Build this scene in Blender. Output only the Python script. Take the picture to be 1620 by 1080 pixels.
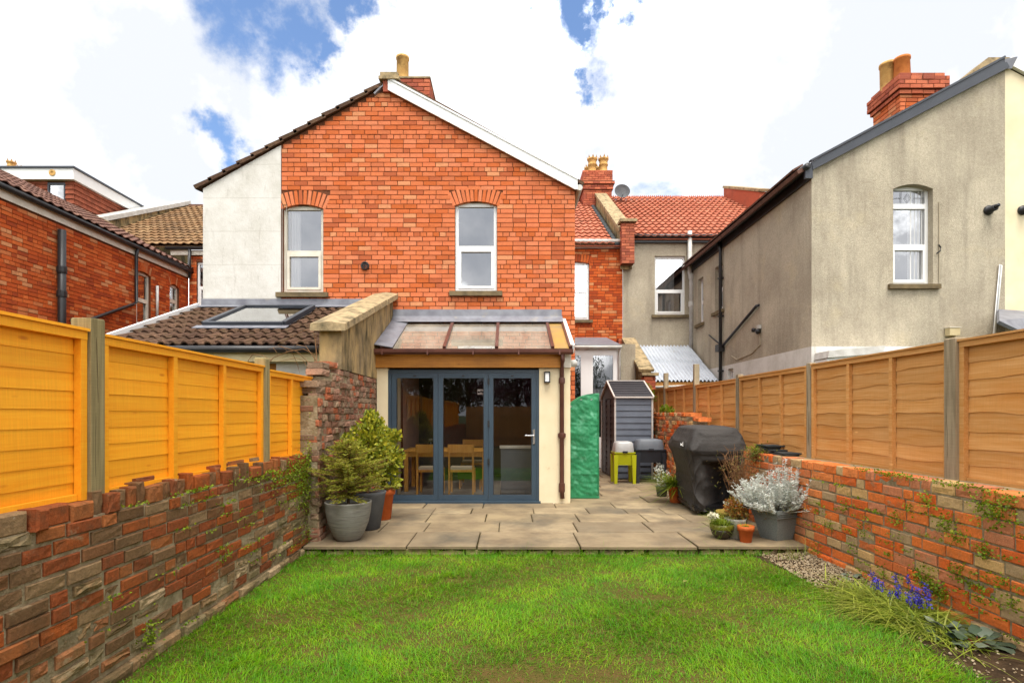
import bpy, bmesh, math, random
import numpy as np
from mathutils import Vector, Matrix, noise as mnoise

for _o in list(bpy.data.objects):
    bpy.data.objects.remove(_o)
S = bpy.context.scene
C = S.collection
rng = random.Random(11)
nrng = np.random.default_rng(5)
rad = math.radians

# ------------------------------------------------------------------ camera
EYE = 1.5
F, CX, CY = 870.0, 805.0, 655.0          # focal length and vanishing point, in pixels of the 1620 wide photo
cam_d = bpy.data.cameras.new('camera')
cam_d.sensor_width = 36.0
cam_d.lens = F / 1620 * 36
cam_d.shift_x = (810 - CX) / 1620
cam_d.shift_y = (CY - 540) / 1620
cam_d.clip_start = 0.05
cam_d.clip_end = 2000
cam = bpy.data.objects.new('camera', cam_d)
C.objects.link(cam)
cam.location = (0, 0, EYE)
cam.rotation_euler = (rad(90), 0, 0)
S.camera = cam

# ------------------------------------------------------------------ sky and sun
SUN_DIR = Vector((0.04, -0.42, 1.0)).normalized()      # from the scene to the sun
sun_el = math.asin(SUN_DIR.z)
sun_az = math.atan2(SUN_DIR.x, SUN_DIR.y)
W = bpy.data.worlds.new('World')
S.world = W
W.use_nodes = True
wn, wl = W.node_tree.nodes, W.node_tree.links
wn.clear()
def wnode(t, **k):
    n = wn.new(t)
    for a, b in k.items():
        setattr(n, a, b)
    return n
w_out = wnode('ShaderNodeOutputWorld')
sky = wnode('ShaderNodeTexSky', sky_type='NISHITA', sun_disc=False, sun_elevation=sun_el, sun_rotation=sun_az)
sky.air_density = 0.9; sky.dust_density = 0.2; sky.ozone_density = 3.5
bg_sky = wnode('ShaderNodeBackground'); bg_sky.inputs['Strength'].default_value = 0.11
bg_cl = wnode('ShaderNodeBackground'); bg_cl.inputs['Strength'].default_value = 1.0
mixw = wnode('ShaderNodeMixShader')
tc = wnode('ShaderNodeTexCoord')
sep = wnode('ShaderNodeSeparateXYZ')
wl.new(tc.outputs['Generated'], sep.inputs[0])
# clouds lie on a flat layer: direction / height
zz = wnode('ShaderNodeMath', operation='MAXIMUM'); wl.new(sep.outputs['Z'], zz.inputs[0]); zz.inputs[1].default_value = 0.02
za = wnode('ShaderNodeMath', operation='ADD'); wl.new(zz.outputs[0], za.inputs[0]); za.inputs[1].default_value = 0.25
dx_ = wnode('ShaderNodeMath', operation='DIVIDE'); wl.new(sep.outputs['X'], dx_.inputs[0]); wl.new(za.outputs[0], dx_.inputs[1])
dy_ = wnode('ShaderNodeMath', operation='DIVIDE'); wl.new(sep.outputs['Y'], dy_.inputs[0]); wl.new(za.outputs[0], dy_.inputs[1])
cmb = wnode('ShaderNodeCombineXYZ'); wl.new(dx_.outputs[0], cmb.inputs[0]); wl.new(dy_.outputs[0], cmb.inputs[1])
n1 = wnode('ShaderNodeTexNoise'); n1.inputs['Scale'].default_value = 2.1; n1.inputs['Detail'].default_value = 9
n1.inputs['Roughness'].default_value = 0.58
mp = wnode('ShaderNodeMapping'); mp.inputs['Location'].default_value = (3.1, 7.7, 0.4)
wl.new(cmb.outputs[0], mp.inputs[0]); wl.new(mp.outputs[0], n1.inputs['Vector'])
# gaps of blue: where the noise is high, and round the gaps seen over the roofs
def sky_dir(px, py):
    return Vector(((px - CX) / F, 1.0, (CY - py) / F)).normalized()
nwarp = wnode('ShaderNodeTexNoise'); nwarp.inputs['Scale'].default_value = 9.0; nwarp.inputs['Detail'].default_value = 8
nwarp.inputs['Roughness'].default_value = 0.62
wl.new(tc.outputs['Generated'], nwarp.inputs['Vector'])
wsub = wnode('ShaderNodeVectorMath', operation='SUBTRACT'); wl.new(nwarp.outputs['Color'], wsub.inputs[0]); wsub.inputs[1].default_value = (.5, .5, .5)
wsc = wnode('ShaderNodeVectorMath', operation='SCALE'); wl.new(wsub.outputs[0], wsc.inputs[0]); wsc.inputs['Scale'].default_value = 0.26
wadd = wnode('ShaderNodeVectorMath', operation='ADD'); wl.new(tc.outputs['Generated'], wadd.inputs[0]); wl.new(wsc.outputs[0], wadd.inputs[1])
acc = None
for (px, py, r) in [(415, 15, .06), (465, 62, .055), (500, 90, .03), (540, 0, .035), (910, 12, .06), (975, 0, .035), (920, 50, .03), (830, 0, .035), (345, 214, .032), (895, 130, .026)]:
    dist = wnode('ShaderNodeVectorMath', operation='DISTANCE')
    wl.new(wadd.outputs[0], dist.inputs[0]); dist.inputs[1].default_value = sky_dir(px, py)
    mr = wnode('ShaderNodeMapRange', interpolation_type='SMOOTHSTEP')
    wl.new(dist.outputs['Value'], mr.inputs[0])
    mr.inputs[1].default_value = r * 0.5; mr.inputs[2].default_value = r * 1.65
    mr.inputs[3].default_value = 1.0 if r > .025 else 0.45; mr.inputs[4].default_value = 0.0
    if acc is None:
        acc = mr.outputs[0]
    else:
        m = wnode('ShaderNodeMath', operation='MAXIMUM'); wl.new(acc, m.inputs[0]); wl.new(mr.outputs[0], m.inputs[1]); acc = m.outputs[0]
gap = wnode('ShaderNodeMapRange', interpolation_type='SMOOTHSTEP')
wl.new(n1.outputs['Fac'], gap.inputs[0]); gap.inputs[1].default_value = 0.60; gap.inputs[2].default_value = 0.74
mx = wnode('ShaderNodeMath', operation='MAXIMUM'); wl.new(acc, mx.inputs[0]); wl.new(gap.outputs[0], mx.inputs[1])
# cloud shade: soft pale greys
n2 = wnode('ShaderNodeTexNoise'); n2.inputs['Scale'].default_value = 2.8; n2.inputs['Detail'].default_value = 8; n2.inputs['Roughness'].default_value = .6
wl.new(tc.outputs['Generated'], n2.inputs['Vector'])
crw = wnode('ShaderNodeValToRGB')
crw.color_ramp.elements[0].position = 0.42; crw.color_ramp.elements[0].color = (0.40, 0.415, 0.445, 1)
crw.color_ramp.elements[1].position = 0.67; crw.color_ramp.elements[1].color = (3.3, 3.28, 3.22, 1)
e_ = crw.color_ramp.elements.new(0.54); e_.color = (0.60, 0.60, 0.61, 1)
wl.new(n2.outputs['Fac'], crw.inputs[0])
wl.new(crw.outputs[0], bg_cl.inputs['Color'])
wl.new(sky.outputs[0], bg_sky.inputs['Color'])
wl.new(mx.outputs[0], mixw.inputs[0]); wl.new(bg_cl.outputs[0], mixw.inputs[1]); wl.new(bg_sky.outputs[0], mixw.inputs[2])
wl.new(mixw.outputs[0], w_out.inputs[0])

sun_d = bpy.data.lights.new('sun', 'SUN')
sun_d.energy = 2.3
sun_d.angle = rad(34)
sun_d.color = (1.0, 0.95, 0.87)
sun = bpy.data.objects.new('sun', sun_d)
C.objects.link(sun)
sun.location = (6, -8, 14)
sun.rotation_euler = SUN_DIR.to_track_quat('Z', 'Y').to_euler()

S.view_settings.view_transform = 'Standard'
S.view_settings.look = 'None'
S.view_settings.exposure = 1.22
S.view_settings.gamma = 1.0
S.view_settings.use_curve_mapping = False
S.render.engine = 'CYCLES'
S.cycles.use_denoising = True
S.cycles.max_bounces = 8
S.cycles.diffuse_bounces = 4
S.cycles.glossy_bounces = 4
S.cycles.transparent_max_bounces = 12
S.cycles.caustics_reflective = False
S.cycles.caustics_refractive = False

# ------------------------------------------------------------------ measures (metres; camera at the origin looking along +Y)
LAWN, PATIO = 0.0, 0.10
YP = 5.85        # front edge of the patio
YD = 8.70        # plane of the folding doors
YH = 9.90        # rear gables of the paired wings
YM = 16.40       # rear wall of the terrace proper
YR = 22.2        # ridge of the terrace
XL, XR = -2.20, 3.20        # inner faces of the two garden walls
def pt(px, py, Y):
    return Vector(((px - CX) / F * Y, Y, EYE - (py - CY) / F * Y))
def px_x(px, Y): return (px - CX) / F * Y
def px_z(py, Y): return EYE - (py - CY) / F * Y
def side_y(px, X): return F * X / (px - CX)      # depth at which a plane of constant X shows at pixel px
def proj(p):
    if p[1] < 0.1: return None
    return CX + F * p[0] / p[1], CY - F * (p[2] - EYE) / p[1]

# ------------------------------------------------------------------ materials
def lin(r, g, b, k=1.0):
    f = lambda c: (c / 255 / 12.92 if c / 255 <= 0.04045 else ((c / 255 + 0.055) / 1.055) ** 2.4)
    return (f(r) * k, f(g) * k, f(b) * k, 1)
def new_mat(name):
    m = bpy.data.materials.new(name)
    m.use_nodes = True
    nt = m.node_tree
    b = nt.nodes['Principled BSDF']
    return m, nt, b
def nnode(nt, t, **k):
    n = nt.nodes.new(t)
    for a, v in k.items(): setattr(n, a, v)
    return n
def noise_node(nt, vec, scale, detail=5, rough=.6, dist=0):
    n = nnode(nt, 'ShaderNodeTexNoise')
    n.inputs['Scale'].default_value = scale; n.inputs['Detail'].default_value = detail
    n.inputs['Roughness'].default_value = rough; n.inputs['Distortion'].default_value = dist
    nt.links.new(vec, n.inputs['Vector'])
    return n.outputs['Fac']
def ramp(nt, fac, stops, interp='LINEAR'):
    r = nnode(nt, 'ShaderNodeValToRGB')
    r.color_ramp.interpolation = interp
    els = r.color_ramp.elements
    while len(els) < len(stops): els.new(0.5)
    for e, (p, c) in zip(els, stops):
        e.position = p
        e.color = c if len(c) == 4 else (*c, 1)
    nt.links.new(fac, r.inputs[0])
    return r.outputs[0]
def mixc(nt, fac, a, b, mode='MIX'):
    n = nnode(nt, 'ShaderNodeMix', data_type='RGBA', blend_type=mode)
    for sock, v in ((n.inputs[0], fac), (n.inputs[6], a), (n.inputs[7], b)):
        if hasattr(v, 'is_output'): nt.links.new(v, sock)
        else: sock.default_value = v
    return n.outputs[2]
def pos(nt, scale=(1, 1, 1), obj=False):
    if obj:
        src = nnode(nt, 'ShaderNodeTexCoord').outputs['Object']
    else:
        src = nnode(nt, 'ShaderNodeNewGeometry').outputs['Position']
    mpn = nnode(nt, 'ShaderNodeMapping')
    mpn.inputs['Scale'].default_value = scale
    nt.links.new(src, mpn.inputs[0])
    return mpn.outputs[0]
def rand_out(nt):
    oi = nnode(nt, 'ShaderNodeObjectInfo'); ge = nnode(nt, 'ShaderNodeNewGeometry')
    a = nnode(nt, 'ShaderNodeMath', operation='ADD')
    nt.links.new(oi.outputs['Random'], a.inputs[0]); nt.links.new(ge.outputs['Random Per Island'], a.inputs[1])
    fr = nnode(nt, 'ShaderNodeMath', operation='FRACT'); nt.links.new(a.outputs[0], fr.inputs[0])
    return fr.outputs[0]
def bump(nt, b, height, strength, dist=0.01):
    n = nnode(nt, 'ShaderNodeBump')
    n.inputs['Strength'].default_value = strength; n.inputs['Distance'].default_value = dist
    nt.links.new(height, n.inputs['Height'])
    nt.links.new(n.outputs[0], b.inputs['Normal'])
def setb(b, rough=.8, spec=.3, metal=0.0):
    b.inputs['Roughness'].default_value = rough
    b.inputs['Specular IOR Level'].default_value = spec
    b.inputs['Metallic'].default_value = metal
def mat(name, c, c2=None, rough=.75, spec=.3, metal=0.0, scale=6.0, stretch=(1, 1, 1), bmp=0.25, bscale=60.0, bdist=.004, stain=None, stain_scale=1.5, stain_at=(.52, .7), rnd=None):
    """plain surface: colour c mottled to c2, optional stains, fine relief"""
    m, nt, b = new_mat(name)
    setb(b, rough, spec, metal)
    p = pos(nt, stretch)
    base = c
    if rnd:
        base = ramp(nt, rand_out(nt), [(i / max(1, len(rnd) - 1), q) for i, q in enumerate(rnd)])
    if c2 is not None:
        base = mixc(nt, ramp(nt, noise_node(nt, p, scale), [(.35, (0, 0, 0, 1)), (.68, (1, 1, 1, 1))]), base, c2)
    if stain is not None:
        base = mixc(nt, ramp(nt, noise_node(nt, p, stain_scale, 7, .65), [(stain_at[0], (0, 0, 0, 1)), (stain_at[1], (1, 1, 1, 1))]), base, stain)
    if hasattr(base, 'is_output'): nt.links.new(base, b.inputs['Base Color'])
    else: b.inputs['Base Color'].default_value = base
    if bmp: bump(nt, b, noise_node(nt, p, bscale, 4), bmp, bdist)
    return m
def brick_mat(name, cols, grime, grime_at=(.5, .75), speck=None, speck_at=(.66, .72), relief=.5, dark=.72, gscale=1.4, blot=.8):
    m, nt, b = new_mat(name)
    setb(b, .88, .2)
    p = pos(nt)
    n = len(cols)
    base = ramp(nt, rand_out(nt), [(i / n, c) for i, c in enumerate(cols)], 'CONSTANT')
    fine = ramp(nt, noise_node(nt, p, 45, 5, .7), [(.25, (dark, dark, dark, 1)), (.7, (1.12, 1.12, 1.12, 1))])
    base = mixc(nt, 1.0, base, fine, 'MULTIPLY')
    base = mixc(nt, ramp(nt, noise_node(nt, p, gscale, 8, .7), [(grime_at[0], (0, 0, 0, 1)), (grime_at[1], (.75, .75, .75, 1))]), base, grime)
    if relief < .4:
        base = mixc(nt, ramp(nt, noise_node(nt, pos(nt, (2.6, 2.6, .3)), 1.3, 7, .7), [(.55, (0, 0, 0, 1)), (.8, (.5, .5, .5, 1))]), base, grime)
    if speck:
        base = mixc(nt, ramp(nt, noise_node(nt, p, 16, 8, .75), [(speck_at[0], (0, 0, 0, 1)), (speck_at[1], (1, 1, 1, 1))]), base, speck)
    if relief > .6:
        base = mixc(nt, ramp(nt, noise_node(nt, p, 7.5, 6, .7), [(.50, (0, 0, 0, 1)), (.70, (blot, blot, blot, 1))]), base, mixc(nt, .5, grime, (.02, .014, .01, 1)))
        base = mixc(nt, ramp(nt, noise_node(nt, pos(nt, (1, 1, 1.6)), 4.2, 8, .75), [(.58, (0, 0, 0, 1)), (.68, (.85, .85, .85, 1))]), base, lin(172, 152, 118, .74))
    nt.links.new(base, b.inputs['Base Color'])
    bump(nt, b, noise_node(nt, p, 90 if relief < .6 else 42, 6, .7), relief, .006 if relief < .6 else .012)
    return m
def wood_mat(name, c, c2, knot, axis='Y', rough=.6, spec=.3, bmp=.3, grey=None, rndk=.25):
    m, nt, b = new_mat(name)
    setb(b, rough, spec)
    st = {'Y': (70, 2.2, 70), 'Z': (60, 60, 2.2), 'X': (2.2, 60, 60)}[axis]
    p = pos(nt, st)
    q = pos(nt, {'Y': (3, 1.0, 3), 'Z': (3, 3, 1), 'X': (1, 3, 3)}[axis])
    g = noise_node(nt, p, 1.0, 6, .65, .25)
    saw = noise_node(nt, pos(nt, {'Y': (4, 160, 4), 'Z': (4, 4, 160), 'X': (160, 4, 4)}[axis]), 1.0, 2)
    base = mixc(nt, ramp(nt, g, [(.35, (0, 0, 0, 1)), (.65, (1, 1, 1, 1))]), c, c2)
    base = mixc(nt, 1.0, base, ramp(nt, saw, [(.3, (.93, .93, .93, 1)), (.7, (1.04, 1.04, 1.04, 1))]), 'MULTIPLY')
    r_ = rand_out(nt)
    dk = ramp(nt, r_, [(0, (1 - rndk, 1 - rndk, 1 - rndk, 1)), (1, (1 + rndk * .4, 1 + rndk * .4, 1 + rndk * .4, 1))])
    base = mixc(nt, 1.0, base, dk, 'MULTIPLY')
    v = nnode(nt, 'ShaderNodeTexVoronoi'); v.inputs['Scale'].default_value = 2.3
    off = nnode(nt, 'ShaderNodeVectorMath', operation='ADD')
    nt.links.new(q, off.inputs[0])
    cm = nnode(nt, 'ShaderNodeCombineXYZ'); nt.links.new(r_, cm.inputs[1])
    sc_ = nnode(nt, 'ShaderNodeVectorMath', operation='SCALE'); nt.links.new(cm.outputs[0], sc_.inputs[0]); sc_.inputs['Scale'].default_value = 7.0
    nt.links.new(sc_.outputs[0], off.inputs[1]); nt.links.new(off.outputs[0], v.inputs['Vector'])
    base = mixc(nt, ramp(nt, v.outputs['Distance'], [(.03, (.8, .8, .8, 1)), (.085, (0, 0, 0, 1))]), base, knot)
    base = mixc(nt, ramp(nt, noise_node(nt, q, 1.1, 5), [(.5, (0, 0, 0, 1)), (.75, (.6, .6, .6, 1))]), base, grey if grey else knot)
    nt.links.new(base, b.inputs['Base Color'])
    if bmp: bump(nt, b, g, bmp, .004)
    return m
def glass_mat(name, refl=.2, tint=(1, 1, 1, 1), rough=0.0):
    """window glass: clear, with the mirror share of a double-glazed pane"""
    m = bpy.data.materials.new(name); m.use_nodes = True
    nt = m.node_tree; nt.nodes.clear()
    o = nnode(nt, 'ShaderNodeOutputMaterial'); t = nnode(nt, 'ShaderNodeBsdfTransparent'); g = nnode(nt, 'ShaderNodeBsdfGlossy')
    t.inputs[0].default_value = tint
    g.inputs['Roughness'].default_value = rough; g.inputs['Color'].default_value = (.95, .97, 1, 1)
    fr = nnode(nt, 'ShaderNodeFresnel'); fr.inputs[0].default_value = 1.5
    a = nnode(nt, 'ShaderNodeMath', operation='ADD', use_clamp=True); nt.links.new(fr.outputs[0], a.inputs[0]); a.inputs[1].default_value = refl
    mx_ = nnode(nt, 'ShaderNodeMixShader'); nt.links.new(a.outputs[0], mx_.inputs[0]); nt.links.new(t.outputs[0], mx_.inputs[1]); nt.links.new(g.outputs[0], mx_.inputs[2])
    nt.links.new(mx_.outputs[0], o.inputs[0])
    return m
def leaf_mat(name, cols, rough=.5, trans=.25, spec=.3):
    m, nt, b = new_mat(name)
    setb(b, rough, spec)
    n = len(cols)
    base = ramp(nt, rand_out(nt), [(i / max(1, n - 1), c) for i, c in enumerate(cols)])
    nt.links.new(base, b.inputs['Base Color'])
    t = nnode(nt, 'ShaderNodeBsdfTranslucent'); nt.links.new(base, t.inputs[0])
    mx_ = nnode(nt, 'ShaderNodeMixShader'); mx_.inputs[0].default_value = trans
    nt.links.new(b.outputs[0], mx_.inputs[1]); nt.links.new(t.outputs[0], mx_.inputs[2])
    nt.links.new(mx_.outputs[0], nt.nodes['Material Output'].inputs[0])
    return m

M = {}
M['brick_house'] = brick_mat('red_house_brick', [lin(222, 124, 76, .74), lin(226, 128, 84, .76), lin(216, 116, 66, .73), lin(224, 134, 92, .76), lin(208, 106, 52, .72), lin(226, 126, 78, .75), lin(214, 120, 76, .73), lin(228, 126, 80, .75), lin(224, 150, 104, .76), lin(194, 102, 62, .72), lin(222, 126, 80, .74), lin(216, 112, 60, .73), lin(226, 130, 86, .75)], lin(176, 96, 66, .76), (.52, .85), dark=.84, relief=.35)
M['brick_dark'] = brick_mat('red_brown_brick', [lin(214, 102, 46, .8), lin(198, 88, 38, .78), lin(222, 112, 54, .8), lin(186, 82, 38, .78), lin(210, 96, 42, .78), lin(216, 126, 74, .8), lin(176, 76, 38, .76), lin(220, 150, 100, .8), lin(206, 92, 40, .78)], lin(140, 70, 42, .75), (.5, .82), dark=.78, relief=.35)
M['brick_old'] = brick_mat('weathered_garden_brick', [lin(176, 94, 46, .76), lin(158, 84, 46, .76), lin(142, 98, 64, .76), lin(184, 96, 44, .76), lin(150, 84, 50, .76), lin(138, 106, 74, .76), lin(172, 90, 46, .76), lin(126, 94, 64, .76), lin(160, 130, 94, .76), lin(180, 108, 60, .76), lin(166, 86, 46, .76)], lin(118, 92, 62, .76), (.52, .76), lin(200, 190, 166, .7), (.66, .73), relief=.8, dark=.6, gscale=2.2, blot=.6)
M['brick_right'] = brick_mat('orange_garden_brick', [lin(230, 124, 60, .92), lin(222, 108, 50, .9), lin(206, 132, 94, .88), lin(232, 136, 74, .92), lin(204, 170, 122, .88), lin(228, 110, 48, .92), lin(218, 176, 118, .9), lin(212, 134, 94, .88), lin(186, 156, 118, .86), lin(232, 124, 58, .92), lin(216, 118, 66, .9)], lin(190, 152, 112, .85), (.56, .8), lin(230, 214, 180, .85), (.69, .75), relief=.75, dark=.74, gscale=2.0, blot=.45)
M['brick_stump'] = brick_mat('mauve_stump_brick', [lin(176, 122, 98, .78), lin(168, 136, 112, .78), lin(190, 144, 120, .8), lin(156, 108, 86, .74), lin(180, 150, 122, .78), lin(196, 110, 74, .78), lin(146, 120, 98, .76)], lin(150, 128, 102, .76), (.48, .72), lin(186, 170, 148, .7), (.66, .74), relief=.9, dark=.6, gscale=2.5)
M['brick_crumbled'] = brick_mat('crumbled_pale_brick', [lin(176, 140, 100, .75), lin(190, 160, 120, .78), lin(150, 118, 84, .72), lin(186, 120, 78, .75), lin(160, 140, 104, .74), lin(200, 172, 134, .8)], lin(112, 104, 66, .7), (.46, .66), lin(206, 196, 170, .78), (.64, .72), relief=.9, dark=.5, gscale=3.5)
M['brick_chimney'] = brick_mat('chimney_brick', [lin(204, 112, 80, .78), lin(190, 100, 72, .76), lin(212, 122, 88, .8), lin(174, 92, 70, .74)], lin(128, 82, 66, .72), (.48, .74), relief=.5)
M['mortar'] = mat('brown_mortar', lin(140, 92, 66, .6), lin(110, 76, 56, .6), .95, .1, scale=14)
M['mortar_dark'] = mat('dark_mortar', lin(136, 84, 58, .66), lin(112, 72, 52, .64), .95, .1, scale=14)
M['mortar_old'] = mat('old_lime_mortar', lin(184, 168, 138, .74), lin(148, 130, 100, .7), .95, .1, scale=14, bmp=1.0, bscale=40, bdist=.012, stain=lin(104, 90, 62, .66), stain_scale=4, stain_at=(.5, .72))
def whitewash():
    m, nt, b = new_mat('whitewashed_render'); setb(b, .85, .2)
    p = pos(nt); q = pos(nt, (3.5, 3.5, .7))
    base = mixc(nt, ramp(nt, noise_node(nt, p, 2.2, 7, .7), [(.42, (0, 0, 0, 1)), (.66, (1, 1, 1, 1))]), lin(230, 227, 220, .78), lin(214, 210, 200, .75))
    base = mixc(nt, ramp(nt, noise_node(nt, q, 2.4, 8, .75), [(.56, (0, 0, 0, 1)), (.74, (.8, .8, .8, 1))]), base, lin(170, 164, 150, .76))
    base = mixc(nt, ramp(nt, noise_node(nt, p, 14, 7, .8), [(.66, (0, 0, 0, 1)), (.74, (.7, .7, .7, 1))]), base, lin(140, 130, 112, .7))
    sx = nnode(nt, 'ShaderNodeSeparateXYZ'); nt.links.new(p, sx.inputs[0])
    nzz = nnode(nt, 'ShaderNodeMath', operation='MULTIPLY_ADD'); nt.links.new(noise_node(nt, p, 3, 3), nzz.inputs[0]); nzz.inputs[1].default_value = .03; nt.links.new(sx.outputs['Z'], nzz.inputs[2])
    md = nnode(nt, 'ShaderNodeMath', operation='PINGPONG'); nt.links.new(nzz.outputs[0], md.inputs[0]); md.inputs[1].default_value = .3
    base = mixc(nt, ramp(nt, md.outputs[0], [(.0, (.35, .35, .35, 1)), (.012, (0, 0, 0, 1))]), base, lin(170, 162, 146, .76))
    nt.links.new(base, b.inputs['Base Color'])
    bump(nt, b, noise_node(nt, p, 22, 6, .7), .7, .008)
    return m
M['render_white'] = whitewash()
M['render_cream'] = mat('cream_render', lin(240, 226, 192, .86), lin(232, 214, 176, .85), .85, .2, scale=2, stain=lin(190, 166, 124, .85), stain_scale=4, stain_at=(.66, .82), bmp=.15)
def roughcast():
    m, nt, b = new_mat('grey_buff_roughcast'); setb(b, .95, .1)
    p = pos(nt); q = pos(nt, (2.2, 2.2, .28))
    base = mixc(nt, ramp(nt, noise_node(nt, p, .9, 6, .6), [(.38, (0, 0, 0, 1)), (.62, (1, 1, 1, 1))]), lin(214, 202, 178, .78), lin(194, 182, 160, .75))
    base = mixc(nt, ramp(nt, noise_node(nt, q, 1.0, 7, .7), [(.48, (0, 0, 0, 1)), (.74, (.65, .65, .65, 1))]), base, lin(148, 138, 122, .7))
    base = mixc(nt, ramp(nt, noise_node(nt, p, 1.3, 5), [(.58, (0, 0, 0, 1)), (.74, (.7, .7, .7, 1))]), base, lin(218, 202, 168, .76))
    base = mixc(nt, 1.0, base, ramp(nt, noise_node(nt, p, 34, 6, .85), [(.3, (.68, .68, .68, 1)), (.65, (1.12, 1.12, 1.12, 1))]), 'MULTIPLY')
    cr = nnode(nt, 'ShaderNodeTexVoronoi', feature='DISTANCE_TO_EDGE'); cr.inputs['Scale'].default_value = .42
    wv = nnode(nt, 'ShaderNodeVectorMath', operation='ADD'); nz2 = nnode(nt, 'ShaderNodeTexNoise'); nz2.inputs['Scale'].default_value = 2.5; nz2.inputs['Detail'].default_value = 6
    nt.links.new(p, nz2.inputs['Vector']); nt.links.new(p, wv.inputs[0]); nt.links.new(nz2.outputs['Color'], wv.inputs[1]); nt.links.new(wv.outputs[0], cr.inputs['Vector'])
    base = mixc(nt, ramp(nt, cr.outputs['Distance'], [(.0, (.3, .3, .3, 1)), (.004, (0, 0, 0, 1))]), base, lin(150, 134, 108, .66))
    nt.links.new(base, b.inputs['Base Color'])
    bump(nt, b, noise_node(nt, p, 60, 4), 1.0, .02)
    return m
M['render_buff'] = roughcast()
M['render_party'] = mat('mossy_party_render', lin(198, 168, 116, .78), lin(150, 132, 104, .7), .95, .1, scale=5, stretch=(1, 1, .4), stain=lin(84, 78, 60, .7), stain_scale=4.5, stain_at=(.46, .66), bmp=.9, bscale=24, bdist=.015)
M['stone'] = mat('sandstone', lin(196, 172, 130, .76), lin(156, 138, 108, .7), .9, .2, scale=11, stain=lin(108, 98, 74, .7), stain_scale=5.0, stain_at=(.48, .68), bmp=.6, bscale=40, bdist=.008)
M['sill'] = mat('weathered_sill_stone', lin(140, 122, 92, .7), lin(104, 92, 72, .7), .95, .1, scale=8)
M['slab'] = mat('sandstone_paving', None, lin(128, 110, 86, .7), .78, .3, scale=2.6, stain=lin(92, 86, 74, .72), stain_scale=1.1, stain_at=(.50, .72), bmp=.4, bscale=30, bdist=.005,
                rnd=[lin(190, 168, 130, .60), lin(170, 150, 118, .58), lin(198, 176, 138, .62), lin(156, 140, 114, .56), lin(184, 162, 124, .60)])
M['joint'] = mat('paving_joint', lin(84, 70, 46, .6), lin(60, 56, 34, .6), .95, .1, scale=20)
M['soil'] = mat('garden_soil', lin(96, 76, 54, .55), lin(66, 52, 38, .5), .95, .1, scale=9, bmp=1.0, bscale=30, bdist=.02)
M['lawn_soil'] = mat('lawn_soil', lin(96, 96, 40, .55), lin(122, 96, 56, .55), .95, .1, scale=7, bmp=.8, bscale=50, bdist=.02)
M['terrain'] = mat('terrain_turf', lin(84, 96, 44, .5), lin(70, 80, 40, .5), .95, .1, scale=.4)
M['white_pvc'] = mat('white_upvc', lin(240, 240, 238, .86), None, .35, .45, bmp=0)
M['white_old'] = mat('aged_white_paint', lin(228, 222, 206, .86), lin(212, 204, 186, .84), .5, .35, scale=5, bmp=.1)
M['grey_pipe'] = mat('grey_white_pipe', lin(214, 212, 206, .84), lin(190, 186, 178, .8), .5, .35, scale=6, bmp=.1)
M['black_pvc'] = mat('black_plastic', lin(34, 34, 36, .9), lin(50, 48, 48, .8), .42, .4, scale=6, bmp=.08)
M['fascia_grey'] = mat('anthracite_fascia', lin(66, 70, 78, .85), lin(56, 60, 68, .85), .45, .4, scale=3, bmp=0)
M['door_grey'] = mat('anthracite_aluminium', lin(62, 80, 94, .8), lin(56, 72, 86, .8), .38, .45, scale=2, bmp=0)
M['brown_pvc'] = mat('brown_plastic', lin(104, 62, 50, .8), lin(84, 50, 42, .8), .4, .4, scale=5, bmp=.1)
M['lead'] = mat('lead_sheet', lin(140, 142, 150, .72), lin(112, 112, 122, .7), .5, .5, scale=5, stain=lin(170, 160, 140, .7), stain_scale=3, stain_at=(.6, .8), bmp=.3, bscale=14, bdist=.01)
M['oak_beam'] = wood_mat('oak_lintel', lin(206, 140, 54, .75), lin(184, 116, 44, .72), lin(130, 84, 34, .7), 'X', .55)
M['fence_orange'] = wood_mat('orange_stained_timber', lin(255, 178, 40, .92), lin(252, 164, 28, .9), lin(214, 118, 18, .84), 'Y', .55, .3, .2, lin(242, 142, 18, .88), .10)
M['fence_tan'] = wood_mat('tan_waney_timber', lin(224, 170, 108, .86), lin(208, 146, 76, .84), lin(236, 184, 116, .88), 'Y', .75, .2, .35, lin(208, 130, 48, .82), .2)
M['post_wood'] = wood_mat('grey_green_post', lin(176, 160, 116, .76), lin(142, 128, 90, .72), lin(80, 74, 54, .6), 'Z', .9, .1, .6)
M['post_grey'] = wood_mat('silver_grey_post', lin(196, 178, 148, .78), lin(164, 148, 120, .74), lin(90, 80, 62, .6), 'Z', .9, .1, .6)
M['tile_brown'] = mat('brown_concrete_tile', None, lin(84, 66, 54, .66), .95, .1, scale=22, bmp=1.0, bscale=60, bdist=.01, stain=lin(104, 86, 62, .66), stain_scale=7, stain_at=(.5, .7), rnd=[lin(122, 92, 74, .66), lin(104, 78, 64, .64), lin(138, 106, 84, .68), lin(112, 84, 66, .66)])
M['tile_red'] = mat('red_clay_pantile', None, lin(182, 106, 80, .72), .85, .2, scale=5, bmp=.3, stain=lin(140, 98, 76, .7), stain_scale=1.4, stain_at=(.58, .75), rnd=[lin(212, 128, 96, .74), lin(200, 114, 84, .72), lin(220, 140, 108, .75), lin(192, 108, 80, .72), lin(206, 130, 102, .74)])
M['tile_tan'] = mat('tan_clay_tile', None, lin(140, 104, 70, .7), .9, .15, scale=4, bmp=.3, stain=lin(104, 84, 64, .7), stain_scale=1.2, stain_at=(.5, .7), rnd=[lin(170, 136, 98, .64), lin(154, 120, 86, .62), lin(182, 150, 110, .66), lin(136, 106, 78, .6)])
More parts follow.
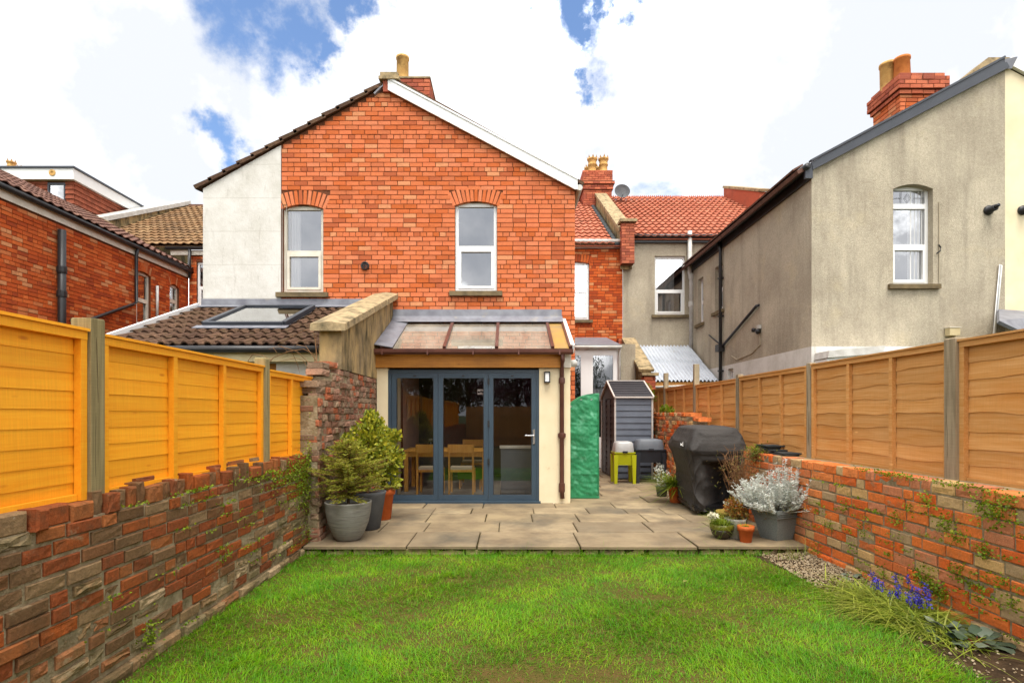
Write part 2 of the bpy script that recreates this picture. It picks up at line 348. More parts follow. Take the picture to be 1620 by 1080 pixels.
M['tile_mauve'] = mat('mauve_brown_tile', None, lin(104, 76, 66, .68), .9, .15, scale=6, bmp=.4, rnd=[lin(142, 106, 92, .7), lin(126, 92, 80, .68), lin(156, 118, 100, .7)])
M['tile_hung'] = mat('red_hung_tile', None, lin(140, 76, 54, .7), .85, .2, scale=5, bmp=.3, rnd=[lin(186, 104, 74, .72), lin(168, 88, 62, .7), lin(196, 116, 86, .72)])
M['pot_buff'] = mat('buff_chimney_pot', lin(224, 180, 108, .78), lin(196, 148, 84, .75), .8, .2, scale=7, stain=lin(140, 104, 62, .7), stain_scale=4)
M['pot_orange'] = mat('orange_chimney_pot', lin(214, 130, 64, .78), lin(190, 108, 52, .75), .8, .2, scale=7)
M['terracotta'] = mat('terracotta', lin(222, 112, 52, .76), lin(200, 98, 48, .74), .75, .25, scale=9, stain=lin(214, 160, 120, .7), stain_scale=7, stain_at=(.6, .8), bmp=.2)
M['pot_stone'] = mat('grey_ribbed_pot', lin(158, 155, 146, .74), lin(132, 130, 124, .72), .85, .25, scale=5, stretch=(1, 1, 12), bmp=.8, bscale=5, bdist=.008)
M['pot_dark'] = mat('dark_grey_pot', lin(110, 112, 114, .68), lin(94, 96, 100, .66), .8, .25, scale=6, bmp=.3)
M['planter_grey'] = mat('speckled_grey_planter', lin(150, 156, 152, .72), lin(122, 130, 128, .68), .7, .3, scale=90, bmp=.2)
M['pot_pale'] = mat('pale_stone_pot', lin(176, 174, 164, .7), lin(140, 138, 128, .66), .85, .2, scale=18, bmp=.5)
M['bowl_olive'] = mat('dark_glazed_bowl', lin(62, 54, 38, .7), lin(44, 40, 30, .7), .25, .5, scale=5, bmp=.1)
M['olive_rim'] = mat('olive_glaze', lin(128, 128, 40, .65), lin(108, 106, 34, .65), .35, .45, scale=5, bmp=.1)
M['basket'] = mat('yellow_basket', lin(180, 152, 70, .65), lin(140, 116, 50, .6), .8, .2, scale=30, bmp=.4)
M['cover_black'] = mat('black_polyester_cover', lin(70, 66, 63, .72), lin(58, 55, 53, .70), .75, .3, scale=3, bmp=.5, bscale=9, bdist=.03)
M['black_metal'] = mat('black_enamel', lin(24, 24, 26, .9), None, .25, .5, bmp=0)
M['tarp_green'] = mat('green_tarpaulin', lin(58, 160, 108, .70), lin(44, 138, 90, .68), .42, .4, scale=4, bmp=.5, bscale=9, bdist=.02, stain=lin(110, 190, 150, .76), stain_scale=7, stain_at=(.54, .72))
M['shed_grey'] = mat('slate_blue_plastic', lin(112, 120, 134, .66), lin(100, 108, 122, .64), .5, .4, scale=3, bmp=.05)
M['shed_dark'] = mat('dark_grey_plastic', lin(66, 62, 66, .66), lin(54, 52, 56, .64), .5, .4, scale=3, bmp=.05)
M['shed_trim'] = mat('pale_aluminium_trim', lin(206, 198, 190, .78), None, .45, .45, bmp=0)
M['lime'] = mat('lime_plastic', lin(196, 200, 22, .74), lin(186, 190, 20, .72), .45, .4, scale=3, bmp=0)
M['char_plastic'] = mat('charcoal_plastic', lin(48, 52, 60, .8), lin(42, 46, 52, .8), .45, .4, scale=3, bmp=0)
M['slate'] = mat('roof_slate', lin(70, 76, 78, .7), lin(54, 60, 62, .66), .7, .35, scale=12, bmp=.4)
M['pebble'] = mat('pale_gravel', None, lin(150, 132, 104, .68), .9, .2, scale=20, bmp=.2, rnd=[lin(186, 164, 128, .7), lin(146, 122, 90, .66), lin(206, 190, 160, .72), lin(120, 98, 74, .6)])
M['corrugated'] = mat('galvanised_sheet', lin(206, 212, 220, .78), lin(184, 190, 200, .75), .45, .5, scale=3, bmp=.08, stain=lin(170, 164, 150, .74), stain_scale=2, stain_at=(.6, .8))
M['oak'] = wood_mat('oak_furniture', lin(238, 178, 86, .9), lin(226, 158, 68, .88), lin(190, 122, 54, .8), 'Z', .45)
M['cushion'] = mat('cream_fabric', lin(222, 206, 180, .8), None, .9, .1, bmp=.2)
M['pink_wall'] = mat('pink_plaster', lin(236, 196, 186, .9), None, .9, .1, bmp=0)
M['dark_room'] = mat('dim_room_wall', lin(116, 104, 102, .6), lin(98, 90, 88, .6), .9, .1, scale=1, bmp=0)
M['room_floor'] = mat('grey_floor_tile', lin(176, 168, 158, .75), lin(156, 148, 140, .72), .5, .3, scale=3, bmp=0)
M['room_unit'] = mat('grey_unit', lin(120, 126, 134, .7), lin(108, 114, 122, .7), .5, .3, scale=3, bmp=0)
M['green_seat'] = mat('green_fabric', lin(110, 160, 50, .7), None, .9, .1, bmp=0)
M['curtain'] = mat('white_voile', lin(236, 234, 230, .86), None, .9, .1, bmp=0)
M['blind'] = mat('white_blind', lin(226, 226, 224, .82), None, .8, .1, bmp=0)
M['paper'] = mat('print_paper', lin(226, 206, 196, .8), None, .8, .1, bmp=0)
M['ink'] = mat('black_print', lin(26, 26, 28, .9), None, .7, .2, bmp=0)
M['lantern_white'] = mat('opal_glass', lin(240, 240, 240, .86), None, .3, .4, bmp=0)
M['steel'] = mat('satin_steel', lin(206, 206, 208, .8), None, .25, .5, .8, bmp=0)
M['vent_black'] = M['black_pvc']
M['rust'] = mat('rusty_metal', lin(120, 74, 44, .6), lin(90, 56, 40, .6), .85, .2, scale=20)
M['bronze_panel'] = mat('yellowed_glazing_panel', lin(196, 156, 84, .7), lin(170, 140, 92, .7), .35, .4, scale=4, bmp=.1)
M['cream_fascia'] = mat('cream_painted_board', lin(222, 206, 162, .8), lin(206, 186, 142, .78), .7, .2, scale=4, bmp=.15)
M['bark'] = mat('grey_brown_bark', lin(104, 84, 62, .55), lin(76, 60, 46, .5), .95, .1, scale=30, stretch=(1, 1, .3), bmp=.7)
M['twig'] = mat('dry_twig', lin(168, 126, 88, .62), lin(128, 92, 64, .6), .9, .1, scale=20, bmp=0)
M['cable'] = mat('pale_cable', lin(190, 176, 150, .75), None, .7, .2, bmp=0)
M['glass'] = glass_mat('window_glass', .15)
M['glass_up'] = glass_mat('upper_window_glass', .36)
M['glass_door'] = glass_mat('door_glass', .045)
M['glass_roof'] = glass_mat('roof_glass', .30, (.93, .94, .92, 1))
def pale_sheen_glass():
    m = glass_mat('roof_glass_painted_sheen', .20, (.93, .94, .92, 1)); nt = m.node_tree
    out = [n for n in nt.nodes if n.type == 'OUTPUT_MATERIAL'][0]; src = out.inputs[0].links[0].from_socket
    d = nnode(nt, 'ShaderNodeBsdfDiffuse'); d.inputs[0].default_value = lin(214, 200, 180, .8)  # pale diffuse colour mixed in to stand for the panes' bright reflection
    mx_ = nnode(nt, 'ShaderNodeMixShader'); nt.links.new(ramp(nt, noise_node(nt, pos(nt, (3, .8, .8)), 1.5, 5), [(.3, (.12, .12, .12, 1)), (.7, (.34, .34, .34, 1))]), mx_.inputs[0])
    nt.links.new(src, mx_.inputs[1]); nt.links.new(d.outputs[0], mx_.inputs[2]); nt.links.new(mx_.outputs[0], out.inputs[0])
    return m
M['glass_roof'] = pale_sheen_glass()
M['glass_sky'] = glass_mat('rooflight_glass', .35)
M['poly'] = mat('frosted_lid', lin(188, 188, 186, .8), lin(170, 170, 168, .8), .3, .5, scale=4, bmp=.1)

# ------------------------------------------------------------------ mesh helpers
class MB:
    def __init__(self): self.v = []; self.f = []
    def add(self, vs, fs):
        o = len(self.v)
        self.v += [tuple(q) for q in vs]
        self.f += [tuple(i + o for i in q) for q in fs]
        return self
    def box(self, x0, x1, y0, y1, z0, z1):
        return self.add([(x0, y0, z0), (x1, y0, z0), (x1, y1, z0), (x0, y1, z0), (x0, y0, z1), (x1, y0, z1), (x1, y1, z1), (x0, y1, z1)],
                        [(0, 3, 2, 1), (4, 5, 6, 7), (0, 1, 5, 4), (1, 2, 6, 5), (2, 3, 7, 6), (3, 0, 4, 7)])
    def bar(self, p, q, w, h, up=(0, 0, 1)):
        """box along p-q, w wide across, h along up (centred)"""
        p, q, up = Vector(p), Vector(q), Vector(up)
        d = (q - p).normalized(); s = d.cross(up).normalized(); u = s.cross(d)
        vs = []
        for c in (p, q):
            for a, b in ((-1, -1), (1, -1), (1, 1), (-1, 1)):
                vs.append(c + s * (a * w / 2) + u * (b * h / 2))
        return self.add(vs, [(3, 2, 1, 0), (4, 5, 6, 7), (0, 1, 5, 4), (1, 2, 6, 5), (2, 3, 7, 6), (3, 0, 4, 7)])
    def tube(self, pts, r, n=8, cap=True):
        pts = [Vector(p) for p in pts]
        rs = r if isinstance(r, (list, tuple)) else [r] * len(pts)
        o = len(self.v)
        ref = Vector((0, 0, 1))
        for i, p in enumerate(pts):
            d = (pts[min(i + 1, len(pts) - 1)] - pts[max(i - 1, 0)]).normalized()
            a = ref if abs(d.dot(ref)) < .95 else Vector((1, 0, 0))
            s = d.cross(a).normalized(); u = s.cross(d)
            for k in range(n):
                t = 2 * math.pi * k / n
                self.v.append(tuple(p + (s * math.cos(t) + u * math.sin(t)) * rs[i]))
        for i in range(len(pts) - 1):
            for k in range(n):
                a = o + i * n + k; b = o + i * n + (k + 1) % n
                self.f.append((a, b, b + n, a + n))
        if cap:
            self.f.append(tuple(o + k for k in reversed(range(n))))
            self.f.append(tuple(o + (len(pts) - 1) * n + k for k in range(n)))
        return self
    def lathe(self, prof, n=24, c=(0, 0, 0), capb=True, capt=False):
        o = len(self.v)
        for r, z in prof:
            for k in range(n):
                t = 2 * math.pi * k / n
                self.v.append((c[0] + r * math.cos(t), c[1] + r * math.sin(t), c[2] + z))
        for i in range(len(prof) - 1):
            for k in range(n):
                a = o + i * n + k; b = o + i * n + (k + 1) % n
                self.f.append((a, b, b + n, a + n))
        if capb: self.f.append(tuple(o + k for k in reversed(range(n))))
        if capt: self.f.append(tuple(o + (len(prof) - 1) * n + k for k in range(n)))
        return self
    def prism(self, poly, y0, y1):
        """polygon in X-Z extruded along Y"""
        n = len(poly)
        vs = [(x, y0, z) for x, z in poly] + [(x, y1, z) for x, z in poly]
        fs = [tuple(range(n)), tuple(range(2 * n - 1, n - 1, -1))] + [(i, i + n, (i + 1) % n + n, (i + 1) % n) for i in range(n)]
        return self.add(vs, fs)
    def slab(self, a, b, c, d, t):
        """quad a-b-c-d thickened by t along its normal"""
        a, b, c, d = map(Vector, (a, b, c, d))
        n = (b - a).cross(d - a).normalized() * t
        vs = [a, b, c, d, a + n, b + n, c + n, d + n]
        return self.add(vs, [(3, 2, 1, 0), (4, 5, 6, 7), (0, 1, 5, 4), (1, 2, 6, 5), (2, 3, 7, 6), (3, 0, 4, 7)])
    def plate(self, x0, x1, zb, top, breaks, holes, y, depth):
        """upright wall sheet in X-Z at y with openings; reveals run back by depth"""
        xs = sorted(set([x0, x1] + [b for b in breaks if x0 < b < x1] + [h for q in holes for h in q[:2] if x0 < h < x1]))
        for a, b in zip(xs, xs[1:]):
            segs = []
            z = zb
            for h in sorted([q for q in holes if q[0] <= a + 1e-6 and q[1] >= b - 1e-6], key=lambda q: q[2]):
                if h[2] > z: segs.append((z, z, h[2], h[2]))
                z = h[3]
            segs.append((z, z, top(a + 1e-6), top(b - 1e-6)))
            for za, zb_, zc, zd in segs:
                self.add([(a, y, za), (b, y, zb_), (b, y, zd), (a, y, zc)], [(0, 1, 2, 3)])
        for h in holes:
            X0, X1, Z0, Z1 = h
            self.add([(X0, y, Z0), (X1, y, Z0), (X1, y, Z1), (X0, y, Z1), (X0, y + depth, Z0), (X1, y + depth, Z0), (X1, y + depth, Z1), (X0, y + depth, Z1)],
                     [(0, 4, 5, 1), (1, 5, 6, 2), (2, 6, 7, 3), (3, 7, 4, 0)])
        return self
    def build(self, name, m, parent=None, smooth=False, T=None, loc=None):
        me = bpy.data.meshes.new(name)
        vs = self.v
        if T is not None: vs = [T @ Vector(q) for q in vs]
        o_ = Vector(org(parent)) if parent is not None else Vector(loc if loc is not None else (0, 0, 0))
        vs = [(q[0] - o_[0], q[1] - o_[1], q[2] - o_[2]) for q in vs]
        me.from_pydata(vs, [], self.f)
        if smooth: me.polygons.foreach_set('use_smooth', [True] * len(me.polygons))
        ob = bpy.data.objects.new(name, me)
        C.objects.link(ob)
        me.materials.append(M[m] if isinstance(m, str) else m)
        if parent is not None: ob.parent = parent
        else: ob.location = o_
        ORG[ob.name] = tuple(o_)
        return ob
ORG = {}
def org(o): return ORG[o.name]
def np_build(name, V, Fq, m, parent=None, smooth=False, loc=(0, 0, 0)):
    """big meshes from numpy arrays: V (n,3), Fq (k,3 or 4)"""
    me = bpy.data.meshes.new(name)
    o_ = np.array(org(parent) if parent is not None else loc, dtype=np.float32)
    V = np.asarray(V, np.float32) - o_
    Fq = np.asarray(Fq, np.int32)
    k = Fq.shape[1]
    me.vertices.add(len(V)); me.vertices.foreach_set('co', V.ravel())
    me.loops.add(Fq.size); me.loops.foreach_set('vertex_index', Fq.ravel())
    me.polygons.add(len(Fq)); me.polygons.foreach_set('loop_start', np.arange(len(Fq), dtype=np.int32) * k)
    if smooth: me.polygons.foreach_set('use_smooth', np.ones(len(Fq), dtype=bool))
    me.update(calc_edges=True)
    ob = bpy.data.objects.new(name, me); C.objects.link(ob)
    me.materials.append(M[m] if isinstance(m, str) else m)
    if parent is not None: ob.parent = parent
    else: ob.location = [float(q) for q in o_]
    ORG[ob.name] = tuple(float(q) for q in o_)
    return ob
def thing(name, label, cat, loc=(0, 0, 0), group=None):
    o = bpy.data.objects.new(name, None)
    C.objects.link(o)
    o.empty_display_size = .1
    o.location = loc
    ORG[o.name] = tuple(loc)
    return tag(o, label, cat, group)
def tag(o, label, cat, group=None, kind=None):
    o['label'] = label; o['category'] = cat
    if group: o['group'] = group
    o['kind'] = kind or 'thing'
    return o
def struct(o):
    o['kind'] = 'structure'
    return o
def frame_T(x, y, z, rot):
    return Matrix.Translation((x, y, z)) @ Matrix.Rotation(rot, 4, 'Z')

# ------------------------------------------------------------------ bricks
def brick_geo(L, H, D, bev, rough, r):
    """brick with its worn front face at y=0 facing -Y, centred on x and z"""
    hx, hz = L / 2, H / 2
    j = lambda s: r.uniform(-s, s)
    vs, fs = [], []
    for (y, ins) in ((D, 0), (bev, 0)):
        for sx, sz in ((-1, -1), (1, -1), (1, 1), (-1, 1)):
            vs.append((sx * (hx - ins) + j(rough * .25), y, sz * (hz - ins) + j(rough * .2)))
    if rough < .004:
        for sx, sz in ((-1, -1), (1, -1), (1, 1), (-1, 1)):
            vs.append((sx * (hx - bev), j(.0008), sz * (hz - bev)))
        fs = [(0, 1, 5, 4), (1, 2, 6, 5), (2, 3, 7, 6), (3, 0, 4, 7), (4, 5, 9, 8), (5, 6, 10, 9), (6, 7, 11, 10), (7, 4, 8, 11), (8, 9, 10, 11)]
    else:
        nx = 3
        for zi in range(3):
            for xi in range(nx + 1):
                x = -(hx - bev) + 2 * (hx - bev) * xi / nx; z = -(hz - bev) + (hz - bev) * zi
                edge = xi in (0, nx) or zi in (0, 2)
                vs.append((x + j(rough * .5), abs(j(rough)) * (1.1 if edge else .6), z + j(rough * .35)))
        g = lambda xi, zi: 8 + zi * (nx + 1) + xi
        fs = [(0, 1, 5, 4), (1, 2, 6, 5), (2, 3, 7, 6), (3, 0, 4, 7)]
        for zi in range(2):
            for xi in range(nx): fs.append((g(xi, zi), g(xi + 1, zi), g(xi + 1, zi + 1), g(xi, zi + 1)))
        for xi in range(nx):
            pass
        fs.append((4, 5) + tuple(g(xi, 0) for xi in range(nx, -1, -1)))
        fs.append((5, 6) + tuple(g(nx, zi) for zi in (2, 1, 0)))
        fs.append((6, 7) + tuple(g(xi, 2) for xi in range(0, nx + 1)))
        fs.append((7, 4) + tuple(g(0, zi) for zi in (0, 1, 2)))
    return vs, fs
BRICK_CACHE = {}
def brick_mesh(L, H, D, bev, rough, var, matname):
    key = (round(L, 2), round(H, 3), D, bev, rough, var, matname)
    if key not in BRICK_CACHE:
        r = random.Random(str(key))
        vs, fs = brick_geo(max(.03, round(L, 2)), H, D, bev, rough, r)
        me = bpy.data.meshes.new('brick')
        me.from_pydata(vs, [], fs); me.materials.append(M[matname])
        BRICK_CACHE[key] = me
    return BRICK_CACHE[key]
def lay(parent, items, x, y, rot, matname, name='brick', mass='brickwork', D=.09, bev=.006, rough=.0, depth_j=.002, tilt_j=0.0, limit=300, lim_y=99, sunk=0.0):
    """items: (u, z, length, height[, tilt]) on a wall whose foot starts at (x, y) and runs along rot; the largest in view become objects, the rest one mass"""
    d = Vector((math.cos(rot), math.sin(rot), 0)); n = Vector((math.sin(rot), -math.cos(rot), 0))
    scored = []
    for it in items:
        p = Vector((x, y, it[1])) + d * it[0]
        q = proj(p)
        s = 0
        if q and -15 < q[0] < 1635 and -10 < q[1] < 1090 and p.y < lim_y:
            view = (p - Vector((0, 0, EYE)))
            s = it[2] * it[3] / view.length_squared * abs(view.normalized().dot(n)) + 1e-9
        scored.append((s, p, it))
    scored.sort(key=lambda q: -q[0])
    o_ = Vector(org(parent))
    rest = [], []
    for i, (s, p, it) in enumerate(scored):
        dep = -sunk + rng.gauss(0, depth_j)
        rg = rough * rng.choice((0.0, .5, 1.0, 1.0)) if rough else 0.0
        tl = (it[4] if len(it) > 4 else 0) + rng.gauss(0, tilt_j)
        pp = p + n * dep
        if i < limit and s > 0:
            ob = bpy.data.objects.new(name, brick_mesh(it[2], it[3], D, bev, round(rg, 4), rng.randrange(6 if rough else 2), matname))
            C.objects.link(ob); ob.parent = parent
            ob.location = pp - o_
            ob.rotation_euler = (0, tl, rot)
        else:
            vs, fs = brick_geo(it[2], it[3], D, bev, rg, rng)
            T = Matrix.Translation(pp) @ Matrix.Rotation(rot, 4, 'Z') @ Matrix.Rotation(tl, 4, 'Y')
            k = len(rest[0])
            rest[0].extend(tuple(T @ Vector(q)) for q in vs)
            rest[1].extend(tuple(a + k for a in q) for q in fs)
    if rest[0]:
        mb = MB(); mb.v = rest[0]; mb.f = rest[1]
        ob = mb.build(mass, matname, parent)
        ob['kind'] = 'stuff'
def coursed(u0, u1, z0, z1, spans, H=.0835, L=.232, m=.010, header_every=7, jit=.004, cut=.06):
    """brick positions for courses between z0 and z1; spans(zlo, zhi) gives the free stretches of a course"""
    out = []
    k = 0
    z = z0
    while z + H * .8 <= z1:
        head = header_every and k % header_every == header_every - 1
        step = L / 2 if head else L
        for a, b in spans(z, z + H):
            u = u0 + (-(step / 2) if k % 2 else 0) + rng.uniform(-.01, .01) - step
            carry = False; last = a
            while u < b:
                w = step if rng.random() > .05 else step * rng.choice((.5, 1.0))
                s, e = max(u, a), min(u + w, b)
                if s > a + 1e-6 and 0 < b - (u + w) < cut: e = b
                elif u < a and u + w - a <= cut: u += w; carry = True; continue
                if carry: s = a; carry = False
                if e - s > .02 and s < last: s = last
                if e - s > .02:
                    last = e
                    out.append(((s + e) / 2 + rng.uniform(-jit, jit) * .4, z + H / 2 + rng.uniform(-jit, jit) * .3, e - s - m, H - m))
                u += w
        z += H; k += 1
    return out
def cut_spans(a, b, holes):
    """[a,b] minus holes"""
    res = [(a, b)]
    for h0, h1 in holes:
        nxt = []
        for s, e in res:
            if h1 <= s or h0 >= e: nxt.append((s, e)); continue
            if h0 > s: nxt.append((s, h0))
            if h1 < e: nxt.append((h1, e))
        res = nxt
    return [(s, e) for s, e in res if e - s > .03]
def arch(cx, spring, w, rise, h, n):
    """voussoirs of a segmental arch: (u, z, length, height, tilt) with length across"""
    out = []
    Rr = (w * w / 4 + rise * rise) / (2 * rise)
    ang = math.asin(w / 2 / Rr)
    for i in range(n):
        t = -ang * 1.12 + 2 * ang * 1.12 * (i + .5) / n
        rr = Rr + h / 2
        u = cx + rr * math.sin(t); z = spring + rise - Rr + rr * math.cos(t)
        out.append((u, z, 2 * ang * 1.12 * Rr / n - .006, h, t))
    return out

# ------------------------------------------------------------------ windows
def window(parent, T, w, h, frame='white_pvc', glass='glass_up', transom=.52, sill=True, curtain=None, fr=.055, inset=.07, sash=True, room=True, top_light=None, sill_w=.16):
    """upright two-light window in an opening w x h; local x across, z up, y into the wall"""
    f = MB()
    y0, y1 = inset, inset + .06
    f.box(-w / 2, -w / 2 + fr, y0, y1, 0, h); f.box(w / 2 - fr, w / 2, y0, y1, 0, h)
    f.box(-w / 2 + fr, w / 2 - fr, y0, y1, 0, fr * 1.2); f.box(-w / 2 + fr, w / 2 - fr, y0, y1, h - fr * 1.3, h)
    zt = h * transom
    f.box(-w / 2 + fr, w / 2 - fr, y0 - .006, y1 - .004, zt - .03, zt + .03)
    if top_light:
        f.box(-w / 2 + fr, w / 2 - fr, y0 - .004, y1 - .002, h * top_light - .045, h * top_light + .045)
    win = f.build('window', frame, parent, T=T)
    if sash:
        g = MB(); s = .045
        a, b, c, d = -w / 2 + fr + .002, w / 2 - fr - .002, fr * 1.2 + .002, zt - .032
        y2, y3 = y0 - .014, y0 + .04
        g.box(a, a + s, y2, y3, c, d); g.box(b - s, b, y2, y3, c, d); g.box(a + s, b - s, y2, y3, c, c + s); g.box(a + s, b - s, y2, y3, d - s, d)
        g.build('sash', frame, win, T=T)
    hi = h * top_light - .045 if top_light else h - fr * 1.3
    spans = [(fr * 1.2, zt - .03), (zt + .03, hi)]
    if top_light: spans.append((h * top_light + .045, h - fr * 1.3))
    for a, b in spans:
        tw = rng.uniform(-.003, .003)
        MB().add([(-w / 2 + fr, y0 + .03 + tw, a), (w / 2 - fr, y0 + .03 - tw, a), (w / 2 - fr, y0 + .03 - tw, b), (-w / 2 + fr, y0 + .03 + tw, b)], [(0, 1, 2, 3)]).build('pane', glass, win, T=T)
    if sill:
        MB().box(-w / 2 - .1, w / 2 + .1, -.07, inset + .02, -.085, -.002).build('sill', 'sill', win, T=T)
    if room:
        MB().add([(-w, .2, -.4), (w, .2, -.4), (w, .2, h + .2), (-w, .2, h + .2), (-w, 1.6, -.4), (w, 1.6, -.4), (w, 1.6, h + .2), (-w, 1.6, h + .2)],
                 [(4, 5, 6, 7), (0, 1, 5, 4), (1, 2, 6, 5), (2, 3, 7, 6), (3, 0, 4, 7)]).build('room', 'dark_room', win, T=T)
    if curtain:
        c0, c1, cm = curtain
        cb = MB(); n = 14
        vs = []
        for k in range(n + 1):
            x = -w / 2 + fr + (w - 2 * fr) * (c0 + (c1 - c0) * k / n); yy = .16 + .018 * math.sin(k * 1.9)
            vs += [(x, yy, .02), (x, yy, h - .03)]
        cb.add(vs, [(2 * k, 2 * k + 2, 2 * k + 3, 2 * k + 1) for k in range(n)])
        cb.build('curtain', cm, win, T=T)
    return win

# ------------------------------------------------------------------ roof tiles
TILE_CACHE = {}
def tile_geo(w, l, prof, t):
    """one tile lying in local x (across) / y (up the slope) with z out of the roof; prof: list of (x share, z)"""
    vs, fs = [], []
    n = len(prof)
    for y, lift in ((0, t), (l, 0)):
        for x, z in prof: vs.append((x * w, y, z + lift))
    for x, z in prof: vs.append((x * w, 0, z + t - .022))
    for k in range(n - 1):
        fs.append((k, k + 1, n + k + 1, n + k)); fs.append((2 * n + k, 2 * n + k + 1, k + 1, k))
    fs.append((0, n, 2 * n)); fs.append((n - 1, 2 * n + n - 1, 2 * n - 1))
    return vs, fs
PANTILE = [(0, .004), (.14, .026), (.30, .034), (.46, .022), (.62, .004), (.80, -.004), (1.0, .003)]
ROMAN = [(0, .03), (.10, .038), (.2, .03), (.28, .002), (.48, .0), (.56, .03), (.64, .038), (.74, .03), (.82, .002), (1.0, .0)]
FLAT = [(0, 0), (.5, .003), (1, 0)]
def tile_roof(parent, o, ux, uy, width, length, tw, tl, prof, matname, limit=300, skip=None, t=.035, jit=.006, mass='tiling'):
    """tiles on the plane through o, running ux across and uy up the slope"""
    ux, uy = Vector(ux).normalized(), Vector(uy).normalized()
    un = ux.cross(uy)
    B = Matrix((ux, uy, un)).transposed()
    rows, cols = int(math.ceil(length / tl - 1e-6)), int(round(width / tw))
    tw = width / cols
    key = (round(tw, 3), tl, id(prof), matname)
    if key not in TILE_CACHE:
        lst = []
        for v_ in range(3):
            vs, fs = tile_geo(tw * 1.02, tl * 1.18, prof, t)
            vs = [(x, y, z + rng.uniform(-.002, .002)) for x, y, z in vs]
            me = bpy.data.meshes.new('tile'); me.from_pydata(vs, [], fs); me.materials.append(M[matname])
            lst.append((me, vs, fs))
        TILE_CACHE[key] = lst
    o_ = Vector(org(parent)); o = Vector(o)
    cells = []
    for r in range(rows):
        for c in range(cols):
            u, v = c * tw, r * tl
            if skip and skip(u, v, tw, tl): continue
            p = o + ux * u + uy * v
            q = proj(p)
            vis = q and -40 < q[0] < 1640
            cells.append(((p.length if vis else 1e6), p))
    cells.sort(key=lambda q: q[0])
    mv, mf = [], []
    for i, (s, p) in enumerate(cells):
        me, vs, fs = rng.choice(TILE_CACHE[key])
        p = p + uy * rng.uniform(-jit, jit) + un * rng.uniform(0, jit * .4)
        if i < limit and s < 1e5:
            ob = bpy.data.objects.new('tile', me); C.objects.link(ob); ob.parent = parent
            ob.location = p - o_
            ob.rotation_euler = B.to_euler()
        else:
            k = len(mv)
            mv += [tuple(p + B @ Vector(q)) for q in vs]; mf += [tuple(a + k for a in f) for f in fs]
    if mv:
        mb = MB(); mb.v = mv; mb.f = mf
        mb.build(mass, matname, parent)['kind'] = 'stuff'

# ------------------------------------------------------------------ leaves
def leaves_np(P, D, L, Wd, fold=.25, up=None):
    """kite leaves at points P along directions D with lengths L and widths Wd -> verts, quads"""
    n = len(P)
    D = D / np.linalg.norm(D, axis=1, keepdims=True)
    rv = nrng.normal(size=(n, 3)) if up is None else up + nrng.normal(size=(n, 3)) * .35
    Sx = np.cross(D, rv); Sx /= (np.linalg.norm(Sx, axis=1, keepdims=True) + 1e-9)
    N = np.cross(Sx, D)
    L = np.broadcast_to(L, (n,))[:, None]; Wd = np.broadcast_to(Wd, (n,))[:, None]
    a = P; b = P + D * L * .45 + Sx * Wd * .5 + N * Wd * fold; c = P + D * L; d = P + D * L * .45 - Sx * Wd * .5 + N * Wd * fold
    V = np.stack([a, b, c, d], 1).reshape(-1, 3)
    Fq = np.arange(n * 4).reshape(n, 4)
    return V, Fq
def rand_dirs(n, bias=(0, 0, 0)):
    d = nrng.normal(size=(n, 3)) + np.array(bias)
    return d / np.linalg.norm(d, axis=1, keepdims=True)
def blades_np(P, D, L, Wd, bend, seg=2, drop=None):
    """narrow bent blades rooted at P heading D (unit), bending over towards their lean -> verts, quads (tip pinched)"""
    n = len(P)
    L = np.broadcast_to(L, (n,)); Wd = np.broadcast_to(Wd, (n,)); bend = np.broadcast_to(bend, (n,))
    side = np.cross(D, np.array([0, 0, 1.0]) + nrng.normal(size=(n, 3)) * .05)
    side /= (np.linalg.norm(side, axis=1, keepdims=True) + 1e-9)
    horiz = D * np.array([1, 1, 0]); horiz /= (np.linalg.norm(horiz, axis=1, keepdims=True) + 1e-9)
    rows = []
    for k in range(seg + 1):
        t = k / seg
        c = P + D * (L * t)[:, None] + horiz * (bend * L * t * t)[:, None] - np.array([0, 0, 1.0]) * (bend * L * t * t * .55)[:, None]
        wdt = Wd * (1 - t * .93) * (0.75 if k == 0 else 1)
        rows.append(np.stack([c - side * wdt[:, None] / 2, c + side * wdt[:, None] / 2], 1))
    V = np.concatenate(rows, 1).reshape(-1, 3)
    base = np.arange(n)[:, None] * (2 * (seg + 1))
    qs = [base + np.array([[2 * k, 2 * k + 1, 2 * k + 3, 2 * k + 2]]) for k in range(seg)]
    return V, np.stack(qs, 1).reshape(-1, 4)

# ================================================================== ground
def sheet(name, x0, x1, y0, y1, z, m, nx=1, ny=1):
    mb = MB()
    for i in range(nx):
        for j in range(ny):
            a, b = x0 + (x1 - x0) * i / nx, x0 + (x1 - x0) * (i + 1) / nx
            c, d = y0 + (y1 - y0) * j / ny, y0 + (y1 - y0) * (j + 1) / ny
            mb.add([(a, c, z), (b, c, z), (b, d, z), (a, d, z)], [(0, 1, 2, 3)])
    return struct(mb.build(name, m))
sheet('ground', -600, 600, -500, 900, -.05, 'terrain')
sheet('lawn', XL - .02, 2.95, -8, YP + .1, LAWN, 'lawn_soil')
bed = MB()
n_ = 44
for i in range(n_):
    ya, yb = -8 + (YP + .02 + 8) * i / n_, -8 + (YP + .02 + 8) * (i + 1) / n_
    ea, eb = [2.68 + .07 * math.sin(y * 1.9) + .04 * math.sin(y * 5.1) for y in (ya, yb)]
    bed.add([(ea, ya, .004), (XR + .05, ya, .035), (XR + .05, yb, .035), (eb, yb, .004)], [(0, 1, 2, 3)])
struct(bed.build('soil_bed', 'soil'))

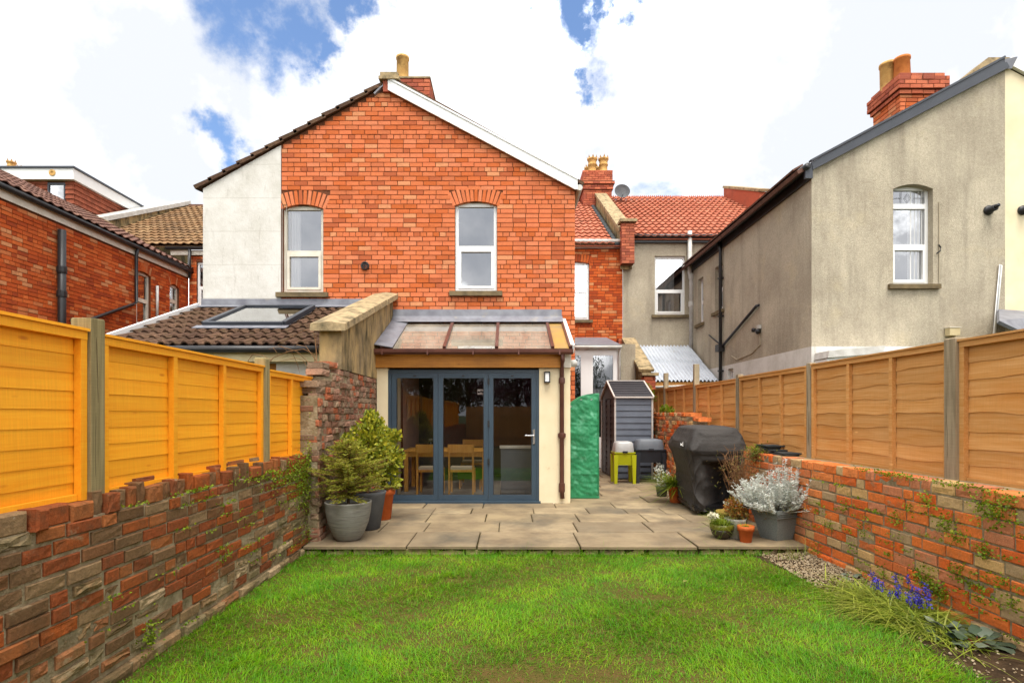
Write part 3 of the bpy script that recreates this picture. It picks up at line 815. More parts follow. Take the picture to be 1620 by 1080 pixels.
patio = struct(MB().box(XL - .02, XR + .02, YP + .03, YM, -.04, PATIO - .018).build('patio', 'joint'))
SLAB_CACHE = {}
def paving(x0, x1, y0, y1, seed):
    r = random.Random(seed)
    y = y0
    first = True
    while y < y1 - .05:
        h = .72 if first else r.choice((.46, .52, .6, .62))
        if y + h > y1 - .25: h = y1 - y
        x = x0
        while x < x1 - .05:
            w = r.choice((.62, .78, .9, .95, 1.1, .55))
            if first: w = r.choice((.9, 1.1, 1.25, .75))
            if x + w > x1 - .3: w = x1 - x
            g = .007
            mb = MB(); b = .012
            W2, H2 = w / 2 - g, h / 2 - g
            jt = lambda s=.004: r.uniform(-s, s)
            base = [(-W2, -H2), (W2, -H2), (W2, H2), (-W2, H2)]
            jx = [(jt(), jt()) for _ in range(4)]
            vs = [(q[0] + k[0], q[1] + k[1], -.035) for q, k in zip(base, jx)] + [(q[0] + k[0], q[1] + k[1], -b * .6) for q, k in zip(base, jx)]
            vs += [(q[0] * (1 - b / W2) + k[0], q[1] * (1 - b / H2) + k[1], jt(.0015)) for q, k in zip(base, jx)]
            fs = [(0, 1, 5, 4), (1, 2, 6, 5), (2, 3, 7, 6), (3, 0, 4, 7), (4, 5, 9, 8), (5, 6, 10, 9), (6, 7, 11, 10), (7, 4, 8, 11), (8, 9, 10, 11)]
            me = bpy.data.meshes.new('slab'); me.from_pydata(vs, [], fs); me.materials.append(M['slab'])
            ob = bpy.data.objects.new('slab', me); C.objects.link(ob); ob.parent = patio
            ob.location = (x + w / 2, y + h / 2 + (0 if not first else -.012), PATIO + r.uniform(-.003, .003))
            ob.rotation_euler = (r.uniform(-.003, .003), r.uniform(-.003, .003), 0)
            x += w
        y += h; first = False
paving(XL + .01, XR, YP, YD + .05, 3)
paving(.99, XR, YD + .05, 14.2, 4)
# rough stone riser under the front edge
rs = random.Random(8)
x = XL + .02
while x < XR - .05:
    w = rs.uniform(.16, .42)
    w = min(w, XR - x)
    mb = MB()
    vs, fs = brick_geo(w - .012, .105, .10, .012, .014, rs)
    mb.add(vs, fs)
    mb.build('riser_stone', 'stone', patio, T=Matrix.Translation((x + w / 2, YP + .02, .012)))
    x += w

# ================================================================== paired rear wing (brick gable)
wing = thing('brick_gable_house', 'red brick rear gable with white-rendered strip, two sash windows and single chimney pot', 'house', (-2.15, YH, 0))
RX, RZ = -2.14, 7.46
SR, SL = (RZ - 5.62) / (1.195 - RX), (RZ - 5.58) / (RX + 5.5)
g_top = lambda x: RZ - (x - RX) * SR if x > RX else RZ - (RX - x) * SL
wl_c, wl_w, wl_z0, wl_z1 = (px_x(447, YH) + px_x(511, YH)) / 2, px_x(511, YH) - px_x(447, YH), px_z(463, YH), px_z(324, YH)
wr_c, wr_w, wr_z0, wr_z1 = (px_x(720, YH) + px_x(786, YH)) / 2, px_x(786, YH) - px_x(720, YH), px_z(461, YH), px_z(319, YH)
holes = [(wl_c - wl_w / 2, wl_c + wl_w / 2, wl_z0, wl_z1), (wr_c - wr_w / 2, wr_c + wr_w / 2, wr_z0, wr_z1), (-1.95, .95, .1, 2.6)]
gw = MB().plate(-5.5, 1.19, 0, g_top, [RX, -4.1], holes, YH + .012, .22).build('wall', 'mortar_dark', wing)
def wing_spans(z0, z1):
    zt = z1
    if zt > RZ - .06: return []
    a = max(-4.095, RX - (RZ - zt - .02) / SL); b = min(1.195, RX + (RZ - zt - .02) / SR)
    hs = []
    for c, w, h0, h1 in ((wl_c, wl_w, wl_z0, wl_z1), (wr_c, wr_w, wr_z0, wr_z1)):
        if z1 > h0 + .02 and z0 < h1 - .07: hs.append((c - w / 2, c + w / 2))
        elif z1 > h1 - .07 and z0 < h1 + .20: hs.append((c - w / 2 - .03 - .10 * max(0, min(1, (z0 - h1 + .1) / .3)), c + w / 2 + .03 + .10 * max(0, min(1, (z0 - h1 + .1) / .3))))
    if z0 < 3.12: hs.append((-9, .93))
    return cut_spans(a, b, hs)
its = coursed(-4.1, 1.195, .10, 7.4, wing_spans)
lay(gw, its, 0, YH, 0, 'brick_house', D=.05, bev=.004, depth_j=.0016)
for c, w, h1 in ((wl_c, wl_w, wl_z1), (wr_c, wr_w, wr_z1)):
    lay(gw, arch(c, h1 - .07, w, .075, .255, 13 if w > .74 else 12), 0, YH, 0, 'brick_house', D=.1, bev=.004, depth_j=.001, limit=40)
window(wing, frame_T(wl_c, YH, wl_z0, 0), wl_w, wl_z1 - wl_z0, 'white_old', 'glass_up', .47, curtain=(.02, .34, 'curtain'))
window(wing, frame_T(wr_c, YH, wr_z0, 0), wr_w, wr_z1 - wr_z0, 'white_pvc', 'glass_up', .50, room=True)
rc = MB().plate(-5.5, -4.1, 2.9, lambda x: g_top(x) - .03, [], [(wl_c - wl_w / 2 - .0, -4.0, wl_z0 - .1, wl_z1)], YH - .012, .02)
rc.add([(-4.1, YH - .012, 3.0), (-4.1, YH - .012, g_top(-4.1) - .03), (-4.1, YH + .02, g_top(-4.1) - .03), (-4.1, YH + .02, 3.0)], [(3, 2, 1, 0)])
rc.add([(-5.5, YH - .012, 2.9), (-5.5, YH - .012, g_top(-5.5) - .03), (-5.5, YH + .4, g_top(-5.5) - .03), (-5.5, YH + .4, 2.9)], [(0, 1, 2, 3)])
rc.build('render_coat', 'render_white', wing)
b_ = MB()
b_.add([(1.19, YH + .012, 0), (1.19, YM, 0), (1.19, YM, 5.62), (1.19, YH + .012, 5.62)], [(0, 1, 2, 3)])
b_.add([(-5.49, YH + .012, 0), (-5.49, YM, 0), (-5.49, YM, 5.58), (-5.49, YH + .012, 5.58)], [(3, 2, 1, 0)])
b_.build('side_wall', 'brick_house', wing)
rf = MB()
rf.slab((RX, YH - .05, RZ + .06), (1.33, YH - .05, RZ + .06 - (1.33 - RX) * SR), (1.33, YM + 2, RZ + .06 - (1.33 - RX) * SR), (RX, YM + 2, RZ + .06), .05)
rf.slab((-5.58, YH - .02, RZ + .02 - (RX + 5.58) * SL), (RX, YH - .02, RZ + .02), (RX, YM + 2, RZ + .02), (-5.58, YM + 2, RZ + .02 - (RX + 5.58) * SL), .04)
roofw = rf.build('roof', 'tile_brown', wing)
# verge tiles along the left slope
n_t = 13
sl_len = math.hypot(RX + 5.62, (RX + 5.62) * SL)
ang_l = math.atan(SL)
for row in range(2):
    for k in range(n_t):
        s = (k + .5) / n_t * (sl_len - .20)
        xx = -5.62 + s * math.cos(ang_l); zz_ = RZ - (RX + 5.62) * SL + .07 + s * math.sin(ang_l)
        mb = MB()
        L_ = sl_len / n_t * 1.12
        mb.add([(-L_ / 2, -.03, .022), (L_ / 2, -.03, -.012), (L_ / 2, .33, -.012), (-L_ / 2, .33, .022), (-L_ / 2, -.03, -.05), (L_ / 2, -.03, -.07), (L_ / 2, .02, -.07), (-L_ / 2, .02, -.05)],
               [(0, 1, 2, 3), (4, 5, 1, 0), (4, 0, 3, 7), (5, 6, 2, 1), (7, 6, 5, 4)])
        mb.build('tile', 'tile_brown', roofw, T=Matrix.Translation((xx, YH - .03 + row * .33, zz_ + rng.uniform(-.006, .006))) @ Matrix.Rotation(-ang_l + rng.uniform(-.012, .012), 4, 'Y'))
# white bargeboard on the right slope
bp = [(px_x(615, YH), px_z(128, YH)), (px_x(913, YH), px_z(287, YH)), (px_x(913, YH), px_z(302, YH)), (px_x(909, YH), px_z(302, YH)), (px_x(615, YH), px_z(146, YH))]
MB().prism(list(reversed(bp)), YH - .075, YH - .045).build('bargeboard', 'white_pvc', wing)
MB().bar((bp[0][0] - .01, YH - .06, bp[0][1] + .012), (bp[1][0] + .01, YH - .06, bp[1][1] + .012), .06, .03).build('verge_trim', 'white_pvc', wing)
MB().tube([(1.27, YH - .05, 5.56), (1.27, YM, 5.56)], .055).build('gutter', 'grey_pipe', wing)
# kneeler stone and lead at the apex
kz = px_z(132, YH)
MB().box(px_x(607, YH), px_x(624, YH), YH - .06, YH + .3, kz - .18, kz + .02).build('apex_brick', 'brick_chimney', wing)
ap = MB().box(px_x(601, YH), px_x(633, YH), YH - .11, YH + .35, kz + .02, kz + .07)
ap.box(px_x(603, YH), px_x(631, YH), YH - .09, YH + .33, kz + .07, kz + .15)
ap.build('apex_stone', 'stone', wing)
MB().slab((px_x(594, YH), YH - .06, px_z(152, YH)), (px_x(608, YH), YH - .06, px_z(138, YH)), (px_x(608, YH), YH + .3, px_z(138, YH)), (px_x(594, YH), YH + .3, px_z(152, YH)), .03).build('lead_flashing', 'lead', wing)
def stack(parent, x0, x1, y0, y1, z0, z1, m='brick_chimney', sides='FLR', H=.0835, name='chimney', limit=120):
    core = MB().box(x0 + .01, x1 - .01, y0 + .01, y1 - .01, z0, z1 - .004).build(name, 'mortar_dark', parent)
    full = lambda L_: (lambda a, b: [(0, L_)])
    if 'F' in sides: lay(core, coursed(0, x1 - x0, z0, z1 + .01, full(x1 - x0), H, header_every=0), x0, y0, 0, m, D=.05, bev=.005, depth_j=.002, limit=limit)
    if 'L' in sides: lay(core, coursed(0, y1 - y0, z0, z1 + .01, full(y1 - y0), H, header_every=0), x0, y1, -math.pi / 2, m, D=.05, bev=.005, depth_j=.002, limit=limit)
    if 'R' in sides: lay(core, coursed(0, y1 - y0, z0, z1 + .01, full(y1 - y0), H, header_every=0), x1, y0, math.pi / 2, m, D=.05, bev=.005, depth_j=.002, limit=limit)
    return core
cy = 10.9
ch = stack(wing, px_x(633, cy), px_x(680, cy), cy, cy + .95, 6.9, px_z(124, cy), 'brick_chimney', 'FR')
MB().box(px_x(632, cy), px_x(681, cy), cy - .015, cy + .96, px_z(124, cy), px_z(124, cy) + .03).build('chimney_cap', 'stone', ch)
def round_pot(parent, x, y, z, r0, r1, h, m, rim=True, crown=False):
    pr = [(r0, 0), (r0 * .98, h * .05), (r1, h * .9)]
    if rim: pr += [(r1 * 1.1, h * .92), (r1 * 1.1, h), (r1 * .85, h), (r1 * .8, h * .7)]
    o = MB().lathe(pr, 20, (x, y, z)).build('chimney_pot', m, parent, True)
    return o
round_pot(ch, px_x(637, cy + .2), cy + .2, px_z(124, cy) - .01, .125, .12, .55, 'pot_buff')
# flue vent in the brick
vt = MB().lathe([(.07, 0), (.075, .02), (.075, .06), (.06, .075), (.045, .03)], 20).build('vent', 'black_pvc', wing, True, T=Matrix.Translation((px_x(578, YH), YH + .02, px_z(421, YH))) @ Matrix.Rotation(rad(90), 4, 'X'))
for k in range(3):
    MB().box(-.05, .05, -.072, -.066, -.03 + k * .025, -.018 + k * .025).build('grille_bar', 'black_pvc', vt, T=Matrix.Translation((px_x(578, YH), YH + .02, px_z(421, YH))))

# ================================================================== party wall with coping, and the broken brick stump before it
party = thing('party_wall', 'sloping rendered wall with stone coping above crumbling mauve brick, left of the glass doors', 'wall', (-2.2, 7.6, 0))
PX0, PX1, PYF = -2.36, -2.085, 6.85
cz = lambda y: 2.56 + (y - 6.85) * (3.58 - 2.56) / (YH - 6.85)        # underside of coping
pb = MB()
pb.add([(PX0, PYF, 2.06), (PX1, PYF, 2.06), (PX1, YH, 2.06), (PX0, YH, 2.06), (PX0, PYF, cz(PYF)), (PX1, PYF, cz(PYF)), (PX1, YH, cz(YH)), (PX0, YH, cz(YH))],
       [(0, 3, 2, 1), (4, 5, 6, 7), (0, 1, 5, 4), (1, 2, 6, 5), (2, 3, 7, 6), (3, 0, 4, 7)])
pb.build('render_coat', 'render_party', party)
ys = [PYF - .13, 7.55, 8.3, 9.05, YH - .01]
for a, b in zip(ys, ys[1:]):
    r_ = rng.uniform(-.008, .008)
    mb = MB()
    vs = []
    for y in (a + .006, b - .006):
        for x_, dz in ((PX0 - .07, 0), (PX1 + .09, 0), (PX1 + .085, .085), (PX1 - .12, .115), (PX0 - .065, .085)):
            vs.append((x_ + r_, y, cz(y) + .003 + dz))
    mb.add(vs, [(4, 3, 2, 1, 0), (5, 6, 7, 8, 9), (0, 1, 6, 5), (1, 2, 7, 6), (2, 3, 8, 7), (3, 4, 9, 8), (4, 0, 5, 9)])
    mb.build('coping_stone', 'stone', party)
YS0 = 6.05
core = MB()
def stump_top(y):
    return 2.06 if y > 6.85 else (2.06 - .05 if y > 6.55 else 1.93 if y > 6.3 else 1.72)
for a, b in ((YS0, 6.3), (6.3, 6.55), (6.55, 6.85), (6.85, YD - .02)):
    core.box(PX0 + .02, PX1 - .022, a, b, 0, stump_top(a + .01) - .015)
stump = core.build('brick_stump', 'mortar_old', party)
def st_spans(z0, z1):
    a = 0
    for y, t in ((6.3, 1.76), (6.55, 1.96), (6.85, 2.03)):
        if z1 > t: a = y - YS0 + rng.uniform(-.06, .03)
    return [(a, YD - .03 - YS0)]
lay(stump, coursed(0, YD - YS0, .08, 2.09, st_spans, H=.079, header_every=2, jit=.014), PX1, YS0, math.pi / 2, 'brick_stump', D=.1, bev=.010, rough=.013, depth_j=.012, tilt_j=.02, limit=300)
lay(stump, coursed(0, PX1 - PX0, .1, 1.74, lambda a, b: [(0, PX1 - PX0)], H=.079, header_every=2, jit=.014), PX0, YS0, 0, 'brick_stump', D=.1, bev=.010, rough=.013, depth_j=.010, tilt_j=.02)
for k, (yy, zz_, ll) in enumerate([(6.34, 1.98, .2), (6.45, 1.99, .11), (6.6, 2.09, .21), (6.75, 2.1, .12), (6.36, 2.06, .16), (6.18, 1.77, .2), (6.12, 1.84, .12)]):
    vs, fs = brick_geo(ll, .07, .2, .012, .013, rng)
    MB().add(vs, fs).build('brick', 'brick_stump', stump, T=Matrix.Translation((PX1 - .02, yy, zz_)) @ Matrix.Rotation(math.pi / 2 + rng.uniform(-.2, .2), 4, 'Z') @ Matrix.Rotation(rng.uniform(-.1, .1), 4, 'Y'))

# ================================================================== glass-roofed extension with folding doors
ext = thing('glass_roofed_extension', 'small lean-to extension with glass roof, oak lintel and dark grey folding doors', 'extension', (-.5, YD, PATIO))
EX0, EX1 = -2.08, .97
pr_ = MB().box(px_x(853, YD) + .0, EX1, YD - .02, YH, PATIO - .1, 2.23).build('pier', 'render_cream', ext)
MB().box(EX0 - .004, px_x(614, YD), YD - .02, YH - .2, PATIO - .1, 2.23).build('pier', 'render_cream', ext)
MB().box(EX0 - .006, px_x(890, 8.62), YD - .10, YD + .06, 2.232, 2.45).build('lintel', 'oak_beam', ext)
MB().box(px_x(890, 8.62) + .003, EX1 + .01, YD - .06, YD + .06, 2.232, 2.45).build('end_board', 'white_old', ext)
# roof plane
GY0, GY1, GZ0, GZ1 = 8.52, YH - .02, 2.51, 3.15
gz = lambda y: GZ0 + (y - GY0) * (GZ1 - GZ0) / (GY1 - GY0)
bars = [px_x(602, 8.6) + .0, -1.00, -.19, .70, .93]
roofx = MB()
roofx.box(EX0 + .02, EX1, YD - .05, YD + .05, 2.452, 2.54)
roof_e = roofx.build('roof', 'brown_pvc', ext)
for i, bx in enumerate([-1.00, -.19, .68, .955]):
    MB().bar((bx, GY0 - .01, gz(GY0) + .02), (bx, GY1, gz(GY1) + .02), .05, .05).build('glazing_bar', 'brown_pvc', roof_e)
for a, b in ((-1.80, -1.025), (-.975, -.215), (-.165, .655)):
    MB().slab((a, GY0, gz(GY0)), (b, GY0, gz(GY0)), (b, GY1, gz(GY1)), (a, GY1, gz(GY1)), .008).build('pane', 'glass_roof', roof_e)
MB().slab((.705, GY0, gz(GY0)), (.93, GY0, gz(GY0)), (.93, GY1, gz(GY1)), (.705, GY1, gz(GY1)), .012).build('panel', 'bronze_panel', roof_e)
# lead: left gutter strip, top flashing
MB().slab((EX0 - .0, GY0 - .03, gz(GY0) + .06), (-1.80, GY0 - .03, gz(GY0) + .012), (-1.80, GY1, gz(GY1) + .012), (EX0, GY1, gz(GY1) + .06), .012).build('lead_valley', 'lead', roof_e)
fl = MB()
fl.slab((EX0, YH - .03, 3.255), (EX1 - .02, YH - .03, 3.255), (EX1 - .02, YH - .016, 3.38), (EX0, YH - .016, 3.38), .01)
fl.slab((EX0, GY1 - .16, gz(GY1 - .16) + .055), (EX1 - .01, GY1 - .16, gz(GY1 - .16) + .055), (EX1 - .01, YH - .03, 3.256), (EX0, YH - .03, 3.256), .008)
fl.build('lead_flashing', 'lead', roof_e)
MB().bar((1.0, GY0 - .02, gz(GY0) + .0), (1.0, GY1, gz(GY1) + .0), .03, .13).build('verge_board', 'white_pvc', roof_e)
MB().bar((.985, GY0 + .02, gz(GY0) + .06), (.985, GY1, gz(GY1) + .06), .05, .02).build('verge_trim', 'white_old', roof_e)
gu = MB()
prof = [(-.055, .03), (-.05, -.02), (-.02, -.05), (.02, -.05), (.05, -.02), (.055, .03), (.047, .03), (.042, -.016), (.015, -.042), (-.015, -.042), (-.042, -.016), (-.047, .03)]
gy, gzz = 8.50, 2.475
vs = [(x_, gy + a, gzz + b) for x_ in (EX0 + .005, EX1 + .02) for a, b in prof]
n = len(prof)
gu.add(vs, [(k, k + n, (k + 1) % n + n, (k + 1) % n) for k in range(n)] + [tuple(range(n)), tuple(range(2 * n - 1, n - 1, -1))])
gut = gu.build('gutter', 'brown_pvc', ext)
for x_ in (-1.95, -1.25, -.55, .15, .78):
    MB().box(x_ - .012, x_ + .012, gy - .062, gy + .058, gzz - .058, gzz + .034).build('bracket', 'brown_pvc', gut)
dpx = px_x(889, 8.62)
dp = MB().tube([(dpx, gy + .01, gzz - .04), (dpx, gy + .02, 2.33), (dpx, YD - .065, 2.2), (dpx, YD - .065, PATIO + .22), (dpx + .008, YD - .075, PATIO + .08)], .036, 10).build('downpipe', 'brown_pvc', ext, True)
for z_ in (1.98, 1.12, .33, .28):
    MB().lathe([(.047, 0), (.05, .02), (.05, .07), (.047, .09)], 12, (dpx, YD - .065, z_), True, True).build('pipe_collar', 'brown_pvc', dp)
MB().box(dpx - .06, dpx + .06, YD - .08, YD - .02, 1.14, 1.20).build('pipe_bracket', 'brown_pvc', dp)
# folding doors
DX0, DX1, DZ0, DZ1 = px_x(614, YD), px_x(853, YD), PATIO + .0, 2.20
door = MB()
door.box(DX0, DX0 + .05, YD - .0, YD + .08, DZ0, DZ1); door.box(DX1 - .045, DX1, YD, YD + .08, DZ0, DZ1)
door.box(DX0 + .05, DX1 - .045, YD, YD + .08, DZ1 - .05, DZ1); door.box(DX0 + .05, DX1 - .045, YD - .03, YD + .08, DZ0, DZ0 + .035)
dfr = door.build('door_frame', 'door_grey', ext)
MB().box(DX0, DX1, YD + .082, YD + .12, DZ1, 2.231).build('head_packer', 'black_pvc', dfr)
MB().box(DX0 - .02, DX1 + .02, YD - .08, YD - .035, PATIO - .03, PATIO + .035).build('threshold', 'door_grey', dfr)
lx = [DX0 + .052, px_x(693, YD), px_x(772.5, YD), DX1 - .047]
for k in range(3):
    a, b = lx[k] + .002, lx[k + 1] - .002
    z0, z1 = DZ0 + .038, DZ1 - .053
    s0, s1 = .075, .07
    lf = MB()
    lf.box(a, a + s0, YD + .005, YD + .065, z0, z1); lf.box(b - s1, b, YD + .005, YD + .065, z0, z1)
    lf.box(a + s0, b - s1, YD + .005, YD + .065, z0, z0 + .085); lf.box(a + s0, b - s1, YD + .005, YD + .065, z1 - .075, z1)
    leaf = lf.build('door_leaf', 'door_grey', ext)
    gk = MB()
    for q in ((a + s0, a + s0 + .008, z0 + .085, z1 - .075), (b - s1 - .008, b - s1, z0 + .085, z1 - .075)):
        gk.box(q[0], q[1], YD + .012, YD + .05, q[2], q[3])
    gk.build('gasket', 'black_pvc', leaf)
    tw = (.0015, -.002, .0012)[k]
    MB().add([(a + s0 + .004, YD + .034 - tw, z0 + .083), (b - s1 - .004, YD + .034 + tw, z0 + .083), (b - s1 - .004, YD + .034 + tw, z1 - .073), (a + s0 + .004, YD + .034 - tw, z1 - .073)], [(0, 1, 2, 3)]).build('pane', 'glass_door', leaf)
    if k == 2:
        hx = b - .035
        h_ = MB().box(hx - .017, hx + .017, YD - .008, YD + .005, 1.03, 1.26).build('handle_plate', 'steel', leaf)
        MB().tube([(hx, YD - .008, 1.165), (hx, YD - .055, 1.165), (hx - .14, YD - .055, 1.165)], .010, 8).build('handle', 'steel', leaf)
    for z_ in (.75, 1.35, 2.02):
        if k == 2: MB().box(a - .012, a + .016, YD - .012, YD + .005, z_ - .05, z_ + .05).build('hinge', 'black_pvc', leaf)
    MB().box((a + b) / 2 - .02, (a + b) / 2 + .02, YD - .006, YD + .005, z1 - .05, z1 - .03).build('latch', 'black_pvc', leaf)
# wall lantern and sensor lamp
wlx, wlz = px_x(865, YD), px_z(597, YD)
wlan = thing('wall_lantern', 'black box wall lantern with white glass on the cream pier', 'lantern', (wlx, YD - .02, wlz - .09))
fb = MB().box(wlx - .045, wlx + .045, YD - .04, YD - .021, wlz - .085, wlz + .085)
for sx in (-1, 1):
    fb.box(wlx + sx * .04 - .006, wlx + sx * .04 + .006, YD - .12, YD - .04, wlz - .085, wlz + .085)
fb.box(wlx - .046, wlx + .046, YD - .121, YD - .04, wlz + .07, wlz + .086); fb.box(wlx - .046, wlx + .046, YD - .121, YD - .04, wlz - .086, wlz - .07)
fb.build('frame', 'black_metal', wlan)
MB().box(wlx - .032, wlx + .032, YD - .105, YD - .045, wlz - .068, wlz + .068).build('glass', 'lantern_white', wlan)
sx_, sz_ = px_x(904, 8.8), px_z(575, 8.8)
sen = thing('sensor_lamp', 'small grey-white round sensor lamp on extension corner above green cover', 'lamp', (sx_, 8.85, sz_))
sp = MB().lathe([(.0, -.06), (.045, -.05), (.065, -.01), (.062, .03), (.04, .055), (0, .062)], 16, (sx_ + .03, 8.78, sz_)).build('body', 'grey_pipe', sen, True)
MB().box(sx_ - .06, sx_ + .02, 8.74, 8.84, sz_ - .03, sz_ + .03).build('bracket', 'black_pvc', sen)

# room behind the doors
room = MB()
room.add([(EX0 + .02, YD + .09, .1), (EX0 + .02, 12.6, .1), (EX0 + .02, 12.6, 2.7), (EX0 + .02, YD + .09, 2.7)], [(0, 1, 2, 3)])
room.add([(.92, YD + .09, .1), (.92, 12.6, .1), (.92, 12.6, 2.7), (.92, YD + .09, 2.7)], [(3, 2, 1, 0)])
room.build('inner_wall', 'pink_wall', ext)
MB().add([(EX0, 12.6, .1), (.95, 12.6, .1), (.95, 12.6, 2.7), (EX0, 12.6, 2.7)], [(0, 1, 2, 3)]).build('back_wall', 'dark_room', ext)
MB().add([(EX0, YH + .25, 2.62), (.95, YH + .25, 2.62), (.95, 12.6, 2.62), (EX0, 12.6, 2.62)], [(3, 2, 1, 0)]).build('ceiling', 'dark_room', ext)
MB().add([(EX0, YH + .2, 2.55), (.95, YH + .2, 2.55), (.95, YH + .2, 3.3), (EX0, YH + .2, 3.3)], [(0, 1, 2, 3)]).build('inner_lintel', 'render_cream', ext)
MB().box(EX0, .95, YD + .05, 12.6, .083, .104).build('floor', 'room_floor', ext)
rd = thing('radiator', 'white panel radiator on the pink wall inside the doors', 'radiator', (EX0 + .06, 9.5, .2))
MB().box(EX0 + .03, EX0 + .10, 9.0, 10.2, .25, .95).build('panel', 'white_pvc', rd)
MB().box(EX0 + .025, EX0 + .105, 8.99, 10.21, .952, .97).build('grille', 'white_pvc', rd)
for k in range(10):
    MB().box(EX0 + .101, EX0 + .108, 9.06 + k * .115, 9.11 + k * .115, .3, .9).build('rib', 'white_pvc', rd)
pf = thing('framed_print', 'black framed print of two dark figures on the pink inside wall', 'picture', (EX0 + .03, 9.6, 1.55))
MB().box(EX0 + .021, EX0 + .045, 9.35, 9.75, 1.55, 2.0).build('frame', 'ink', pf)
MB().box(EX0 + .046, EX0 + .049, 9.375, 9.725, 1.575, 1.975).build('paper', 'paper', pf)
for yy in (9.46, 9.63):
    MB().prism([(-.05, 0), (.05, 0), (.035, .12), (.045, .16), (.0, .3), (-.045, .16), (-.035, .12)], 0, .002).build('figure', 'ink', pf, T=Matrix.Translation((EX0 + .05, yy, 1.6)) @ Matrix.Rotation(math.pi / 2, 4, 'Z'))
tb = thing('dining_table', 'oak dining table behind the folding glass doors', 'table', (-1.1, 10.3, .104))
MB().box(-1.90, -.40, 9.92, 10.75, .82, .855).build('tabletop', 'oak', tb)
ap_ = MB().box(-1.86, -.44, 9.96, 9.985, .73, .82); ap_.box(-1.86, -.44, 10.69, 10.71, .73, .82); ap_.build('apron', 'oak', tb)
for x_ in (-1.89, -.48):
    for y_ in (9.93, 10.67): MB().box(x_, x_ + .07, y_, y_ + .07, .104, .82).build('leg', 'oak', tb)
def chair(x, y, rz, label, grp='oak dining chairs'):
    t = thing('dining_chair', label, 'chair', (0, 0, 0), grp)
    MB().box(-.22, .22, -.21, .21, .40, .44).build('seat_frame', 'oak', t)
    MB().box(-.205, .205, -.195, .195, .441, .475).build('cushion', 'cushion', t)
    for sx in (-1, 1):
        MB().bar((sx * .205, .195, 0), (sx * .205, .195, .40), .035, .035, (0, 1, 0)).build('leg', 'oak', t)
        MB().bar((sx * .205, -.225, 0), (sx * .205, -.205, .45), .035, .04, (0, 1, 0)).build('leg', 'oak', t)
        MB().bar((sx * .205, -.205, .45), (sx * .205, -.27, .86), .032, .04, (0, 1, 0)).build('back_post', 'oak', t)
    MB().bar((-.225, -.262, .81), (.225, -.262, .81), .025, .14).build('backrest', 'oak', t)
    t.location = (x, y, .104); t.rotation_euler = (0, 0, rz)
    return t
chair(-1.37, 9.68, 0, 'oak chair at the table, seen through the leftmost door pane')
chair(-.82, 9.68, 0, 'oak chair at the table, seen through the middle door pane')
chair(-.72, 11.0, math.pi, 'oak chair on the far side of the dining table')
vs_ = thing('glass_jar', 'small dark glass jar standing on the oak table', 'jar', (-1.45, 10.2, .856))
MB().lathe([(.04, 0), (.05, .02), (.05, .1), (.03, .13), (.03, .16), (.036, .165)], 14, (-1.45, 10.2, .856)).build('body', 'black_metal', vs_, True)
MB().lathe([(.036, .0), (.036, .02)], 14, (-1.45, 10.2, 1.022), True, True).build('lid', 'steel', vs_)
su = thing('storage_unit', 'grey panelled unit with pale rounded rim behind the right glass door', 'unit', (.25, 10.3, .104))
MB().box(-.14, .62, 9.6, 10.1, .13, .90).build('body', 'room_unit', su)
MB().bar((-.16, 9.62, .93), (.64, 9.62, .93), .08, .05).build('rim', 'white_old', su)
MB().box(-.08, .56, 9.585, 9.598, .2, .84).build('door', 'room_unit', su)
MB().box(-.15, .63, 9.59, 10.1, .104, .128).build('plinth', 'black_pvc', su)
gs = thing('green_stool', 'low green upholstered stool under the dining table', 'stool', (-.75, 10.4, .104))
MB().box(-.95, -.5, 10.2, 10.6, .3, .5).build('seat', 'green_seat', gs)
for x_ in (-.93, -.55):
    for y_ in (10.23, 10.55): MB().box(x_, x_ + .03, y_, y_ + .03, .104, .3).build('leg', 'oak', gs)
pq = thing('window_plaque', 'small cream patterned card hanging inside the middle door pane', 'card', (px_x(761, 8.8), 8.80, px_z(623, 8.8)))
pqx, pqz = px_x(761, 8.8), px_z(620, 8.8)
MB().box(pqx - .055, pqx + .055, 8.795, 8.80, pqz - .04, pqz + .045).build('board', 'paper', pq)
for a in range(3):
    MB().lathe([(.010, 0), (.016, .002), (.016, .004), (.008, .004)], 8).build('motif', 'ink', pq, T=Matrix.Translation((pqx - .034 + a * .034, 8.794, pqz + .01 * (a % 2))) @ Matrix.Rotation(rad(90), 4, 'X'))

# ================================================================== neighbour's tiled lean-to on the left
lt = thing('tiled_lean_to', 'brown tiled lean-to roof with rooflight behind the orange fence', 'lean-to', (-3.9, 8.6, 0))
LX0, LX1, LY0, LZ0, LY1, LZ1 = -5.52, PX0 - .02, 7.42, 2.43, YH - .03, 3.40
lsl = (LZ1 - LZ0) / (LY1 - LY0)
lz = lambda y: LZ0 + (y - LY0) * lsl
MB().slab((LX0, LY0, LZ0 - .05), (LX1, LY0, LZ0 - .05), (LX1, LY1, LZ1 - .05), (LX0, LY1, LZ1 - .05), .03).build('roof_deck', 'tile_brown', lt)
roofl = MB().bar((LX0 - .05, LY0 - .02, lz(LY0) + .02), (LX0 - .05, LY1, lz(LY1) + .02), .05, .14).build('bargeboard', 'white_pvc', lt)
SKX0, SKX1, SKY0, SKY1 = -4.62, -3.42, 8.34, 9.62
rl = MB().box(LX0, LX1, LY1 - .01, LY1 + .02, lz(LY1) - .02, lz(LY1) + .06).build('roof', 'lead', lt)
slope_len = math.hypot(LY1 - LY0, LZ1 - LZ0)
cs = (LY1 - LY0) / slope_len
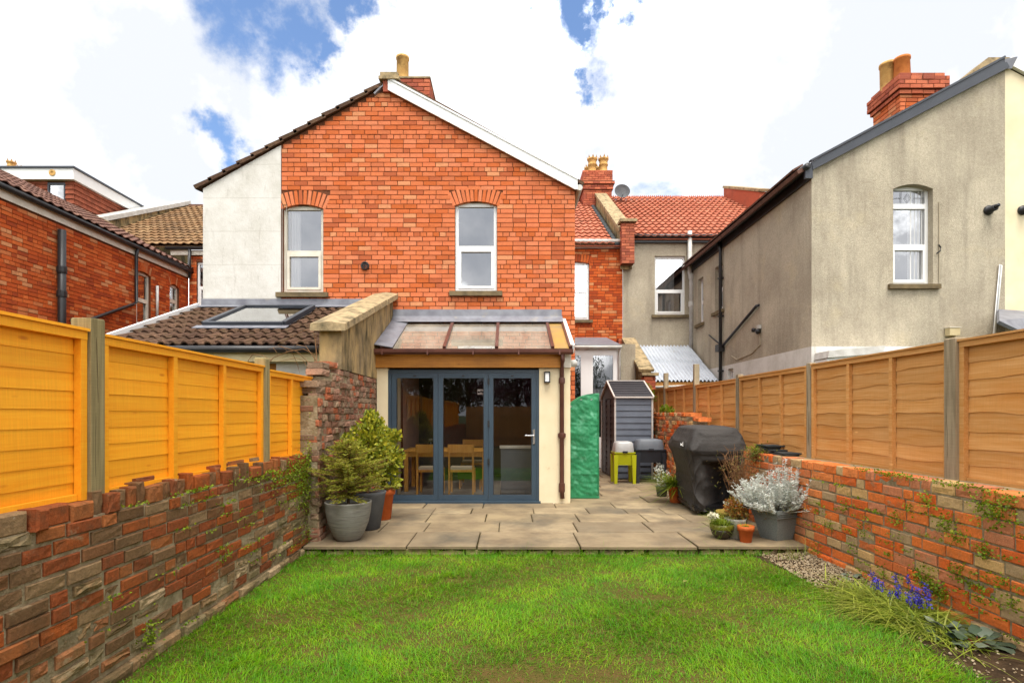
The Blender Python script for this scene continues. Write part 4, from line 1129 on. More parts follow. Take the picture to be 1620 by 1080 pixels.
tile_roof(rl, (LX0, LY0, LZ0 - .018), (1, 0, 0), (0, LY1 - LY0, LZ1 - LZ0), LX1 - LX0, slope_len - .02, .30, .327, ROMAN, 'tile_brown',
          skip=lambda u, v, a, b: SKX0 - LX0 - .22 < u < SKX1 - LX0 - .05 and (SKY0 - LY0) / cs - .2 < v < (SKY1 - LY0) / cs - .1, t=.04, jit=.01)
fl = MB().slab((LX0, LY1 - .14, lz(LY1 - .14) + .05), (LX1, LY1 - .14, lz(LY1 - .14) + .05), (LX1, LY1 - .0, lz(LY1) + .05), (LX0, LY1 - .0, lz(LY1) + .05), .01)
fl.slab((LX0, LY1 + .002, lz(LY1) + .05), (LX1, LY1 + .002, lz(LY1) + .05), (LX1, LY1 + .012, lz(LY1) + .17), (LX0, LY1 + .012, lz(LY1) + .17), .01)
fl.build('lead_flashing', 'lead', lt)
sk = MB()
o = .075
for a, b in (((SKX0, SKY0), (SKX1, SKY0)), ((SKX0, SKY1), (SKX1, SKY1)), ((SKX0, SKY0), (SKX0, SKY1)), ((SKX1, SKY0), (SKX1, SKY1))):
    sk.bar((a[0], a[1], lz(a[1]) + o), (b[0], b[1], lz(b[1]) + o), .075, .07, (0, -lsl, 1))
sko = sk.build('rooflight', 'fascia_grey', lt)
MB().slab((SKX0, SKY0, lz(SKY0) + o), (SKX1, SKY0, lz(SKY0) + o), (SKX1, SKY1, lz(SKY1) + o), (SKX0, SKY1, lz(SKY1) + o), .01).build('pane', 'glass_sky', sko)
MB().slab((SKX0, SKY0, lz(SKY0) - .0), (SKX1, SKY0, lz(SKY0) - .0), (SKX1, SKY1, lz(SKY1) - .0), (SKX0, SKY1, lz(SKY1) - .0), .01).build('blind', 'blind', sko)
MB().slab((SKX0 - .1, SKY0 - .16, lz(SKY0 - .16) + .045), (SKX1 + .1, SKY0 - .16, lz(SKY0 - .16) + .045), (SKX1 + .1, SKY0 - .02, lz(SKY0 - .02) + .05), (SKX0 - .1, SKY0 - .02, lz(SKY0 - .02) + .05), .01).build('apron_flashing', 'lead', sko)
MB().tube([(LX0, LY0 - .06, LZ0 - .06), (LX1 + .05, LY0 - .06, LZ0 - .06)], .05, 10).build('gutter', 'black_pvc', lt, True)
MB().box(LX0, LX1, LY0 - .01, LY0 + .02, LZ0 - .22, LZ0 - .09).build('fascia', 'cream_fascia', lt)
MB().slab((LX1 - .0, LY0 - .05, LZ0 - .01), (LX1 + .04, LY0 - .05, LZ0 + .02), (LX1 + .04, LY1, LZ1 + .02), (LX1, LY1, LZ1 - .01), .02).build('side_flashing', 'lead', lt)
fw = MB().plate(LX0, LX1, 0, lambda x: LZ0 - .1, [], [(px_x(385, 7.55), px_x(437, 7.55), 1.0, 2.2)], LY0 + .13, .1).build('wall', 'render_white', lt)
MB().box(px_x(385, 7.55), px_x(437, 7.55), LY0 + .2, LY0 + .25, 1.0, 2.2).build('timber_panel', 'oak_beam', lt)
MB().add([(LX0, LY0 + .13, 0), (LX0, YH, 0), (LX0, YH, LZ1), (LX0, LY0 + .13, LZ0)], [(3, 2, 1, 0)]).build('side_wall', 'render_white', lt)

# ================================================================== terrace behind, right part: our brick house and the rendered neighbour
def main_window(parent, x0, x1, z0, z1, y=YM, **k):
    return window(parent, frame_T((x0 + x1) / 2, y, z0, 0), x1 - x0, z1 - z0, **k)
bh = thing('brick_terrace_house', 'red brick terrace house with orange pantile roof, partly hidden by the gable', 'house', (2.2, YM, 0))
bx0, bx1 = .9, px_x(985, YM)
wz0, wz1, wxr = px_z(506, YM), px_z(414, YM), px_x(932, YM)
zt_b = px_z(392, YM)
wallb = MB().plate(bx0, bx1, 0, lambda x: zt_b, [], [(1.55, wxr, wz0, wz1)], YM + .012, .2).build('wall', 'mortar_dark', bh)
def bsp(z0, z1):
    hs = []
    if z1 > wz0 + .02 and z0 < wz1 - .05: hs.append((1.55, wxr))
    elif z1 > wz1 - .05 and z0 < wz1 + .16: hs.append((1.5, wxr + .06))
    return cut_spans(bx0, bx1, hs)
lay(wallb, coursed(bx0, bx1, 3.0, zt_b, bsp), 0, YM, 0, 'brick_dark', D=.05, bev=.004)
lay(wallb, arch((1.55 + wxr) / 2, wz1 - .05, wxr - 1.55, .05, .24, 12), 0, YM, 0, 'brick_dark', D=.1, bev=.004)
main_window(bh, 1.55, wxr, wz0, wz1)
MB().box(bx0, bx1 + .05, YM - .06, YM + .0, zt_b - .02, zt_b + .13).build('fascia', 'white_pvc', bh)
MB().tube([(bx0, YM - .12, zt_b + .16), (bx1 + .06, YM - .12, zt_b + .16)], .06, 10).build('gutter', 'grey_pipe', bh, True)
rz0, rz1 = px_z(388, YM - .15), 10.15
rsl = math.hypot(YR - YM + .15, rz1 - rz0)
rb = MB().slab((bx0, YM - .15, rz0 - .04), (bx1, YM - .15, rz0 - .04), (bx1, YR, rz1 - .04), (bx0, YR, rz1 - .04), .03).build('roof', 'tile_red', bh)
tile_roof(rb, (bx0, YM - .17, rz0 + .01), (1, 0, 0), (0, YR - YM + .15, rz1 - rz0), bx1 - .28 - bx0, rsl, .205, .42, PANTILE, 'tile_red', t=.05)
# row of grey verge tiles beside the parapet
for k in range(16):
    MB().lathe([(.07, 0), (.085, .01), (.09, .2), (.08, .40), (.06, .42)], 10, capt=True).build('verge_tile', 'slate', rb, True,
        T=Matrix.Translation((bx1 - .19, YM - .15 + (k / 16) * (YR - YM + .15), rz0 + (k / 16) * (rz1 - rz0))) @ Matrix.Rotation(math.atan2(rz1 - rz0, YR - YM) - math.pi / 2, 4, 'X'))
# small back porch with white french doors
PY_ = 14.4
pc = thing('white_french_doors', 'white-framed glazed back doors under a lead porch roof beyond the shed', 'door', (2.2, PY_, PATIO))
pz = px_z(556, PY_)
fd = MB()
xs = [px_x(q, PY_) for q in (890, 909, 919, 938, 970, 978)]
fd.box(xs[2], xs[3], PY_, PY_ + .06, .1, pz); fd.box(xs[4], xs[5], PY_, PY_ + .06, .1, pz); fd.box(xs[0], xs[5], PY_ + .002, PY_ + .058, pz, pz + .12)
fd.box(xs[0], xs[2], PY_ + .002, PY_ + .058, pz - .1, pz); fd.box(xs[3], xs[4], PY_ + .002, PY_ + .058, pz - .1, pz); fd.box(xs[3], xs[4], PY_ + .002, PY_ + .058, .1, .9); fd.box(xs[0], xs[2], PY_ + .002, PY_ + .058, .1, .9)
fd.build('frame', 'white_pvc', pc)
for a, b in ((xs[0], xs[2]), (xs[3], xs[4])):
    MB().add([(a, PY_ + .03, .9), (b, PY_ + .03, .9), (b, PY_ + .03, pz - .1), (a, PY_ + .03, pz - .1)], [(0, 1, 2, 3)]).build('pane', 'glass', pc)
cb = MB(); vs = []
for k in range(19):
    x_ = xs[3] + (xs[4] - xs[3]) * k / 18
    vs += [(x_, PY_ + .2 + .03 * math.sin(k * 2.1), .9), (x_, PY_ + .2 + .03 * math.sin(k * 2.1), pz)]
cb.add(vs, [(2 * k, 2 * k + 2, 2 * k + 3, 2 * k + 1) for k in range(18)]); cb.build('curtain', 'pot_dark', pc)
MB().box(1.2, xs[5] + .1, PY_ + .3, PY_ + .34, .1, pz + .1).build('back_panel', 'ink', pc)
rp = MB().slab((1.2, PY_ - .12, pz + .14), (xs[5] + .04, PY_ - .12, pz + .14), (xs[5] + .04, YM - .01, pz + .62), (1.2, YM - .01, pz + .62), .03)
rp.build('roof', 'lead', pc)
MB().tube([(1.2, PY_ - .16, pz + .10), (xs[5] + .06, PY_ - .16, pz + .10)], .045, 10).build('gutter', 'grey_pipe', pc, True)
MB().tube([(xs[5] + .02, PY_ - .14, pz + .08), (xs[5] + .02, PY_ - .06, pz - .1), (xs[5] + .02, PY_ - .06, .12)], .034, 8).build('downpipe', 'grey_pipe', pc, True)
MB().add([(xs[5], PY_ + .03, .1), (3.32, PY_ + .03, .1), (3.32, PY_ + .03, pz + .2), (xs[5], PY_ + .03, pz + .2)], [(0, 1, 2, 3)]).build('side_panel', 'render_buff', pc)

nb = thing('rendered_house', 'grey-buff rendered house with black gutters, orange roof and brick chimney', 'house', (6.5, YM, 0))
NX = 5.45                         # wing's side wall
nz = px_z(383, YM)
nwx0, nwx1, nwz0, nwz1 = px_x(1036, YM), px_x(1084, YM), px_z(498, YM), px_z(405, YM)
MB().plate(bx1 + .002, 7.0, 0, lambda x: nz + .1, [], [(nwx0, nwx1, nwz0, nwz1)], YM, .2).build('rear_wall', 'render_buff', nb)
main_window(nb, nwx0, nwx1, nwz0, nwz1, transom=.42, curtain=(.0, .72, 'blind'))
MB().box(bx1 + .06, NX + 1.2, YM - .10, YM - .004, nz - .04, nz + .13).build('fascia', 'black_pvc', nb)
MB().tube([(bx1 + .05, YM - .15, nz + .13), (NX + 1, YM - .15, nz + .13)], .06, 10).build('gutter', 'black_pvc', nb, True)
nrz0 = px_z(377, YM - .15)
rn = MB().slab((bx1, YM - .15, nrz0 - .04), (9.4, YM - .15, nrz0 - .04), (9.4, YR, rz1 - .04), (bx1, YR, rz1 - .04), .03).build('roof', 'tile_red', nb)
tile_roof(rn, (bx1 + .32, YM - .2, nrz0 + .01), (1, 0, 0), (0, YR - YM + .15, rz1 - nrz0), 5.4, math.hypot(YR - YM + .15, rz1 - nrz0), .205, .42, PANTILE, 'tile_red', t=.05)
for k in range(15):
    xx = bx1 + .7 + k * .33
    mb = MB().prism([(-.16, -.05), (.16, -.05), (.16, .02), (.12, .10), (.08, .03), (.04, .10), (0, .03), (-.04, .10), (-.08, .03), (-.12, .10), (-.16, .03)], -.02, .02)
    mb.slab((-.16, -.16, -.10), (.16, -.16, -.10), (.16, 0, 0), (-.16, 0, 0), .015)
    mb.build('ridge_tile', 'tile_red', rn, T=Matrix.Translation((xx, YR - .03, rz1 + .07)))
# soil stack
spx = px_x(1091, YM - .1)
so = MB().tube([(spx, YM - .12, px_z(366, YM - .1)), (spx, YM - .12, px_z(432, YM - .1)), (spx + .05, YM - .10, px_z(440, YM - .1)), (spx + .05, YM - .10, 3.4)], .065, 12).build('soil_pipe', 'grey_pipe', nb, True)
for pz_ in (px_z(434, YM), px_z(478, YM)):
    MB().lathe([(.08, 0), (.085, .03), (.085, .12), (.08, .15)], 12, (spx + .05, YM - .1, pz_ - .15), True, True).build('pipe_collar', 'grey_pipe', so)
# parapets on the party lines
def parapet(parent, x0, x1, y0, y1, z0, z1, up=.34, m='brick_chimney'):
    mb = MB()
    mb.add([(x0, y0, z0 - .8), (x1, y0, z0 - .8), (x1, y1, z1 - .8), (x0, y1, z1 - .8), (x0, y0, z0 + up), (x1, y0, z0 + up), (x1, y1, z1 + up), (x0, y1, z1 + up)],
           [(0, 3, 2, 1), (4, 5, 6, 7), (0, 1, 5, 4), (1, 2, 6, 5), (2, 3, 7, 6), (3, 0, 4, 7)])
    p_ = mb.build('parapet', m, parent)
    MB().slab((x0 - .05, y0 - .05, z0 + up), (x1 + .05, y0 - .05, z0 + up), (x1 + .05, y1, z1 + up), (x0 - .05, y1, z1 + up), .09).build('coping', 'stone', p_)
    return p_
pp_ = parapet(nb, bx1 - .08, bx1 + .26, YM - .1, YR - .8, rz0 + .1, rz1 - .35, .30, 'render_party')
stack(pp_, bx1 - .1, bx1 + .28, YM - .35, YM - .08, 5.9, rz0 + .62, 'brick_chimney', 'FL', name='parapet_end', limit=60)
MB().box(bx1 - .16, bx1 + .34, YM - .42, YM - .02, rz0 + .62, rz0 + .70).build('kneeler', 'stone', pp_)
parapet(nb, 8.75, 9.1, 19.2, YR + .2, nrz0 + 2.1, rz1 + .1, .45)
cyr = 20.9
c0, c1 = px_x(923, cyr), px_x(968, cyr)
chr_ = stack(nb, c0, c1, cyr, cyr + 1.7, 8.6, px_z(300, cyr), 'brick_chimney', 'FL')
stack(chr_, c0 - .05, c1 + .05, cyr - .05, cyr + 1.75, px_z(300, cyr), px_z(292, cyr), 'brick_chimney', 'FL', name='corbel')
stack(chr_, c0 - .10, c1 + .10, cyr - .10, cyr + 1.8, px_z(292, cyr), px_z(287, cyr), 'brick_chimney', 'FL', name='corbel')
ct = stack(chr_, c0 - .03, c1 + .03, cyr - .03, cyr + 1.73, px_z(287, cyr), px_z(270, cyr), 'brick_chimney', 'FL', name='chimney_top')
def crown_pot(parent, x, y, z, s=1.0, m='pot_buff'):
    p_ = MB().lathe([(.19 * s, 0), (.19 * s, .06 * s), (.16 * s, .09 * s), (.15 * s, .3 * s), (.18 * s, .33 * s), (.18 * s, .38 * s), (.155 * s, .41 * s), (.17 * s, .52 * s), (.205 * s, .56 * s), (.205 * s, .60 * s), (.15 * s, .6 * s), (.13 * s, .5 * s)], 16, (x, y, z)).build('chimney_pot', m, parent, True)
    cr = MB()
    for k in range(8):
        t = k * math.pi / 4
        cr.add([(x + .2 * s * math.cos(t - .22), y + .2 * s * math.sin(t - .22), z + .6 * s), (x + .2 * s * math.cos(t + .22), y + .2 * s * math.sin(t + .22), z + .6 * s), (x + .215 * s * math.cos(t), y + .215 * s * math.sin(t), z + .72 * s), (x + .17 * s * math.cos(t), y + .17 * s * math.sin(t), z + .6 * s)], [(0, 1, 2), (1, 3, 2), (3, 0, 2)])
    cr.build('crown', m, p_)
    return p_
zc = px_z(270, cyr)
for x_ in (c0 + .38, c1 - .27):
    for y_ in (cyr + .3, cyr + 1.1): crown_pot(chr_, x_, y_, zc - .01, .98)
dsh = thing('satellite_dish', 'grey satellite dish on the ridge beside the crowned chimney', 'dish', (px_x(983, 21.4), 21.4, px_z(318, 21.4)))
dT = Matrix.Translation((px_x(984, 21.3), 21.3, px_z(304, 21.3))) @ Matrix.Rotation(rad(75), 4, 'X') @ Matrix.Rotation(rad(10), 4, 'Z')
MB().lathe([(0, 0), (.12, .01), (.22, .035), (.29, .07), (.3, .075)], 24, capb=False).build('bowl', 'pot_dark', dsh, True, T=dT)
MB().tube([(px_x(984, 21.4), 21.4, px_z(306, 21.4)), (px_x(980, 21.6), 21.6, px_z(320, 21.4) - .2)], .02, 6).build('mast', 'black_pvc', dsh)
MB().tube([(px_x(984, 21.25), 21.25, px_z(311, 21.3)), (px_x(986, 20.9), 20.9, px_z(308, 20.9))], .012, 6).build('feed_arm', 'black_pvc', dsh)

# rendered wing of the neighbour: gable front and side wall
GX1 = px_x(1590, YH)
ez, tz = px_z(270, YH), px_z(107, YH)
nw_c0, nw_c1, nw_z0, nw_z1 = px_x(1413, YH), px_x(1476, YH), px_z(450, YH), px_z(291, YH)
gtop = lambda x: ez + (x - NX) * (tz - ez) / (GX1 - NX)
gn = MB().plate(NX, GX1, 2.72, gtop, [], [(nw_c0, nw_c1, nw_z0, nw_z1)], YH, .22).build('gable_wall', 'render_buff', nb)
MB().plate(NX - .004, GX1, 0, lambda x: 2.72, [], [], YH - .004, .01).build('white_band', 'render_white', nb)
window(nb, frame_T((nw_c0 + nw_c1) / 2, YH, nw_z0, 0), nw_c1 - nw_c0, nw_z1 - nw_z0, 'white_pvc', 'glass_up', .40, curtain=(.52, 1.0, 'blind'), inset=.12, top_light=.80, sash=True)
# rounded head of the opening
hd = MB()
cxw, ww = (nw_c0 + nw_c1) / 2, nw_c1 - nw_c0
N_ = 12
for k in range(N_):
    a, b = -1 + 2 * k / N_, -1 + 2 * (k + 1) / N_
    f_ = lambda t: nw_z1 - .09 + .085 * (1 - t * t)
    hd.add([(cxw + a * ww / 2, YH - .002, f_(a)), (cxw + b * ww / 2, YH - .002, f_(b)), (cxw + b * ww / 2, YH - .002, nw_z1 + .01), (cxw + a * ww / 2, YH - .002, nw_z1 + .01),
            (cxw + a * ww / 2, YH + .12, f_(a)), (cxw + b * ww / 2, YH + .12, f_(b))], [(0, 1, 2, 3), (0, 4, 5, 1)])
hd.build('arch_head', 'render_buff', nb)
ld = MB()
zl0, zl1 = nw_z0 + (nw_z1 - nw_z0) * .80 + .045, nw_z1 - .09
for k in (-1, 1):
    ld.bar((cxw + k * .12, YH + .135, zl0), (cxw + k * .12, YH + .135, zl1), .005, .006, (0, 1, 0))
ld.bar((cxw - .3, YH + .135, (zl0 + zl1) / 2), (cxw - .12, YH + .135, (zl0 + zl1) / 2), .005, .005)
ld.bar((cxw + .12, YH + .135, (zl0 + zl1) / 2), (cxw + .3, YH + .135, (zl0 + zl1) / 2), .005, .005)
ld.bar((cxw, YH + .135, zl0 + .03), (cxw + .05, YH + .135, (zl0 + zl1) / 2), .004, .005, (0, 1, 0)); ld.bar((cxw, YH + .135, zl1 - .03), (cxw + .05, YH + .135, (zl0 + zl1) / 2), .004, .005, (0, 1, 0))
ld.bar((cxw, YH + .135, zl0 + .03), (cxw - .05, YH + .135, (zl0 + zl1) / 2), .004, .005, (0, 1, 0)); ld.bar((cxw, YH + .135, zl1 - .03), (cxw - .05, YH + .135, (zl0 + zl1) / 2), .004, .005, (0, 1, 0))
ld.build('leaded_cames', 'lead', nb)
# side wall, facing the garden (towards -X): built in a local frame, u runs towards the camera
TS = Matrix.Translation((NX, YM, 0)) @ Matrix.Rotation(-math.pi / 2, 4, 'Z')
su_ = lambda Y: YM - Y
sw1 = (su_(side_y(1131, NX)), su_(side_y(1143.5, NX)), px_z(492, side_y(1137, NX)), px_z(420, side_y(1137, NX)))
sw2 = (su_(side_y(1104, NX)), su_(side_y(1112.5, NX)), px_z(512, side_y(1108, NX)), px_z(440, side_y(1108, NX)))
Lw = YM - YH
swz = px_z(270, YH) - .02
sw_h = [tuple(sorted(sw1[:2])) + sw1[2:], tuple(sorted(sw2[:2])) + sw2[2:]]
small = (su_(side_y(1160, NX)), su_(side_y(1152, NX)), 2.1, 2.62)
small = tuple(sorted(small[:2])) + small[2:]
MB().plate(0, Lw, 2.72, lambda x: swz, [], sw_h, 0, .2).build('side_wall', 'render_buff', nb, T=TS)
MB().plate(0, Lw + .004, 0, lambda x: 2.72, [], [small], -.004, .15).build('white_band', 'render_white', nb, T=TS)
for h_ in sw_h:
    window(nb, TS @ Matrix.Translation(((h_[0] + h_[1]) / 2, 0, h_[2])), h_[1] - h_[0], h_[3] - h_[2], 'white_pvc', 'glass_up', .5, inset=.10)
window(nb, TS @ Matrix.Translation(((small[0] + small[1]) / 2, 0, small[2])), small[1] - small[0], small[3] - small[2], 'white_pvc', 'glass', .5, sill=False, sash=False, room=True)
# roof slab with its dark verge
rsn = (tz - ez) / (GX1 - NX)
MB().slab((NX - .25, YH - .03, ez - .25 * rsn + .06), (GX1, YH - .03, tz + .06), (GX1, YM + 3, tz + .06), (NX - .25, YM + 3, ez - .25 * rsn + .06), .07).build('wing_roof', 'tile_mauve', nb)
vb = [(px_x(1281, YH), px_z(259, YH)), (px_x(1283, YH), px_z(271, YH)), (px_x(1592, YH), px_z(110, YH)), (px_x(1584, YH), px_z(96, YH))]
MB().prism([vb[0], vb[1], vb[2], vb[3]], YH - .07, YH - .035).build('verge_board', 'fascia_grey', nb)
MB().bar((vb[0][0] - .02, YH - .05, vb[0][1] + .02), (vb[3][0], YH - .05, vb[3][1] + .02), .08, .035).build('verge_cap', 'fascia_grey', nb)
MB().box(NX - .14, NX - .01, YH - .06, YH + .0, ez - .16, ez + .1).build('box_end', 'fascia_grey', nb)
MB().box(NX - .05, NX - .004, YH, YM, ez - .16, ez + .03).build('eaves_fascia', 'black_pvc', nb)
MB().tube([(NX - .12, YH - .1, ez + .04), (NX - .12, YM - .2, ez + .04)], .06, 10).build('side_gutter', 'black_pvc', nb, True)
MB().slab((NX - .30, YH + .05, ez + .02), (NX - .12, YH + .05, ez + .12), (NX - .12, YM, ez + .12), (NX - .30, YM, ez + .02), .03).build('eaves_tile_edge', 'tile_mauve', nb)
MB().prism([(px_x(1540, YH), px_z(125, YH) + .02), (px_x(1578, YH), px_z(100, YH)), (px_x(1607, YH), px_z(90, YH)), (px_x(1607, YH), px_z(84, YH)), (px_x(1573, YH), px_z(84, YH)), (px_x(1500, YH), px_z(143, YH))], YH + .12, YH + .5).build('ridge_coping', 'stone', nb)
MB().slab((px_x(1583, YH), YH - .075, px_z(98, YH)), (px_x(1604, YH), YH - .075, px_z(94, YH)), (px_x(1596, YH), YH - .06, px_z(112, YH)), (px_x(1588, YH), YH - .06, px_z(112, YH)), .012).build('lead_saddle', 'lead', nb)
cyn = 10.9
c0, c1 = px_x(1424, cyn), px_x(1492, cyn)
chn = stack(nb, c0, c1, cyn, cyn + .82, 6.6, px_z(150, cyn), 'brick_house', 'FL')
stack(chn, c0 - .04, c1 + .04, cyn - .04, cyn + .86, px_z(150, cyn), px_z(143, cyn), 'brick_chimney', 'FL', name='corbel')
stack(chn, c0 - .08, c1 + .08, cyn - .08, cyn + .90, px_z(143, cyn), px_z(123, cyn) , 'brick_chimney', 'FL', name='corbel')
stack(chn, c0 - .03, c1 + .02, cyn - .03, cyn + .84, px_z(123, cyn), px_z(116, cyn), 'brick_chimney', 'FL', name='chimney_top')
zc = px_z(118, cyn)
round_pot(chn, px_x(1405, 11.4), 11.4, zc - .12, .145, .15, .64, 'pot_buff')
round_pot(chn, px_x(1427, 11.15), 11.15, zc - .12, .16, .135, .60, 'pot_orange')
# pipes and fittings on the neighbour's walls
dpY = side_y(1144, NX)
d1 = MB().tube([(NX - .10, dpY, ez - .02), (NX - .07, dpY, ez - .2), (NX - .07, dpY, .1)], .042, 10).build('downpipe', 'black_pvc', nb, True)
MB().box(NX - .16, NX - .01, dpY - .12, dpY + .12, px_z(556, dpY), px_z(545, dpY)).build('hopper', 'black_pvc', d1)
for z_ in (px_z(440, dpY), px_z(500, dpY), 2.6):
    MB().box(NX - .12, NX - .005, dpY - .06, dpY + .06, z_ - .02, z_ + .02).build('pipe_bracket', 'black_pvc', d1)
yA, yB = side_y(1201, NX), side_y(1146, NX)
MB().tube([(NX - .0, yA, px_z(484, yA) + .02), (NX - .06, yA, px_z(484, yA)), (NX - .06, yB, px_z(548, yB))], .032, 8).build('waste_pipe', 'shed_dark', nb, True)
yA = side_y(1124, NX)
MB().tube([(NX - .04, yA, px_z(530, yA)), (NX - .04, side_y(1140, NX), px_z(543, side_y(1140, NX)))], .018, 8).build('waste_pipe', 'shed_dark', nb, True)
yL = side_y(1203, NX)
sl_ = thing('security_light', 'small black security light on the rendered side wall', 'lamp', (NX - .05, yL, px_z(522, yL)))
MB().lathe([(.0, 0), (.05, .01), (.06, .06), (.04, .10), (0, .11)], 12).build('head', 'black_pvc', sl_, True, T=Matrix.Translation((NX - .10, yL, px_z(526, yL))) @ Matrix.Rotation(rad(60), 4, 'Y'))
MB().box(NX - .06, NX - .002, yL - .05, yL + .05, px_z(520, yL), px_z(514, yL)).build('bracket', 'grey_pipe', sl_)
MB().lathe([(.0, 0), (.045, .01), (.05, .06), (.04, .09), (0, .1)], 12, (NX - .08, yL + .15, px_z(524, yL))).build('sensor', 'black_pvc', sl_, True)
cab = [(NX - .012, yL, px_z(526, yL)), (NX - .012, yL - .02, px_z(545, yL)), (NX - .012, yL + .4, px_z(556, yL)), (NX - .012, yL + 1.2, px_z(560, yL)), (NX - .012, side_y(1158, NX), px_z(563, side_y(1158, NX)))]
MB().tube(cab, .010, 5).build('cable', 'cable', sl_)
for (px_, py_, lab) in ((1563, 333, 'black flue outlet on the buff gable, nearer the window'), (1617, 333, 'black flue outlet on the cream gable at the picture edge')):
    fx, fz = px_x(px_, YH), px_z(py_, YH)
    fo = thing('flue_outlet', lab, 'flue', (fx, YH, fz))
    MB().lathe([(.085, 0), (.085, .03), (.06, .035), (.055, .16), (.04, .17), (.035, .08)], 18).build('collar', 'black_pvc', fo, True, T=Matrix.Translation((fx, YH, fz)) @ Matrix.Rotation(rad(90), 4, 'X'))
    MB().tube([(0, -.1, 0), (0, -.22, .02)], .032, 10).build('spout', 'black_metal', fo, True, T=Matrix.Translation((fx, YH, fz)))
wp = MB().tube([(px_x(1580, YH) - .02, YH - .04, px_z(421, YH)), (px_x(1580, YH), YH - .04, px_z(421, YH)), (px_x(1567, YH), YH - .04, px_z(560, YH))], .025, 8).build('overflow_pipe', 'white_pvc', nb, True)
MB().tube([(px_x(1485, YH), YH - .012, px_z(320, YH)), (px_x(1485, YH), YH - .012, px_z(448, YH))], .008, 5).build('cable', 'cable', nb)
MB().tube([(px_x(1480, YH), YH - .02, px_z(402, YH)), (px_x(1484, YH), YH - .05, px_z(398, YH)), (px_x(1487, YH), YH - .02, px_z(392, YH)), (px_x(1483, YH), YH - .03, px_z(388, YH))], .012, 6).build('cable_clip', 'black_pvc', nb)
# neighbour's low white roof box, and lead porch roof at the picture edge
bxw = thing('white_roof_box', 'pale box-topped flat roof against the buff wall, behind the tan fence', 'roof', (px_x(1350, 9.5), 9.6, 2.0))
MB().prism([(px_x(1302, 9.6), px_z(567, 9.6)), (px_x(1388, 9.6), px_z(560, 9.6)), (px_x(1392, 9.6), px_z(548, 9.6)), (px_x(1304, 9.6), px_z(556, 9.6))], 9.45, YH - .02).build('box', 'grey_pipe', bxw)
MB().prism([(px_x(1304, 9.6), px_z(572, 9.6) - .4), (px_x(1450, 9.6), px_z(560, 9.6) - .4), (px_x(1450, 9.6), px_z(553, 9.6)), (px_x(1390, 9.6), px_z(553, 9.6)), (px_x(1304, 9.6), px_z(568, 9.6))], 9.52, YH - .02).build('wall', 'white_pvc', bxw)
lp = thing('lead_porch_roof', 'folded lead porch roof at the right edge of the picture', 'roof', (px_x(1610, 9.4), 9.4, 2.9))
MB().slab((px_x(1577, 9.0), 9.0, px_z(521, 9.0) + .1), (px_x(1680, 9.0), 9.0, px_z(560, 9.0)), (px_x(1680, YH), YH - .02, px_z(500, YH)), (px_x(1575, YH), YH - .02, px_z(493, YH)), .05).build('sheet', 'lead', lp)
MB().box(px_x(1585, 9.2), px_x(1680, 9.2), 9.2, YH - .02, 1.5, px_z(530, 9.2) - .05).build('wall', 'render_cream', lp)
ye = thing('yellow_bracket', 'small pale yellow box on the buff wall behind the fence post', 'box', (px_x(1506, 9.85), 9.85, px_z(530, 9.85)))
MB().box(px_x(1498, 9.85), px_x(1514, 9.85), YH - .12, YH - .004, px_z(531, 9.85), px_z(519, 9.85)).build('body', 'cream_fascia', ye)
MB().box(px_x(1497, 9.85), px_x(1515, 9.85), YH - .13, YH - .004, px_z(519, 9.85), px_z(518, 9.85)).build('lid', 'white_old', ye)
# cream house on the far right
ch_ = thing('cream_house', 'cream painted gable wall at the right edge of the picture', 'house', (10.5, YH, 0))
MB().plate(GX1 + .002, 12.3, 0, lambda x: tz + .02 - (x - GX1) * rsn, [], [], YH + .004, .1).build('wall', 'render_cream', ch_)
MB().bar((GX1 + .05, YH - .03, tz + .10), (12.4, YH - .03, tz + .10 - (12.4 - GX1 - .05) * rsn), .06, .15, (0, 0, 1)).build('bargeboard', 'white_pvc', ch_)
MB().slab((GX1 + .01, YH, tz + .06), (12.5, YH, tz + .06 - (12.5 - GX1) * rsn), (12.5, YM + 3, tz + .06 - (12.5 - GX1) * rsn), (GX1 + .01, YM + 3, tz + .06), .07).build('roof', 'tile_mauve', ch_)
# corrugated lean-to in the neighbour's yard
co = thing('corrugated_lean_to', 'corrugated silver sheet roof sloping down behind the shed', 'lean-to', (4.5, 15.2, 0))
cx0, cx1 = 3.66, NX - .06
ctop, cbot, cyb = px_z(547, YM - .1), px_z(602, 14.1), 14.1
def corr(x0, x1, ya, za, yb, zb, lift):
    k = int((x1 - x0) / .0125)
    A = np.zeros((k + 1, 2, 3))
    xs_ = np.linspace(x0, x1, k + 1)
    w_ = np.sin(xs_ * 2 * math.pi / .1) * .028 + lift
    A[:, 0] = np.stack([xs_, np.full(k + 1, ya), za + w_], 1); A[:, 1] = np.stack([xs_, np.full(k + 1, yb), zb + w_], 1)
    idx = np.arange(k)[:, None] * 2
    return A.reshape(-1, 3), idx + np.array([[0, 2, 3, 1]])
ym_ = cyb + (YM - cyb) * .52
zm_ = cbot + (ctop - cbot) * .52
V, Fq = corr(cx0, cx1, cyb, cbot, ym_ + .15, zm_ + .075, 0); np_build('roof_sheet', V, Fq, 'corrugated', co, True)
V, Fq = corr(cx0, cx1, ym_, zm_, YM - .02, ctop, .012); np_build('roof_sheet', V, Fq, 'corrugated', co, True)
MB().box(cx0, cx1, cyb + .05, cyb + .09, cbot - .14, cbot - .03).build('eaves_beam', 'fence_tan', co)
MB().tube([(cx0, cyb - .02, cbot - .17), (cx1, cyb - .02, cbot - .10)], .03, 8).build('rail', 'grey_pipe', co, True)
MB().box(cx0, cx1, cyb + .4, cyb + .45, 0, cbot - .1).build('front_boards', 'post_grey', co)
